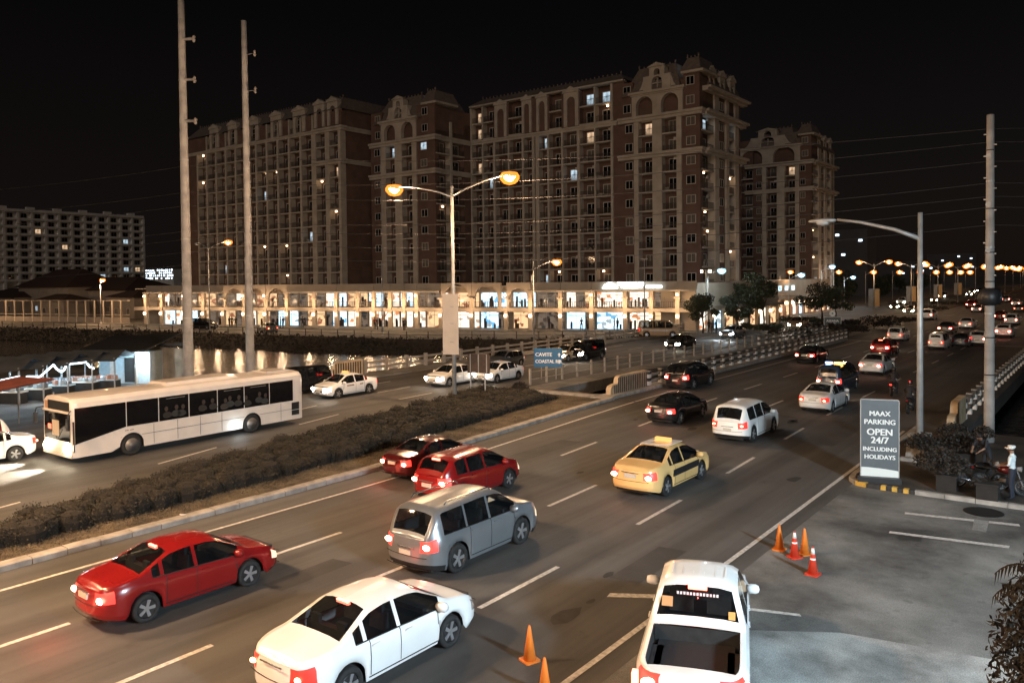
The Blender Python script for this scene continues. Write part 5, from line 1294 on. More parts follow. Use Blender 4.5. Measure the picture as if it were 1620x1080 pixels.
def arm_head(root, side, reach, H, G, r=.045, L_=.95, droop=.25, rise=.45, sc=1.0):
    s = side
    m = MB(); m.tube([(0, 0, H-1.0), (s*reach*.25, 0, H-.55), (s*reach*.6, 0, H-.15), (s*(reach-L_*.5), 0, H+.02)], r*1.5, 7, r*.8)
    a = m.build('arm', STEEL, root, True)
    h = MB(); h.lathe([(0, -L_*.55), (.09, -L_*.5), (.15, -L_*.2), (.17, L_*.1), (.12, L_*.42), (0, L_*.5)], (s*reach, 0, H), 12, 'X')
    h.v = [(x, y*sc, H+(z-H)*.55*sc) for x, y, z in h.v]; hd = h.build('lamp_head', STEEL, root, True)
    gl = MB(); gl.lathe([(.001, -.34), (.13, -.24), (.17, 0), (.13, .22), (.001, .3)], (s*reach, 0, H-.06), 12, 'X'); gl.v = [(x, y*sc, H-.07+(z-H+.06)*.75*sc) for x, y, z in gl.v]
    gl.build('lamp_glass', G, hd, True)
    if G in (SOD, SODF, COLDG):      # oversized glowing shell and core, shaped as the lamp's glare halo
        gb = MB(); q = .30*sc; gb.lathe([(.001, -q*.9), (q*.6, -q*.75), (q*1.0, -q*.3), (q*1.02, 0), (q*.8, q*.35), (.001, q*.5)], (s*reach, 0, H-.06), 14); gb.build('lamp_halo', HALOC if G is COLDG else HALO, hd, True); cb = MB(); q *= .52; cb.lathe([(.001, -q*.9), (q*.7, -q*.65), (q, 0), (q*.7, q*.5), (.001, q*.6)], (s*reach, 0, H-.12), 12); cb.build('bulb', CORE if G is not COLDG else COLDG, hd, True)
def lamp_post(x, y, H, arms, lab, G=SOD, e=900, col=SODIUM, base=None, grp='sodium street lamps', r=.11, z0=0, litsides=None, sc=1.0):
    o = empty('street_lamp', (x, y, z0), 0, lab, 'street lamp', grp)
    m = MB(); m.tube([(0, 0, 0), (0, 0, H*.5), (0, 0, H)], r, 10, r*.6); m.build('pole', STEEL, o, True)
    m = MB(); m.lathe([(r*2.2, 0), (r*2.2, .05), (r*1.3, .07), (r*1.15, .5), (r, .55)], (0, 0, 0), 10); m.build('base', STEEL, o, True)
    for (s, reach) in arms:
        lit = litsides is None or s in litsides
        arm_head(o, s, reach, H+.3 if len(arms) > 1 else H-.1, G if lit else OFFG, sc=sc)
        if lit and e:
            l = light('POINT', 'lamp_light', (s*reach, 0, (H+.3 if len(arms) > 1 else H-.1)-.40), e, col, .22, o)
    return o
def banner(o, z0, h, w_, c, side):
    m = MB(); m.b2(side*.15, side*(.15+w_), -.02, .02, z0, z0+h); m.build('banner', mat('banner_%d' % int(c[0]*100), c, .8, var=.1), o)
    m = MB(); m.b2(0, side*(.2+w_), -.025, .025, z0+h, z0+h+.04); m.b2(0, side*(.2+w_), -.025, .025, z0-.04, z0); m.build('banner_bracket', STEEL, o)
CL = lamp_post(-34.5, 39.0, 14.3, [(-1, 5.3), (1, 4.7)], 'tall twin armed lamp post with both lamps lit rising from the median hedge', e=11000, sc=2.0, r=.15)
m = MB(); m.box(-.10, -.20, 5.35, 1.15, .05, 3.95, rz=YAW*.35); bb = m.build('sign_back', mat('pale_panel', (.50, .44, .38), .6, var=.08, scale=1.5), CL)
for z in (4.2, 5.4, 6.5): MB().box(0, -.16, z, .3, .1, .06, rz=YAW*.35).build('bracket', STEEL, bb)
MB().box(0, 0, .12, .8, .8, .25).build('footing', KERB, CL)
# unlit lamp at the right on a concrete block
p = at(1455, 729)
RL_ = empty('street_lamp', (p.x, p.y, .1), 0, 'unlit single arm street lamp on a chipped concrete block behind the parking sign', 'street lamp')
m = MB(); m.tube([(0, 0, 0), (0, 0, 5.5), (0, 0, 10.9)], .15, 12, .10); m.build('pole', STEEL, RL_, True)
arm_head(RL_, -1, 4.15, 10.75, OFFG, r=.07, sc=1.3, L_=1.25)
m = MB(); m.prism([(-.5, -.5), (.5, -.5), (.5, .5), (-.5, .5)], 0, 1.15); m.v = [(x*(1 if z < .5 else .82), y*(1 if z < .5 else .82), z) for x, y, z in m.v]; m.build('concrete_block', mat('chipped_concrete', (.14, .12, .10), .9, col2=(.32, .30, .27), scale=5, bump=.5), RL_)
m = MB(); m.b2(-.6, .6, -1.0, -.7, -.05, .18); m.b2(-1.0, -.7, -1.0, -.75, -.05, .15); m.build('kerb_piece', KERB, RL_)
# arcade promenade lamps
def lamp_px(px, pyb, H, arms, lab, z=None, **k):
    b_ = at(px, pyb); return lamp_post(b_.x, b_.y, H, arms, lab, **k)
b_ = at(303, 527); lamp_post(b_.x+2, b_.y+2, 14.2, [(-1, 3.2), (1, 5.6)], 'lamp post half hidden by the first tall pole, orange lamp before the long wing', e=6000, sc=2.1, litsides=(1,))
b_ = at(848, 553); lamp_post(b_.x-.3, b_.y, 10.3, [(1, 3.3)], 'single arm lamp post behind the blue direction sign, in front of the tallest block', e=5500, sc=1.9)
lamp_px(160, 512, 9.0, [(1, 1.0)], 'small orange lamp post beside the fence in front of the dark houses', e=6500, sc=1.9)
lamp_px(-70, 512, 9.0, [(1, 1.0)], 'added unseen orange lamp post beyond the left edge, lighting the fence', e=9000, sc=1.5)  # added out of view to brighten the fence and houses
for px, pyb, H, lab in ((605, 531, 10.5, 'unlit lamp pole against the middle apartment tower'), (1020, 531, 10.8, 'unlit lamp pole crossing the glowing roof sign')):
    b_ = at(px, pyb); o = lamp_post(b_.x, b_.y, H, [], lab, e=0, G=OFFG, grp='unlit promenade poles'); MB().box(0, 0, H, .9, .25, .12).build('crossbar', STEEL, o)
b_ = at(1117, 526); o = lamp_post(b_.x, b_.y, 9.2, [], 'pole with two small warm lanterns at the arcade corner', e=0, grp='lantern poles')
for s in (-1, 1): MB().box(s*.65, 0, 9.0, .25, .25, .4).build('lantern', LOBE, o)
MB().box(0, 0, 9.25, 1.5, .1, .06).build('crossbar', STEEL, o)
# cold lamps along the frontage road
for px, py, Y, lab in ((1142, 427, 113, 'cold white street lamp in front of the tower corner'), (1268, 434, 150, 'cold white street lamp in front of the lone tower'), (1317, 421, 175, 'cold white street lamp at the right edge of the lone tower'), (1350, 438, 215, 'cold white street lamp beside the banner pole')):
    X = col_x(px, Y); H = zat(X, Y, py); lamp_post(X-2.2, Y, H+.1, [(1, 2.2)], lab, G=COLDG, e=1500, col=COOL, grp='cold white street lamps', sc=2.1)
# far twin lamps along the median
far = [(1383, 163, 'first'), (1347, 168, None)]
med = [(158, -36.2), (190, -36.0), (222, -36.0), (254, -36.2), (290, -36.4), (338, -37), (388, -38), (430, -39), (500, -42), (560, -46), (640, -52)]
words = ['nearest twin orange lamp of the far median row', 'second twin orange lamp of the far median row', 'third twin orange lamp of the far median row', 'fourth twin orange lamp of the far median row', 'fifth twin orange lamp of the far median row', 'sixth twin orange lamp of the far median row', 'seventh twin orange lamp of the far median row', 'eighth twin orange lamp of the far median row', 'ninth twin orange lamp of the far median row', 'tenth twin orange lamp of the far median row', 'farthest twin orange lamp of the far median row']
for i, ((Y, X), lb) in enumerate(zip(med, words)):
    o = lamp_post(X, Y, 10.2, [(-1, 2.6), (1, 2.6)], lb, G=SODF, e=2600 if i < 8 else 0, sc=2.0+i*.32, z0=.2)
    if i < 4: banner(o, 2.2, 3.2, .8, (.62, .36, .14), 1); banner(o, 2.2, 3.2, .8, (.30, .28, .25), -1)
for i in range(9):   # outer row on the oncoming side
    Y = 165+i*40; X = -56.0-i*1.2
    lamp_post(X, Y, 9.2, [(1, 2.2)], 'orange lamp of the outer row beyond the oncoming carriageway, %s from the bridge' % ('nearest', 'second', 'third', 'fourth', 'fifth', 'sixth', 'seventh', 'eighth', 'ninth')[i], G=SODF, e=1500 if i < 5 else 0, sc=2.0+i*.4, grp='outer row of orange lamps')
for i in range(4):   # near side, beyond the right frame edge at first, entering far off
    Y = 175+i*60; X = -7.2
    lamp_post(X, Y, 10.2, [(-1, 3)], 'orange lamp on the right hand verge, %s from the bridge' % ('nearest', 'second', 'third', 'fourth')[i], G=SODF, e=1800, sc=1.6+i*.3, grp='verge lamps')
# the lamps of our own side of the road, behind and beside the camera, that light the near lanes
lamp_post(-6.8, -4, 10.8, [(-1, 4)], 'street lamp by the parking side behind the camera', e=5200, grp='near verge lamps')
lamp_post(-29.5, 3.0, 14.3, [(-1, 5), (1, 5)], 'twin armed lamp post of the median out of view at the left', e=12000)
lamp_post(-33, 88, 14.3, [(-1, 5), (1, 5)], 'unlit looking lamp stub', e=0, G=OFFG) if False else None
# cold floodlight on the parking building behind the camera
fl = empty('floodlight', (14.0, 9.0, 0), 0, 'cold white floodlight on a mast lighting the parking lot', 'floodlight')
MB().tube([(0, 0, 0), (0, 0, 11.0)], .1, 10).build('pole', STEEL, fl); MB().box(0, .15, 11.0, .6, .2, .4).build('lamp_housing', BLACKP, fl); MB().box(0, .27, 11.0, .52, .02, .32).build('lamp_glass', glow('flood_glass', (.75, .92, 1), 30), fl)
light('SPOT', 'floodlight_beam', (0, .45, 11.0), 36000, (.68, .87, 1.0), 1.2, fl, target=(-14.0, 8.0, 0.0), angle=rad(125), blend=1.0)

# ================================================================== POLES, WIRES
def big_pole(px, X, Ytop_py, r0, r1, lab, arms=(), Y=None):
    Y = Y or col_y(px, X); H = zat(X, Y, Ytop_py)
    o = empty('utility_pole', (X, Y, 0), 0, lab, 'utility pole', 'tall utility poles')
    m = MB(); n = 9; m.tube([(0, 0, H*k/n) for k in range(n+1)], r0, 18, r1); m.build('pole', CPOLE, o, True)
    for k in range(1, 5): MB().lathe([(r0+(r1-r0)*k/5+.012, -.04), (r0+(r1-r0)*k/5+.012, .04)], (0, 0, H*k/5), 18).build('band', STEEL, o)
    return o, X, Y, H
P1, x1, y1, H1 = big_pole(296, -53.5, 5, .37, .22, 'tallest grey pole with three stub arms, left of the other tall pole')
P2, x2, y2, H2 = big_pole(394, -53.5, 37, .33, .20, 'tall grey pole standing right of the three armed pole')
P3, x3, y3, H3 = big_pole(1566, -5.0, 183, .24, .16, 'grey concrete pole with cable bundle near the checkered railing at the right')
for py in (66, 129, 193):
    z = zat(x1, y1, py); m = MB(); m.tube([(0, 0, z), (1.15, .2, z-.10)], .10, 6, .09); m.build('stub_arm', CPOLE, P1); m = MB(); m.lathe([(.07, -.25), (.12, -.1), (.07, .02), (.12, .1), (.06, .2)], (1.2, .2, z-.1), 8); m.build('insulator', mat('insulator', (.25, .22, .2), .4), P1)
for py in (90, 147):
    z = zat(x2, y2, py); m = MB(); m.tube([(0, 0, z), (.95, .2, z)], .02, 5); m.build('stub_arm', CPOLE, P2); m = MB(); m.lathe([(.05, -.25), (.11, -.1), (.06, .02), (.11, .1), (.05, .22)], (1.0, .2, z), 8); m.build('insulator', mat('insulator', (.25, .22, .2), .4), P2)
# cable bundle and steps on the right pole
m = MB()
for k in range(14):
    a = 2*math.pi*k/14; m.tube([(.42*math.cos(a), .42*math.sin(a)*.5, 7.45), (.50*math.cos(a), .5*math.sin(a)*.5, 7.1), (.38*math.cos(a), .4*math.sin(a)*.5, 6.8)], .055, 5)
m.lathe([(.30, 6.75), (.46, 6.9), (.5, 7.2), (.4, 7.5), (.2, 7.6)], (0, 0, 0), 12); m.build('cable_coil', BLACKP, P3, True)
for k in range(14):
    z = 8.2+k*.52; MB().box(-.21 if k % 2 else .21, -.05, z, .12, .05, .05).build('step', STEEL, P3)
for z in (3.4, 5.2, 7.9, 9.3, 11.4, 14.2): MB().lathe([(.255-z*.005, -.03), (.255-z*.005, .03)], (0, 0, z), 14).build('band', BLACKP, P3)
for z in (13.9, 11.6, 9.4): MB().lathe([(0, 0), (.12, 0), (.12, .04), (0, .05)], (-.05, -.24, z), 10, 'Y').build('round_plate', STEEL, P3)
WIRE = mat('wire', (.022, .020, .020), .8)
def wire(A, B, sag, lab, r=.015, n=26):
    pts = [Vector(A)+(Vector(B)-Vector(A))*(k/n)+Vector((0, 0, -sag*4*(k/n)*(1-k/n))) for k in range(n+1)]
    mb = MB(); mb.tube([p-pts[0] for p in pts], r, 5); o = mb.build('power_line', WIRE, loc=pts[0]); return tag(o, lab, 'power line', 'wires across the road')
rw = [(205, 250, .8), (226, 291, .8), (256, 312, .9), (290, 352, .9), (311, 365, .9), (328, 385, 1.0), (356, 405, 1.0)]
wl_ = ['highest wire from the right pole', 'second highest wire from the right pole', 'third wire down from the top of the right pole', 'middle wire from the right pole', 'fifth wire down on the right pole', 'sixth wire down on the right pole', 'lowest thick wire from the right pole']
for (pa, pb, sg_), lb in zip(rw, wl_):
    za = zat(x3, y3, pa); zb = zat(x2, y2, pb); wire((x3, y3, za), (x2, y2, zb), sg_, lb+' to the tall poles'); wire((x2, y2, zb), (x1, y1, zat(x1, y1, pb+14)), .15, lb.replace('from the right pole', 'between the two tall poles').replace('of the right pole', 'between the two tall poles').replace('on the right pole', 'between the two tall poles')); wire((x1, y1, zat(x1, y1, pb+14)), (-100, 16, zat(x1, y1, pb+14)), .9, 'wire leaving the tall poles to the left, '+lb.split(' wire')[0].split(' ')[0]+' one', n=12)
    wire((x3, y3, za), (40, 62, za+.6), .8, lb.split(' wire')[0]+' wire running off to the right from the concrete pole', n=12)
wire((-54, 118, 5.2), (-36, 190, 5.6), .8, 'thin wire low in front of the street trees', r=.03)

# ================================================================== RAILINGS
def railing(name, lab, X, y0, y1, step, post, rails, colors, grp=None, post_m=None):
    o = empty(name, (X(y0) if callable(X) else X, y0, 0), 0, lab, 'railing', grp); X_ = X if callable(X) else (lambda y: X)
    n = int(round((y1-y0)/step)); x0 = o.location.x
    pw, pd, ph, zb_ = post
    for k in range(n+1):
        y = y0+step*k; x = X_(y)-x0; yy = y-y0
        if post_m == 'checker':
            h = ph-zb_; q = MB(); q.b2(x-pw/2, x+pw/2, yy-pd/2, yy+pd/2, zb_, ph); p_ = q.build('post', BPAINT, o)
            for (a, b_) in ((.02, .30), (.54, .80)): MB().b2(x-pw/2-.012, x+pw/2+.012, yy-pd/2-.012, yy+pd/2+.012, zb_+h*a, zb_+h*b_).build('white_block', WHITEP, p_)
            MB().b2(x-pw/2-.03, x+pw/2+.03, yy-pd/2-.03, yy+pd/2+.03, ph, ph+.05).build('post_cap', KERB, p_)
        else:
            MB().b2(x-pw/2, x+pw/2, yy-pd/2, yy+pd/2, zb_, ph).build('post', post_m, o)
        if k < n:
            for (za, zc, m_) in rails:
                xb = X_(y+step)-x0; q = MB(); t = .06
                i = len(q.v); A = (x, yy+pd/2+.002); B = (xb, yy+step-pd/2-.002)
                q.v += [(A[0]-t, A[1], za), (A[0]+t, A[1], za), (A[0]+t, A[1], zc), (A[0]-t, A[1], zc), (B[0]-t, B[1], za), (B[0]+t, B[1], za), (B[0]+t, B[1], zc), (B[0]-t, B[1], zc)]
                q.f += [(0, 1, 2, 3), (7, 6, 5, 4), (1, 0, 4, 5), (2, 1, 5, 6), (3, 2, 6, 7), (0, 3, 7, 4)]; q.m += [0]*6
                q.build('rail', m_, o)
    return o
KRC = mat('rail_concrete', (.20, .175, .145), .85, col2=(.30, .265, .225), scale=1.5, bump=.2)
railing('bridge_railing', 'concrete railing with black and white posts along the median side of the bridge', -28.0, 53.5, 107.5, 2.0, (.26, .34, 1.22, .20), ((.42, .60, KRC), (.86, 1.04, KRC)), None, 'bridge railings', 'checker')
railing('bridge_railing', 'checkered concrete railing at the right edge of the bridge past the grey pole', -7.0, 51.5, 109.5, 2.0, (.26, .34, 1.22, .02), ((.34, .52, KRC), (.80, .98, KRC)), None, 'bridge railings', 'checker')
railing('bridge_railing', 'thin post railing on the near edge of the oncoming bridge', lambda y: -(36.4-(y-50)*.045), 50.0, 92.0, 2.1, (.13, .17, 1.25, 0), ((.40, .46, KRC), (.98, 1.04, KRC)), None, 'bridge railings', mat('pale_rail_post', (.36, .31, .25), .8, var=.1))
railing('bridge_railing', 'checkered stretch of railing on the near edge of the oncoming bridge', lambda y: -(36.4-(y-50)*.045), 94.0, 118.0, 2.2, (.22, .30, 1.15, 0), ((.34, .50, KRC), (.76, .92, KRC)), None, 'bridge railings', 'checker')
railing('bridge_railing', 'brown concrete railing on the far edge of the oncoming bridge', -52.4, 47.5, 111.5, 2.55, (.24, .30, 1.32, .14), ((.50, .68, KRC), (.95, 1.14, KRC)), None, 'bridge railings', KRC)
def end_wall(X, y0, y1, lab, hi=1.45, stripes=True):
    o = empty('railing_end_wall', (X, y0, .1), 0, lab, 'end wall', 'end walls of the bridge railings'); L_ = y1-y0
    prof = [(0, 0), (0, .42)]+[(.45-.45*math.cos(a), .42+.32*math.sin(a)) for a in (rad(20), rad(45), rad(70), rad(90))]+[(1.0, .78), (1.05, .95)]+[(1.45-.4*math.cos(a), .95+(hi-.95)*math.sin(a)) for a in (rad(25), rad(50), rad(75), rad(90))]+[(L_, hi+.02), (L_, 0)]
    m = MB(); n = len(prof)
    for s in (-.18, .18): m.v += [(s, a, b_) for a, b_ in prof]
    m.f += [tuple(range(n)), tuple(reversed(range(n, 2*n)))]; m.m += [0, 0]
    for k in range(n): m.f.append(((k+1) % n, k, n+k, n+(k+1) % n)); m.m.append(0)
    m.build('wall', mat('end_wall_paint', (.34, .25, .15), .8, col2=(.52, .40, .26), scale=2), o)
    if stripes:
        k = 0; a = .5
        while a < L_-.12:
            h = .70 if a < 1.0 else hi-.12
            MB().b2(.182, .20, a, a+.13, .12, h).build('black_stripe', BPAINT, o); a += .27; k += 1
    return o
end_wall(-28.0, 47.6, 52.9, 'striped concrete end wall with stepped round top before the checkered railing', 1.30)
end_wall(-7.0, 46.9, 50.9, 'weathered concrete end wall of the right railing beside the dark shrubs', 1.35, False)
end_wall(-52.4, 43.0, 47.1, 'brown concrete end wall behind the taxi', 1.3, True)

# ================================================================== SIGNS
def panel(o, name, w_, h_, z, m, t=.06, y=0, x=0): return MB().b2(x-w_/2, x+w_/2, y-t/2, y+t/2, z, z+h_).build(name, m, o)
pA, pB = at(1362, 765), at(1421, 769)
c = (pA+pB)/2; sgn = empty('parking_sign', (c.x, c.y, .13), math.atan2(pB.y-pA.y, pB.x-pA.x), 'grey standing board with MAAX PARKING OPEN 24/7 lettering on the parking kerb', 'sign')
W_ = (pB-pA).length; SGM = mat('sign_grey', (.085, .10, .11), .45, var=.06); H_ = 3.02
MB().b2(-W_/2-.14, W_/2+.08, -.3, .3, 0, .22).build('base', BLACKP, sgn)
panel(sgn, 'panel', W_, H_, .22, SGM, .16)
fr = MB(); fr.b2(-W_/2-.03, -W_/2, -.10, .10, .22, .22+H_); fr.b2(W_/2, W_/2+.03, -.10, .10, .22, .22+H_); fr.b2(-W_/2, W_/2, -.10, .10, .22+H_, .25+H_); fr.build('frame', STEEL, sgn)
bm_ = MB(); n = 12; SWH = mat('sign_white', (.62, .66, .64), .5)
for k in range(n):
    a, b_ = -W_/2+W_*k/n, -W_/2+W_*(k+1)/n; f = lambda u: .22+.36-.10*((u+W_/2)/W_)**2*1.0+.0
    bm_.quad((a, -.086, .225), (b_, -.086, .225), (b_, -.086, f(b_)), (a, -.086, f(a)))
bm_.build('white_band', SWH, sgn)
LET = mat('sign_letters', (.70, .72, .70), .5)
for s, z, size in (('MAAX', 2.58, .27), ('PARKING', 2.25, .27), ('OPEN', 1.85, .36), ('24/7', 1.53, .36), ('INCLUDING', 1.18, .225), ('HOLIDAYS', .87, .235)):
    text('lettering', s, size, LET, sgn, (.0, -.088, z+.12), bold=.0065, sx=1.0, ext=.004)
# blue direction sign
bp_ = at(845, 605); bs = empty('direction_sign', (-37.2, 53.6, 0), YAW*.72, 'blue direction sign reading CAVITE and COASTAL RD. with arrows', 'sign')
bx, by = bs.location.x, bs.location.y
zt, zb_ = zat(bx, by, 551), zat(bx, by, 581); dd = (by*math.cos(YAW)-bx*math.sin(YAW))/FPX
bcol = mat('sign_blue', (.02, .12, .26), .4, var=.08)
wv = 45*dd
panel(bs, 'panel', wv, zt-zb_, zb_, bcol, .05)
for x in (-wv*.24, wv*.28): MB().tube([(x, .06, 0), (x, .06, zb_+1)], .045, 8).build('post', STEEL, bs)
WL = mat('reflective_white', (.75, .78, .8), .5, emis=(.8, .9, 1), es=.0)
hs = zt-zb_
text('lettering', 'CAVITE', hs*.27, WL, bs, (-wv*.45, -.032, zb_+hs*.66), align='LEFT', bold=.006, ext=.003)
text('lettering', 'COASTAL RD.', hs*.25, WL, bs, (-wv*.45, -.032, zb_+hs*.30), align='LEFT', bold=.006, ext=.003, sx=.92)
for zz in (.66, .30):
    m = MB(); x = wv*.40; z = zb_+hs*zz; m.quad((x-.05, -.033, z-.16), (x+.05, -.033, z-.16), (x+.05, -.033, z), (x-.05, -.033, z)); m.quad((x-.13, -.033, z), (x+.13, -.033, z), (x, -.033, z+.17)); m.build('arrow', WL, bs)
# brown board seen from behind, in the hedge
q = at(752, 652); bb = empty('sign_back', (-34.6, 41.6, 0), YAW*.6, 'dark brown board on two posts seen from behind beside the centre lamp post', 'sign')
bx, by = bb.location.x, bb.location.y; zt, zb_ = zat(bx, by, 560), zat(bx, by, 590); dd = (by*math.cos(YAW)-bx*math.sin(YAW))/FPX
panel(bb, 'board', 37*dd, zt-zb_, zb_, mat('brown_board', (.06, .038, .028), .8, var=.2), .06)
for x in (-14*dd, 10*dd): MB().tube([(x, .07, 0), (x, .07, zt)], .05, 8).build('post', STEEL, bb)
for x in (-.9, 0, .9): MB().b2(x*15*dd-.03, x*15*dd+.03, -.07, -.032, zb_, zt).build('stiffener', STEEL, bb)
# ASEANA CITY sign
ac = empty('city_sign', (-34.2, 124, 0), YAW*.55, 'framed green grey sign reading ASEANA CITY in the far median with a round emblem above', 'sign')
bx, by = ac.location.x, ac.location.y; zt, zb_ = zat(bx, by, 502), zat(bx, by, 515.5); dd = (by*math.cos(YAW)-bx*math.sin(YAW))/FPX; wv = 24*dd; hs = zt-zb_
panel(ac, 'panel', wv, hs, zb_, mat('sign_green_grey', (.06, .09, .09), .5), .1)
fr = MB(); fr.b2(-wv/2-.08, -wv/2, -.08, .08, zb_-.08, zt+.08); fr.b2(wv/2, wv/2+.08, -.08, .08, zb_-.08, zt+.08); fr.b2(-wv/2, wv/2, -.08, .08, zt, zt+.08); fr.b2(-wv/2, wv/2, -.08, .08, zb_-.08, zb_); fr.build('frame', STEEL, ac)
text('lettering', 'ASEANA', hs*.36, WL, ac, (0, -.06, zb_+hs*.58), bold=.015, ext=.004); text('lettering', 'CITY', hs*.30, WL, ac, (0, -.06, zb_+hs*.26), bold=.012, ext=.004)
MB().lathe([(0, -.05), (.42, -.05), (.42, .05), (0, .05)], (0, 0, zt+.55), 18, 'Y').build('emblem', WL, ac); MB().lathe([(0, -.07), (.13, -.07), (.13, -.051), (0, -.051)], (0, 0, zt+.6), 10, 'Y').build('emblem_mark', mat('green_mark', (.05, .25, .22), .5), ac)
for x in (-wv*.35, wv*.35): MB().tube([(x, .1, 0), (x, .1, zb_+.5)], .06, 8).build('post', STEEL, ac)

# ================================================================== CONES
ORG = mat('cone_orange', (.62, .17, .02), .55, var=.1, scale=4); RDC = mat('cone_red', (.55, .045, .02), .5, var=.1, scale=4); REF = mat('cone_reflective', (.72, .72, .70), .35)
def cone(px, py, red, lab, H=1.02):
    k = .76
    p = at(px, py); o = empty('traffic_cone', (p.x, p.y, 0), random.uniform(0, 1.5), lab, 'traffic cone', 'traffic cones at the parking entrance'); o.scale = (k, k, k)
    MB().prism([(-.24, -.20), (-.20, -.24), (.20, -.24), (.24, -.20), (.24, .20), (.20, .24), (-.20, .24), (-.24, .20)], 0, .045).build('base', ORG if not red else RDC, o)
    R = lambda z: .185-(.185-.035)*z/H
    MB().lathe([(R(0), .045), (R(H*.96), H*.96), (R(H)*.7, H), (0, H)], (0, 0, 0), 20).build('body', RDC if red else ORG, o, True)
    if red:
        for a, b_ in ((.46, .60), (.74, .95)): MB().lathe([(R(a*H)+.003, a*H), (R(b_*H)+.003, b_*H)], (0, 0, 0), 20).build('reflective_band', REF, o, True)
    return o
cone(1233, 869, 0, 'plain orange cone, leftmost of the cone cluster near the parking kerb'); cone(1257, 881, 1, 'red cone with two white bands between the two plain orange cones'); cone(1273, 876, 0, 'plain orange cone just behind the red banded cone'); cone(1286, 908, 1, 'red cone with white bands standing nearest in the cluster')
cone(838, 1044, 0, 'orange cone alone on the white edge line left of the pickup'); cone(862, 1100, 0, 'orange cone cut by the bottom edge beside the other lone cone')
# ================================================================== VEGETATION
def leaf_mat(name, a, b_, rough=.7):
    m = mat(name, a, rough, col2=b_, scale=.9, detail=5); return m
HEDM = leaf_mat('hedge_leaf', (.011, .012, .006), (.036, .027, .013)); TREEM = leaf_mat('tree_leaf', (.018, .024, .012), (.045, .055, .025)); SHR = leaf_mat('shrub_leaf', (.012, .009, .006), (.032, .022, .014)); DRYG = leaf_mat('dry_grass', (.07, .05, .028), (.16, .12, .065))
PALM = leaf_mat('palm_frond', (.010, .008, .006), (.022, .017, .011), .95); BARK = mat('bark', (.05, .038, .028), .9, var=.3, scale=8, bump=.5)
def leaves(name, pts, size, m, parent=None, seed=1, narrow=.55, up=.3, kind=None, fold=True):
    """one small two-triangle leaf per point, random turn"""
    r = np.random.RandomState(seed); P = np.asarray(pts, dtype=np.float32); n = len(P)
    d = r.normal(size=(n, 3)); d[:, 2] += up; d /= np.linalg.norm(d, axis=1)[:, None]
    e = r.normal(size=(n, 3)); s = np.cross(d, e); s /= np.linalg.norm(s, axis=1)[:, None]
    sz = (size*r.uniform(.6, 1.4, n))[:, None]
    A = P-d*sz*.5; B = P+s*sz*narrow*.5; C = P+d*sz*.5; D = P-s*sz*narrow*.5
    V = np.stack([A, B, C, D], 1).reshape(-1, 3)
    me = bpy.data.meshes.new(name); me.vertices.add(n*4); me.vertices.foreach_set('co', V.astype(np.float32).ravel())
    me.loops.add(n*4); me.loops.foreach_set('vertex_index', np.arange(n*4, dtype=np.int32)); me.polygons.add(n)
    me.polygons.foreach_set('loop_start', np.arange(0, n*4, 4, dtype=np.int32))
    me.materials.append(m); me.update(calc_edges=True)
    o = bpy.data.objects.new(name, me); COL.objects.link(o)
    if parent: o.parent = parent
    if kind: o['kind'] = kind
    return o
# ---- hedge
R_ = np.random.RandomState(4)
def hx0(y): return med_x(y)-.42-(1.1+max(0, (y-8))*.045)   # front foot
def hx1(y): return sbn(y)+.25
hedge = empty('hedge', (0, 0, 0.1), 0, 'long clumpy clipped hedge filling the median between the two carriageways', 'hedge')
bumps = []
y = 3.0
while y < 44.6:
    a, b_ = hx1(y), hx0(y); w_ = b_-a
    nn = max(2, int(w_/.62))
    for k in range(nn):
        R_.uniform() < .96 and bumps.append((a+w_*(k+.5)/nn+R_.uniform(-.15, .15), y+R_.uniform(-.2, .2), R_.uniform(.38, .64), R_.uniform(.50, .80)))
    y += .52
cr_ = MB(); pts = []
for (x, y, r, h) in bumps:
    f = min(1, max(.3, (44.9-y)/1.6)); h *= f
    k = cr_; k.lathe([(r*.75, 0), (r*.9, h*.5), (r*.72, h*.82), (r*.3, h*.95), (0, h*.97)], (x, y, 0), 7)
    n = int(420 if y < 24 else 300 if y < 34 else 200)
    th = R_.uniform(0, 2*math.pi, n); u = R_.uniform(0, 1, n)**.8
    ph = np.arccos(1-u*1.0); rr = r*(1.02+R_.uniform(-.10, .14, n)+(R_.uniform(0, 1, n) < .15)*R_.uniform(0, .35, n))
    px_ = x+rr*np.sin(ph)*np.cos(th); py_ = y+rr*np.sin(ph)*np.sin(th); pz_ = h*.42+(h*.60)*np.cos(ph)*(1+R_.uniform(-.08, .12, n)+(R_.uniform(0, 1, n) < .12)*R_.uniform(0, .35, n))-(ph > 1.35)*R_.uniform(0, h*.42, n)
    pts.append(np.stack([px_, py_, pz_], 1))
cr_.build('branches', mat('hedge_core', (.012, .009, .006), .95), hedge)
P_ = np.concatenate(pts); leaves('foliage', P_[P_[:, 1] < 24], .066, HEDM, hedge, 3); leaves('foliage', P_[P_[:, 1] >= 24], .085, HEDM, hedge, 5)
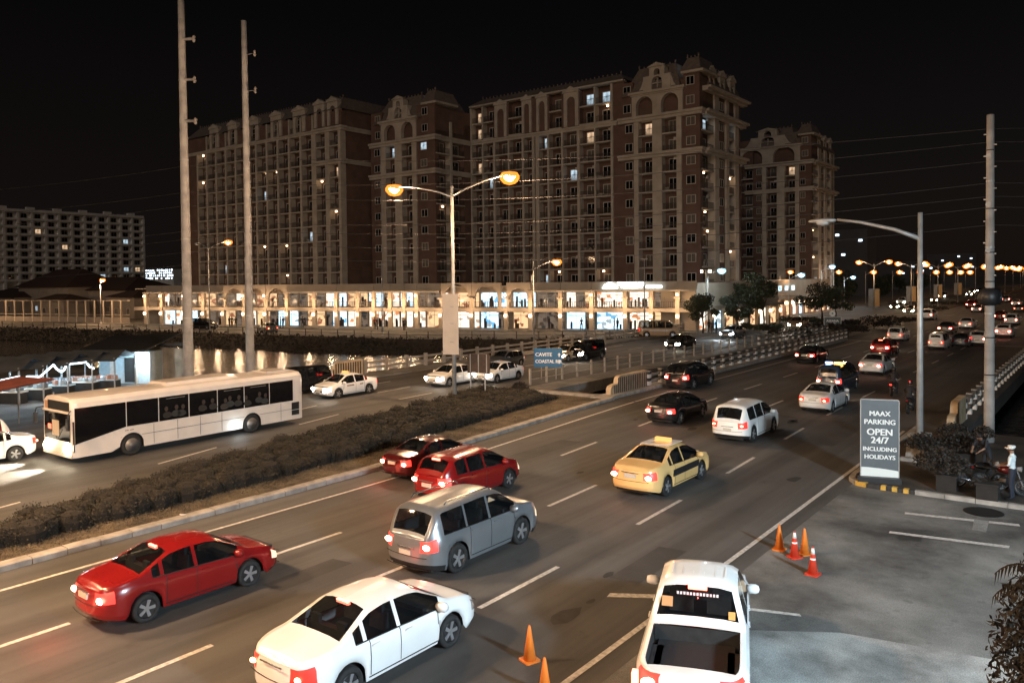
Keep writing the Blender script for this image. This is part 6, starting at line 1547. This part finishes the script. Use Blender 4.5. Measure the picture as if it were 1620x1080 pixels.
# dry grass and litter on the strip in front
n = 26000; yy = R_.uniform(4, 46, n); t = R_.uniform(0, 1, n)
xx = np.array([med_x(a)-.48+(hx0(a)-med_x(a)+.40)*b_ for a, b_ in zip(yy, t)])
o = leaves('grass', np.stack([xx, yy, .15+R_.uniform(0, .06, n)], 1), .07, DRYG, None, 8, .3, .9); tag(o, 'short dry grass and fallen leaves along the median kerb', kind='stuff')
o = MB().prism([(-.09, -.06), (.08, -.08), (.1, .05), (-.02, .1)], 0, .05).build('litter', WHITEP, loc=(at(296, 789).x, at(296, 789).y, .18)); tag(o, 'crumpled white scrap of litter in front of the hedge', 'litter')
o = MB().prism([(-.12, -.04), (.06, -.08), (.1, .07)], 0, .04).build('litter', WHITEP, loc=(at(289, 822).x, at(289, 822).y, .17)); tag(o, 'small white litter scrap on the soil beside the kerb', 'litter')
# ---- bush masses
def bush(x, y, w_, h, n, lab, m=SHR, size=.16, seed=0, z=0, name='bush', cat='bush', grp=None, dep=None):
    o = empty(name, (x, y, z), 0, lab, cat, grp); r = np.random.RandomState(seed+1); P = []
    for _ in range(max(3, int(w_*2))):
        cx, cy = r.uniform(-w_/2, w_/2), r.uniform(-1, 1)*(dep or w_/3); rr = r.uniform(.35, .6)*h; k = n//max(3, int(w_*2))
        v = r.normal(size=(k, 3)); v /= np.linalg.norm(v, axis=1)[:, None]; v *= (rr*r.uniform(.5, 1.05, k)**.5)[:, None]; v[:, 2] = np.abs(v[:, 2]*.9)+h*.25; v[:, 0] += cx; v[:, 1] += cy; P.append(v)
    leaves('foliage', np.concatenate(P), size, m, o, seed)
    mb = MB()
    for k in range(6): a = r.uniform(-w_*.35, w_*.35); mb.tube([(a*.6, 0, 0), (a, r.uniform(-.3, .3), h*.6)], .03, 5, .01)
    mb.build('stem', BARK, o); return o
bl = ['round bush at the very tip of the hedge beside the creek', 'reddish bush by the blue sign posts']
bush(-34.0, 46.0, 1.2, 1.3, 1500, bl[0], size=.12, seed=1)
for i, (px, py, w_, h, lb) in enumerate(((1250, 531, 5, 1.4, 'low bushes behind the end of the checkered railing'), (1345, 528, 4, 2.0, 'brown bush right of the ASEANA CITY sign'), (1375, 520, 7, 2.2, 'tallest dry bush of the far median'), (1408, 512, 8, 1.8, 'long dry bush farther along the far median'), (1300, 522, 4, 1.6, 'dark bush under the ASEANA CITY sign'), (1460, 492, 9, 1.6, 'dark median bush left of the big pole'), (1500, 483, 10, 1.5, 'farthest median bush beside the orange lamps'))):
    p = at(px, py); bush(p.x, p.y, w_, h, 1500, lb, size=.28, seed=10+i, grp='bushes in the far median')
# bank scrub: one uncountable growth over the far bank
P = []
for (pa, pb) in zip(far_edge[:-1], far_edge[1:]):
    k = int(math.dist(pa, pb)*60); t = R_.uniform(0, 1, k); d = R_.uniform(0, 1, k)
    x = pa[0]+(pb[0]-pa[0])*t; y = pa[1]+(pb[1]-pa[1])*t-11.5*d; z = -1.85*d+.35*R_.uniform(0, 1, k)*(1+np.sin(x*.7)*.6); P.append(np.stack([x, y, z], 1))
P = np.concatenate(P); P = P[P[:, 0] > -190]
o = leaves('undergrowth', P, .42, leaf_mat('bank_scrub', (.012, .010, .006), (.035, .026, .015)), None, 21); tag(o, 'dark scrub growing down the far creek bank', kind='stuff')
k = 7000; xx = R_.uniform(-130, -72, k); yy = 36.6+R_.uniform(0, 2.2, k); o = leaves('undergrowth', np.stack([xx, yy, -(yy-36.6)*.95+R_.uniform(0, .25, k)], 1), .25, TREEM, None, 22); tag(o, 'dark growth along the near creek bank behind the bus', kind='stuff')
# ---- trees
def tree(px, py, top, w_px, lab, seed, m=TREEM, n=3600, trunk=None, grp='street trees by the arcade'):
    p = at(px, py); dd = (p.y*math.cos(YAW)-p.x*math.sin(YAW))/FPX; H = zat(p.x, p.y, top); W_ = w_px*dd
    o = empty('street_tree', (p.x, p.y, 0), 0, lab, 'tree', grp); r = np.random.RandomState(seed); mb = MB(); zt = H*.32
    mb.tube([(0, 0, 0), (.08, .05, zt*.5), (-.05, 0, zt)], .16, 7, .11); P = []
    for k in range(13):
        a = r.uniform(0, 2*math.pi); q = r.uniform(.15, .5)*W_; e = Vector((math.cos(a)*q, math.sin(a)*q, r.uniform(zt*1.05, H*.86)))
        mb.tube([(-.05, 0, zt), tuple(Vector((0, 0, zt))*.5+e*.5+Vector((0, 0, .3))), tuple(e)], .07, 5, .02)
        rr = r.uniform(.14, .26)*W_; c = n//13; v = r.normal(size=(c, 3)); v /= np.linalg.norm(v, axis=1)[:, None]; v *= (rr*r.uniform(.15, 1.1, c)**.55)[:, None]; v[:, 2] *= .72
        P.append(v+np.array(e))
    mb.build('trunk', BARK, o, True); leaves('crown', np.concatenate(P), .34, m, o, seed); return o
tree(1112, 527, 452, 52, 'small dark tree at the arcade corner beside the lantern pole', 1); tree(1166, 524, 455, 46, 'low tree between the corner tree and the tallest tree', 2)
tree(1208, 523, 424, 62, 'tallest dark tree in front of the gap between the towers', 3, n=5200); tree(1185, 519, 440, 50, 'tree just left of the tallest one', 4); tree(1300, 510, 437, 66, 'dark round tree left of the ASEANA CITY sign', 5, n=4600); tree(1322, 505, 450, 40, 'tree behind the ASEANA CITY sign', 6)
for i, (px, py, lb) in enumerate(((1185, 524, 'clipped low bush under the street trees'), (1268, 512, 'dark low bush before the shop row'))):
    p = at(px, py); bush(p.x, p.y, 9, 1.7, 2200, lb, TREEM, .3, 60+i)
# far tree belt and dark buildings on the skyline
for i in range(26):
    Y = 210+i*24+R_.uniform(-6, 6); X = -62-i*2.0-R_.uniform(0, 10)
    o = empty('street_tree', (X, Y, 0), 0, ('dark tree of the far belt beyond the oncoming carriageway'), 'tree', 'far belt of trees beside the road')
    r = np.random.RandomState(100+i); H = r.uniform(6, 10); W_ = r.uniform(7, 11); P = []
    for k in range(7):
        v = r.normal(size=(110, 3)); v /= np.linalg.norm(v, axis=1)[:, None]; v *= (r.uniform(.2, .34)*W_*r.uniform(.3, 1.1, 110)**.5)[:, None]; v += np.array([r.uniform(-.3, .3)*W_, r.uniform(-.3, .3)*W_, r.uniform(.35, .8)*H]); P.append(v)
    MB().tube([(0, 0, 0), (0, 0, H*.5)], .2, 6, .1).build('trunk', BARK, o); leaves('crown', np.concatenate(P), .9, TREEM, o, 200+i)
DKB = mat('dark_building', (.07, .07, .075), .9, var=.1, scale=.1)
for i, (px, Y, W_, H, lb) in enumerate(((1338, 330, 16, 26, 'grey far tower just right of the lone apartment tower'), (1420, 520, 40, 16, 'far low building with a few cold lights behind the orange lamps'), (1505, 620, 30, 22, 'far building with a glowing white window group'), (1462, 700, 60, 14, 'farthest low building on the skyline'))):
    X = col_x(px, Y); o = empty('far_building', (X, Y, 0), 0, lb, 'building'); MB().b2(-W_/2, W_/2, 0, 14, 0, H).build('wall', DKB, o)
    for k in range(8 if i else 3):
        x = R_.uniform(-W_*.45, W_*.45); z = R_.uniform(H*.5, H*.92); MB().b2(x-.7, x+.7, -.1, 0, z, z+.8).build('window', glow('far_cool_window', (.72, .88, 1), 2.2), o)
# ---- dark shrubs in planters on the right
PLN = mat('planter_box', (.012, .009, .007), .8, var=.3)
for i, (px, py, h, w_, lb) in enumerate(((1499, 774, 1.5, 1.2, 'tall dark shrub in a square planter nearest the parking sign'), (1528, 738, 1.5, 1.5, 'dark shrub behind the parked motorcycle'), (1563, 789, .4, .8, 'low dark shrub in a planter beside the parked motorcycle'), (1480, 735, 1.2, 1.1, 'dark shrub right of the lamp post block'), (1545, 712, 1.2, 2.2, 'wide dark shrub at the foot of the grey pole'))):
    p = at(px, py, .13); bush(p.x, p.y, w_, h, 2600, lb, SHR, .10, 80+i, .13+.4, grp='shrubs by the parking kerb')
    q = MB(); q.b2(-.34, .34, -.34, .34, 0, .55); q.b2(-.38, .38, -.38, .38, .55, .62); o = q.build('planter', PLN, loc=(p.x, p.y, .13)); tag(o, 'square dark planter box under the '+lb.replace('tall ', '').split(' in ')[0].split(' behind')[0].split(' right')[0].split(' at the')[0]+' '+('nearest the parking sign', 'behind the motorcycle', 'beside the motorcycle', 'by the lamp block', 'by the grey pole')[i], 'planter')
# ---- drooping palm at the lower right edge
pc = Vector(ray(1668, 1000)); pc = Vector((0, 0, CAMH))+pc.normalized()*8.6
palm = empty('palm_tree', (pc.x, pc.y, 0), 0, 'dark drooping curly fronds at the lower right edge', 'palm tree')
MB().tube([(0, 0, 0), (.1, .05, pc.z*.5), (0, 0, pc.z)], .16, 9, .10).build('trunk', BARK, palm, True)
rq = np.random.RandomState(5); v_ = rq.normal(size=(9000, 3)); v_ /= np.linalg.norm(v_, axis=1)[:, None]; v_ *= (.70*rq.uniform(.2, 1.05, 9000)**.5)[:, None]; v_[:, 2] = v_[:, 2]*1.7-.35
leaves('crown', v_+np.array([.22, -.05, pc.z]), .075, PALM, palm, 31, .3, -.5)
rr = random.Random(9); fr_ = MB()
for k in range(84):
    a = 2*math.pi*k/84*2+rr.uniform(-.1, .1); el = rr.uniform(.1, 1.2); L_ = rr.uniform(.28, .60); pts = []; p = Vector((0, 0, pc.z+rr.uniform(-.75, .45))); d = Vector((math.cos(a)*math.cos(el), math.sin(a)*math.cos(el), math.sin(el)))
    for i in range(9): pts.append(p.copy()); p = p+d*(L_/8); d = (d+Vector((0, 0, -.34))).normalized()
    f = MB(); f.tube(pts, .014, 5, .004); o = f.build('frond', PALM, palm)
    lf = MB()
    for i in range(1, 9):
        for q in range(2):
            for s in (-1, 1):
                t = q/2; b0 = pts[i-1]+(pts[i]-pts[i-1])*t; dr = (pts[i]-pts[i-1]).normalized(); sd_ = dr.cross(Vector((0, 0, 1))).normalized()*s
                l_ = .11*(1-.05*i); tip = b0+sd_*l_*.7+dr*l_*.5+Vector((0, 0, -.09)); mid_ = b0+sd_*l_*.45+dr*l_*.2; w_ = dr*.012
                lf.quad(b0-w_, mid_-w_, mid_+w_, b0+w_); lf.quad(mid_-w_, tip, tip, mid_+w_) if False else lf.quad(mid_-w_, tip, mid_+w_)
    lf.build('leaflets', PALM, o)

# ================================================================== PEOPLE AND MOTORCYCLES
SKIN = mat('skin', (.22, .12, .075), .6, var=.1); HAIR = mat('hair', (.01, .008, .007), .7)
def person(loc, rz, pose, shirt, trousers, lab, cap=None, helmet=None, hands=True, sc=1.0, cat='person', grp=None, shoes=None):
    """pose: joint dictionary in metres, facing +Y. One skinned body; shirt, trousers and skin are regions of it."""
    J = dict(hip=(0, 0, .92), waist=(0, 0, 1.05), chest=(0, .01, 1.30), neck=(0, .0, 1.47), head=(0, .02, 1.56), crown=(0, .02, 1.70),
             shl=(-.19, 0, 1.42), ell=(-.24, -.02, 1.15), wrl=(-.25, .06, .90), shr=(.19, 0, 1.42), elr=(.24, -.02, 1.15), wrr=(.25, .06, .90),
             hpl=(-.10, 0, .88), knl=(-.11, .02, .48), anl=(-.11, -.02, .09), tol=(-.12, .16, .04), hpr=(.10, 0, .88), knr=(.11, .02, .48), anr=(.11, -.02, .09), tor=(.12, .16, .04))
    J.update(pose)
    rad_ = dict(hip=.135, waist=.125, chest=.145, neck=.052, head=.085, crown=.078, shl=.07, ell=.045, wrl=.028, shr=.07, elr=.045, wrr=.028, hpl=.095, knl=.06, anl=.04, tol=.035, hpr=.095, knr=.06, anr=.04, tor=.035)
    names = list(J); V = [J[k] for k in names]; Rr = [rad_[k] for k in names]; I = {k: i for i, k in enumerate(names)}
    E = [('hip', 'waist'), ('waist', 'chest'), ('chest', 'neck'), ('neck', 'head'), ('head', 'crown'), ('chest', 'shl'), ('shl', 'ell'), ('ell', 'wrl'), ('chest', 'shr'), ('shr', 'elr'), ('elr', 'wrr'), ('hip', 'hpl'), ('hpl', 'knl'), ('knl', 'anl'), ('anl', 'tol'), ('hip', 'hpr'), ('hpr', 'knr'), ('knr', 'anr'), ('anr', 'tor')]
    E = [(I[a], I[b_]) for a, b_ in E]
    if hands:
        for s in ('l', 'r'):
            e_, w_ = Vector(J['el'+s]), Vector(J['wr'+s]); d = (w_-e_).normalized(); sd = d.cross(Vector((0, 0, 1)));  sd = sd.normalized() if sd.length > .1 else Vector((0, 1, 0))
            palm_ = w_+d*.06; V.append(tuple(palm_)); Rr.append(.030); ip = len(V)-1; E.append((I['wr'+s], ip))
            for k, (o_, ln) in enumerate(((-.028, .062), (-.010, .075), (.009, .070), (.027, .055))):
                a = palm_+d*.035+sd*o_; b_ = a+d*ln*.6; c = b_+(d+Vector((0, 0, -.5))).normalized()*ln*.5
                for q, r_ in ((a, .010), (b_, .009), (c, .007)): V.append(tuple(q)); Rr.append(r_)
                E += [(ip, len(V)-3), (len(V)-3, len(V)-2), (len(V)-2, len(V)-1)]
            a = w_+d*.035-sd*.035; b_ = a+(d-sd*.6).normalized()*.04
            for q, r_ in ((a, .012), (b_, .009)): V.append(tuple(q)); Rr.append(r_)
            E += [(ip, len(V)-2), (len(V)-2, len(V)-1)]
    me = bpy.data.meshes.new('person_skeleton'); me.from_pydata(V, E, []); ob = bpy.data.objects.new('person_skeleton', me); COL.objects.link(ob)
    sm = ob.modifiers.new('skin', 'SKIN'); sm.use_smooth_shade = True; ss = ob.modifiers.new('sub', 'SUBSURF'); ss.levels = 1; ss.render_levels = 1
    for i, v in enumerate(me.skin_vertices[0].data): v.radius = (Rr[i], Rr[i]*(.78 if i < 3 else 1)); v.use_root = (i == 0)
    dg = bpy.context.evaluated_depsgraph_get(); dg.update(); m2 = bpy.data.meshes.new_from_object(ob.evaluated_get(dg)); COL.objects.unlink(ob); bpy.data.objects.remove(ob)
    m2.materials.clear()
    for q in (SKIN, shirt, trousers, shoes or BLACKP): m2.materials.append(q)
    neck = Vector(J['neck']); hips = Vector(J['waist']); up = (neck-hips).normalized()
    segs = {1: [('waist', 'chest'), ('chest', 'neck'), ('chest', 'shl'), ('shl', 'ell'), ('chest', 'shr'), ('shr', 'elr')], 2: [('hip', 'waist'), ('hip', 'hpl'), ('hpl', 'knl'), ('knl', 'anl'), ('hip', 'hpr'), ('hpr', 'knr'), ('knr', 'anr')], 3: [('anl', 'tol'), ('anr', 'tor')], 0: [('neck', 'head'), ('head', 'crown'), ('ell', 'wrl'), ('elr', 'wrr')]}
    def dseg(p, a, b_):
        ab = b_-a; t = max(0, min(1, (p-a).dot(ab)/max(1e-6, ab.dot(ab)))); return (p-a-ab*t).length
    for f in m2.polygons:
        c = Vector(f.center); best = min(((dseg(c, Vector(J[a]), Vector(J[b_]))-.5*(rad_[a]+rad_[b_]), k) for k, ls in segs.items() for a, b_ in ls)); f.material_index = best[1]
    o = empty('person', loc, rz, lab, cat, grp); o.scale = (sc,)*3
    b_ = bpy.data.objects.new('body', m2); COL.objects.link(b_); b_.parent = o
    h = Vector(J['crown'])*.75+Vector(J['head'])*.25; hd_ = MB()
    if helmet: hd_.lathe([(.10, -.10), (.135, -.04), (.14, .04), (.11, .11), (.05, .14), (0, .145)], tuple(h), 14); hd_.build('helmet', helmet, o, True)
    else:
        hd_.lathe([(.082, -.03), (.096, .02), (.085, .07), (.05, .095), (0, .10)], (h.x, h.y-.012, h.z-.01), 12); hd_.build('hair', HAIR, o, True)
        fc_ = MB()
        for s in (-1, 1): fc_.box(h.x+s*.032, h.y+.082, h.z-.045, .022, .012, .010)
        fc_.build('eyes', HAIR, o); n_ = MB(); n_.box(h.x, h.y+.092, h.z-.075, .02, .03, .035); n_.build('nose', SKIN, o); n_ = MB(); n_.box(h.x, h.y+.078, h.z-.115, .045, .012, .008); n_.build('mouth', mat('lips', (.12, .04, .03), .6), o)
        for s in (-1, 1): MB().box(h.x+s*.088, h.y, h.z-.06, .016, .03, .05).build('ear', SKIN, o)
        if cap: c_ = MB(); c_.lathe([(.10, .03), (.105, .06), (.125, .10), (.09, .13), (0, .135)], tuple(h+Vector((0, 0, -.02))), 14); c_.lathe([(.0, .03), (.15, .028), (.15, .036), (0, .04)], tuple(h+Vector((0, .05, -.02))), 14); c_.build('cap', cap, o, True)
    return o
cl_white = mat('shirt_white', (.55, .60, .60), .8, var=.1, scale=8); cl_dark = mat('cloth_dark', (.015, .015, .018), .85, var=.3, scale=6); cl_blue = mat('trousers_dark_blue', (.015, .018, .03), .85); cl_grey = mat('shirt_grey', (.10, .09, .085), .85, var=.2); cl_red = mat('shirt_red', (.22, .03, .02), .85)
p = at(1601, 791, .13)
gd = person((p.x, p.y, .13), rad(80), dict(elr=(.27, .08, 1.18), wrr=(.10, .30, 1.12), ell=(-.26, .02, 1.17), wrl=(-.14, .27, 1.10), knr=(.13, .05, .48)), cl_white, cl_blue, 'parking guard in white shirt and white topped cap at the right edge', cap=WHITEP, sc=1.12)
p = at(1562, 752, .13)
person((p.x, p.y, .13), rad(150), dict(waist=(0, .06, 1.03), chest=(0, .20, 1.22), neck=(0, .32, 1.34), head=(0, .38, 1.41), crown=(0, .46, 1.52), shl=(-.19, .28, 1.33), shr=(.19, .28, 1.33), ell=(-.24, .42, 1.10), elr=(.24, .42, 1.10), wrl=(-.15, .60, .98), wrr=(.15, .60, .98)), cl_dark, cl_dark, 'man in dark clothes bending over the parked motorcycle', sc=1.1)
# people by the shops: small in the view, still bodies
for i, (px, py, c) in enumerate(((363, 519, cl_dark), (367, 519, cl_dark), (373, 520, cl_dark), (439, 520, cl_dark), (444, 520, cl_grey), (448, 520, cl_dark), (479, 520, cl_dark), (593, 522, cl_red), (597, 523, cl_dark), (638, 524, cl_dark), (641, 524, cl_grey), (920, 524, cl_dark), (928, 524, cl_dark), (972, 525, cl_grey), (977, 525, cl_dark), (1122, 527, cl_dark), (1127, 528, cl_grey), (1133, 527, cl_dark))):
    p = at(px, py); person((p.x, p.y, .12 if px < 1100 else 0), rad((37*i) % 360), dict(knl=(-.11, .08 if i % 2 else .02, .48), anl=(-.11, .14 if i % 3 == 0 else -.02, .09), tol=(-.12, .28 if i % 3 == 0 else .16, .04)), c, cl_dark, 'person at the lit shopfronts, '+('outside the first bright shop', 'in a pair outside the first bright shop', 'right of the pair at the first bright shop', 'by the arched shopfront', 'in a group by the arched shopfront', 'last of the group by the arched shopfront', 'beside the round shop display', 'in red under the warm lamp', 'next to the one in red', 'right of the lone dark pole', 'close to the pale panel', 'left in the pair before the bright glass', 'right in the pair before the bright glass', 'in grey near the sign pole', 'dark figure near the sign pole', 'leftmost under the corner tree', 'middle one under the corner tree', 'rightmost under the corner tree')[i], hands=False, sc=1.15, grp='people on the promenade')
def motorcycle(loc, rz, lab, light_on=False, sc=1.05, cm=P_BLACK):
    o = empty('motorcycle', loc, rz, lab, 'motorcycle', 'motorcycles'); o.scale = (sc,)*3
    for y in (-.62, .66):
        t = MB(); r = .29; t.lathe([(r*.84, -.04), (r, -.045), (r*1.04, 0), (r, .045), (r*.84, .04), (r*.84, -.04)], (0, y, r), 22, 'X'); w_ = t.build('wheel', TYRE, o, True)
        m = MB()
        for k in range(10): a = 2*math.pi*k/10; m.tube([(0, y, r), (0, y+r*.8*math.cos(a), r+r*.8*math.sin(a))], .006, 4)
        m.lathe([(r*.76, -.02), (r*.83, -.022), (r*.83, .022), (r*.76, .02), (r*.76, -.02)], (0, y, r), 22, 'X'); m.lathe([(0, -.05), (.06, -.05), (.06, .05), (0, .05)], (0, y, r), 10, 'X'); m.build('rim', CHROME, w_)
    m = MB(); m.tube([(0, .66, .29), (0, .50, .75), (0, .42, .98)], .03, 6); m.tube([(-.30, .30, 1.02), (0, .42, 1.0), (.30, .30, 1.02)], .018, 6); m.build('fork', CHROME, o)
    m = MB(); m.tube([(0, .40, .80), (0, .10, .42), (0, -.25, .38), (0, -.62, .29)], .035, 6); m.lathe([(0, -.16), (.13, -.12), (.15, .1), (0, .17)], (0, .08, .42), 8, 'Y'); m.build('frame', BLACKP, o)
    m = MB(); m.lathe([(0, -.28), (.10, -.2), (.14, 0), (.11, .18), (0, .26)], (0, .14, .80), 10, 'Y'); m.build('fuel_tank', cm, o, True)
    m = MB(); m.lathe([(0, -.42), (.09, -.38), (.12, -.1), (.10, .24), (0, .3)], (0, -.38, .80), 10, 'Y'); m.v = [(x, y, .80+(z-.80)*.45) for x, y, z in m.v]; m.build('seat', BLACKP, o, True)
    m = MB(); m.tube([(.12, .05, .30), (.14, -.3, .30), (.15, -.85, .42)], .03, 8, .045); m.build('exhaust', CHROME, o, True)
    m = MB(); m.box(0, -.86, .74, .12, .06, .08); m.build('taillight', TAIL_HOT if light_on else TAIL_OFF, o); m = MB(); m.lathe([(0, .08), (.09, .06), (.07, -.06), (0, -.08)], (0, .55, .90), 10, 'Y'); m.build('headlight', LENS, o)
    m = MB(); m.quad((-.07, -.86, .62), (.07, -.86, .62), (.06, -.5, .70), (-.06, -.5, .70)); m.build('mudguard', BLACKP, o)
    return o
ride = dict(hip=(0, -.32, .90), waist=(0, -.27, 1.02), chest=(0, -.14, 1.24), neck=(0, -.06, 1.40), head=(0, -.02, 1.49), crown=(0, .0, 1.62), shl=(-.19, -.10, 1.36), shr=(.19, -.10, 1.36), ell=(-.30, .08, 1.16), elr=(.30, .08, 1.16), wrl=(-.29, .26, 1.05), wrr=(.29, .26, 1.05), hpl=(-.11, -.30, .86), hpr=(.11, -.30, .86), knl=(-.20, .08, .72), knr=(.20, .08, .72), anl=(-.17, -.12, .34), anr=(.17, -.12, .34), tol=(-.17, .06, .30), tor=(.17, .06, .30))
ride2 = dict(ride)
for (px, py, lab, lb2, c, hm) in ((1414, 625, 'motorcycle with a glowing rear light in the right hand lane', 'rider leaning on the motorcycle with the glowing rear light', cl_dark, BLACKP), (1440, 652, 'dark motorcycle close to the street lamp pole', 'rider in dark jacket with a red light on the helmet', cl_dark, mat('helmet_dark', (.03, .02, .02), .3))):
    p = at(px, py); motorcycle((p.x, p.y, 0), 0, lab, px == 1414, 1.12); pr_ = person((p.x, p.y, 0), 0, ride, c, cl_dark, lb2, helmet=hm, sc=1.12)
    if px == 1440: MB().box(0, -.15, 1.68, .06, .03, .04).build('helmet_light', TAIL_HOT, pr_)
    else:
        l = light('POINT', 'tail_glow', (p.x, p.y-1.3, .8), 3, (1, .2, .1), .1)
p = at(1547, 772, .13); motorcycle((p.x, p.y, .13), rad(-78), 'parked black motorcycle with a chrome exhaust and bright rim behind the kerb', False, 1.1)
p = at(1582, 782, .13); motorcycle((p.x, p.y+.3, .13), rad(-100), 'parked red dark motorcycle between the bending man and the guard', False, 1.1, P_MAROON)

# ================================================================== MARKET BY THE CREEK at the left
BLUEW = mat('hut_blue_white', (.42, .52, .58), .7, var=.1); TIN = mat('tin_roof', (.02, .02, .02), .6, var=.3, scale=2)
hp = at(200, 606); hut = empty('market_hut', (hp.x, hp.y, 0), YAW*.8, 'small bluish hut with a bright lamp under its dark roof behind the bus', 'hut')
MB().b2(-2.4, 2.1, 0, 3, 0, 2.6).build('wall', BLUEW, hut)
r = MB(); r.v = [(-3.8, -1.4, 2.55), (2.5, -1.4, 2.75), (2.5, 4, 3.7), (-3.8, 4, 3.5), (-3.8, -1.4, 2.67), (2.5, -1.4, 2.87), (2.5, 4, 3.82), (-3.8, 4, 3.62)]; r.f = [(3, 2, 1, 0), (4, 5, 6, 7), (0, 1, 5, 4), (1, 2, 6, 5), (2, 3, 7, 6), (3, 0, 4, 7)]; r.m = [0]*6; r.build('roof', TIN, hut)
MB().b2(-.1, .8, -.06, -.01, .1, 2.1).build('door', BPAINT, hut); MB().b2(-1.4, -1.1, -.06, -.01, .1, 2.4).build('door_frame', WHITEP, hut); MB().b2(.95, 1.1, -.3, -.05, 0, 2.6).build('post', WHITEP, hut)
MB().box(1.7, -.4, 2.3, .5, .12, .12).build('lamp', glow('hut_lamp', (.75, .93, 1), 40), hut); light('POINT', 'hut_light', (1.6, -.8, 2.1), 190, (.65, .88, 1), .1, hut)
wl2 = empty('boundary_wall', tuple(at(238, 604)), YAW*.8, 'stained brown wall right of the bluish hut', 'wall')
for k in range(6): MB().b2(-.9+k*.62, -.9+k*.62+.6, 1, 1.2, 0, 2.9-.05*k).build('wall_panel', mat('stained_wall', (.13, .11, .085), .9, col2=(.25, .215, .17), scale=1.2), wl2)
MB().b2(-.9, 2.9, .8, 1.5, 2.95, 3.15).build('roof_strip', TIN, wl2)
stl = 0
for i, (px, py, w_) in enumerate(((20, 634, 4.6), (62, 628, 4.4), (102, 622, 4.4), (140, 618, 4.2), (-20, 640, 4.6))):
    q = at(px, py); s_ = empty('market_stall', (q.x, q.y, 0), YAW*.9, ('stall under a grey canopy at the left edge of the market', 'second stall from the left with white goods', 'middle market stall below the dipping light string', 'stall nearest the bluish hut', 'stall cut by the left edge')[i], 'market stall', 'market stalls by the creek')
    for x in (-w_/2, w_/2):
        for y in (0, 3): MB().b2(x-.04, x+.04, y-.04, y+.04, 0, 2.5).build('post', STEEL, s_)
    c_ = MB(); c_.quad((-w_/2-.3, -.5, 2.3), (w_/2+.3, -.5, 2.3), (w_/2, 1.6, 3.0), (-w_/2, 1.6, 3.0)); c_.quad((w_/2+.3, 3.7, 2.3), (-w_/2-.3, 3.7, 2.3), (-w_/2, 1.6, 3.0), (w_/2, 1.6, 3.0)); c_.build('canopy', mat('canopy_grey', (.05, .055, .06), .8, var=.3, scale=1), s_)
    MB().b2(-w_/2+.1, w_/2-.1, .2, 1.1, .75, .82).build('table', WHITEP if i % 2 == 0 else BLUEW, s_); MB().b2(-w_/2+.1, w_/2-.1, .3, 1.0, 0, .748).build('counter', TIN, s_)
    rr = random.Random(i)
    for k in range(9):
        c = rr.choice([(.5, .55, .6), (.3, .34, .36), (.12, .14, .15), (.35, .2, .15)]); x = -w_/2+.4+k*(w_-.8)/8
        g_ = MB().box(0, 0, .13, rr.uniform(.2, .42), .4, rr.uniform(.15, .35), rz=rr.uniform(-.3, .3)).build('goods_crate', mat('goods_%d' % int(c[0]*100), c, .7), loc=s_.matrix_basis @ Vector((x, .65, .84)))
        tag(g_, 'box of goods on the counter of the '+('leftmost grey canopied stall', 'second market stall from the left', 'middle market stall', 'stall nearest the bluish hut', 'stall cut by the left edge')[i], 'crate', 'goods on the market stalls')
    light('POINT', 'stall_light', (0, .2, 2.2), 120, (.65, .86, 1), .1, s_); MB().b2(-.5, .5, 1.45, 1.55, 2.38, 2.43).build('lamp_tube', glow('tube_light', (.75, .92, 1), 5), s_)
# glowing string of lights, sagging between the stalls
zA = 3.3; pxs = [(-10, 604), (18, 598), (27, 596), (33, 600), (40, 596), (60, 596), (82, 577), (86, 583), (93, 588), (98, 586), (103, 576), (118, 575), (134, 573), (139, 580), (148, 584)]
P0 = at(60, 634); nY = P0.y
pts = []
for px, py in pxs:
    X = col_x(px, nY+ (px-60)*.05); Y = nY+(px-60)*.05; pts.append(Vector((X, Y, zat(X, Y, py))))
fine = []
for a, b_ in zip(pts[:-1], pts[1:]):
    for k in range(4): fine.append(a+(b_-a)*k/4)
mb = MB(); mb.tube([p-fine[0] for p in fine], .06, 6); o = mb.build('light_string', glow('string_glow', (.72, .90, 1), 5), loc=fine[0]); tag(o, 'glowing white light tube looping over the market stalls', 'light string')
awn = at(20, 672); o = MB().quad((-2.5, -2.0, 2.2), (2.5, -2.0, 2.5), (2.6, 2.2, 3.0), (-2.4, 2.2, 2.8)).quad((-2.4, 2.2, 2.75), (2.6, 2.2, 2.95), (2.5, -2.0, 2.45), (-2.5, -2.0, 2.15)).build('awning', mat('red_awning', (.22, .05, .03), .9, var=.3, scale=2), loc=(-49.5, 17.6, 0)); 
for x, y in ((-2.4, -1.9), (2.4, -1.9), (2.4, 2.1), (-2.3, 2.1)): MB().b2(x-.03, x+.03, y-.03, y+.03, 0, 2.25).build('post', STEEL, o)
tag(o, 'red awning behind the vehicles at the left edge', 'awning')
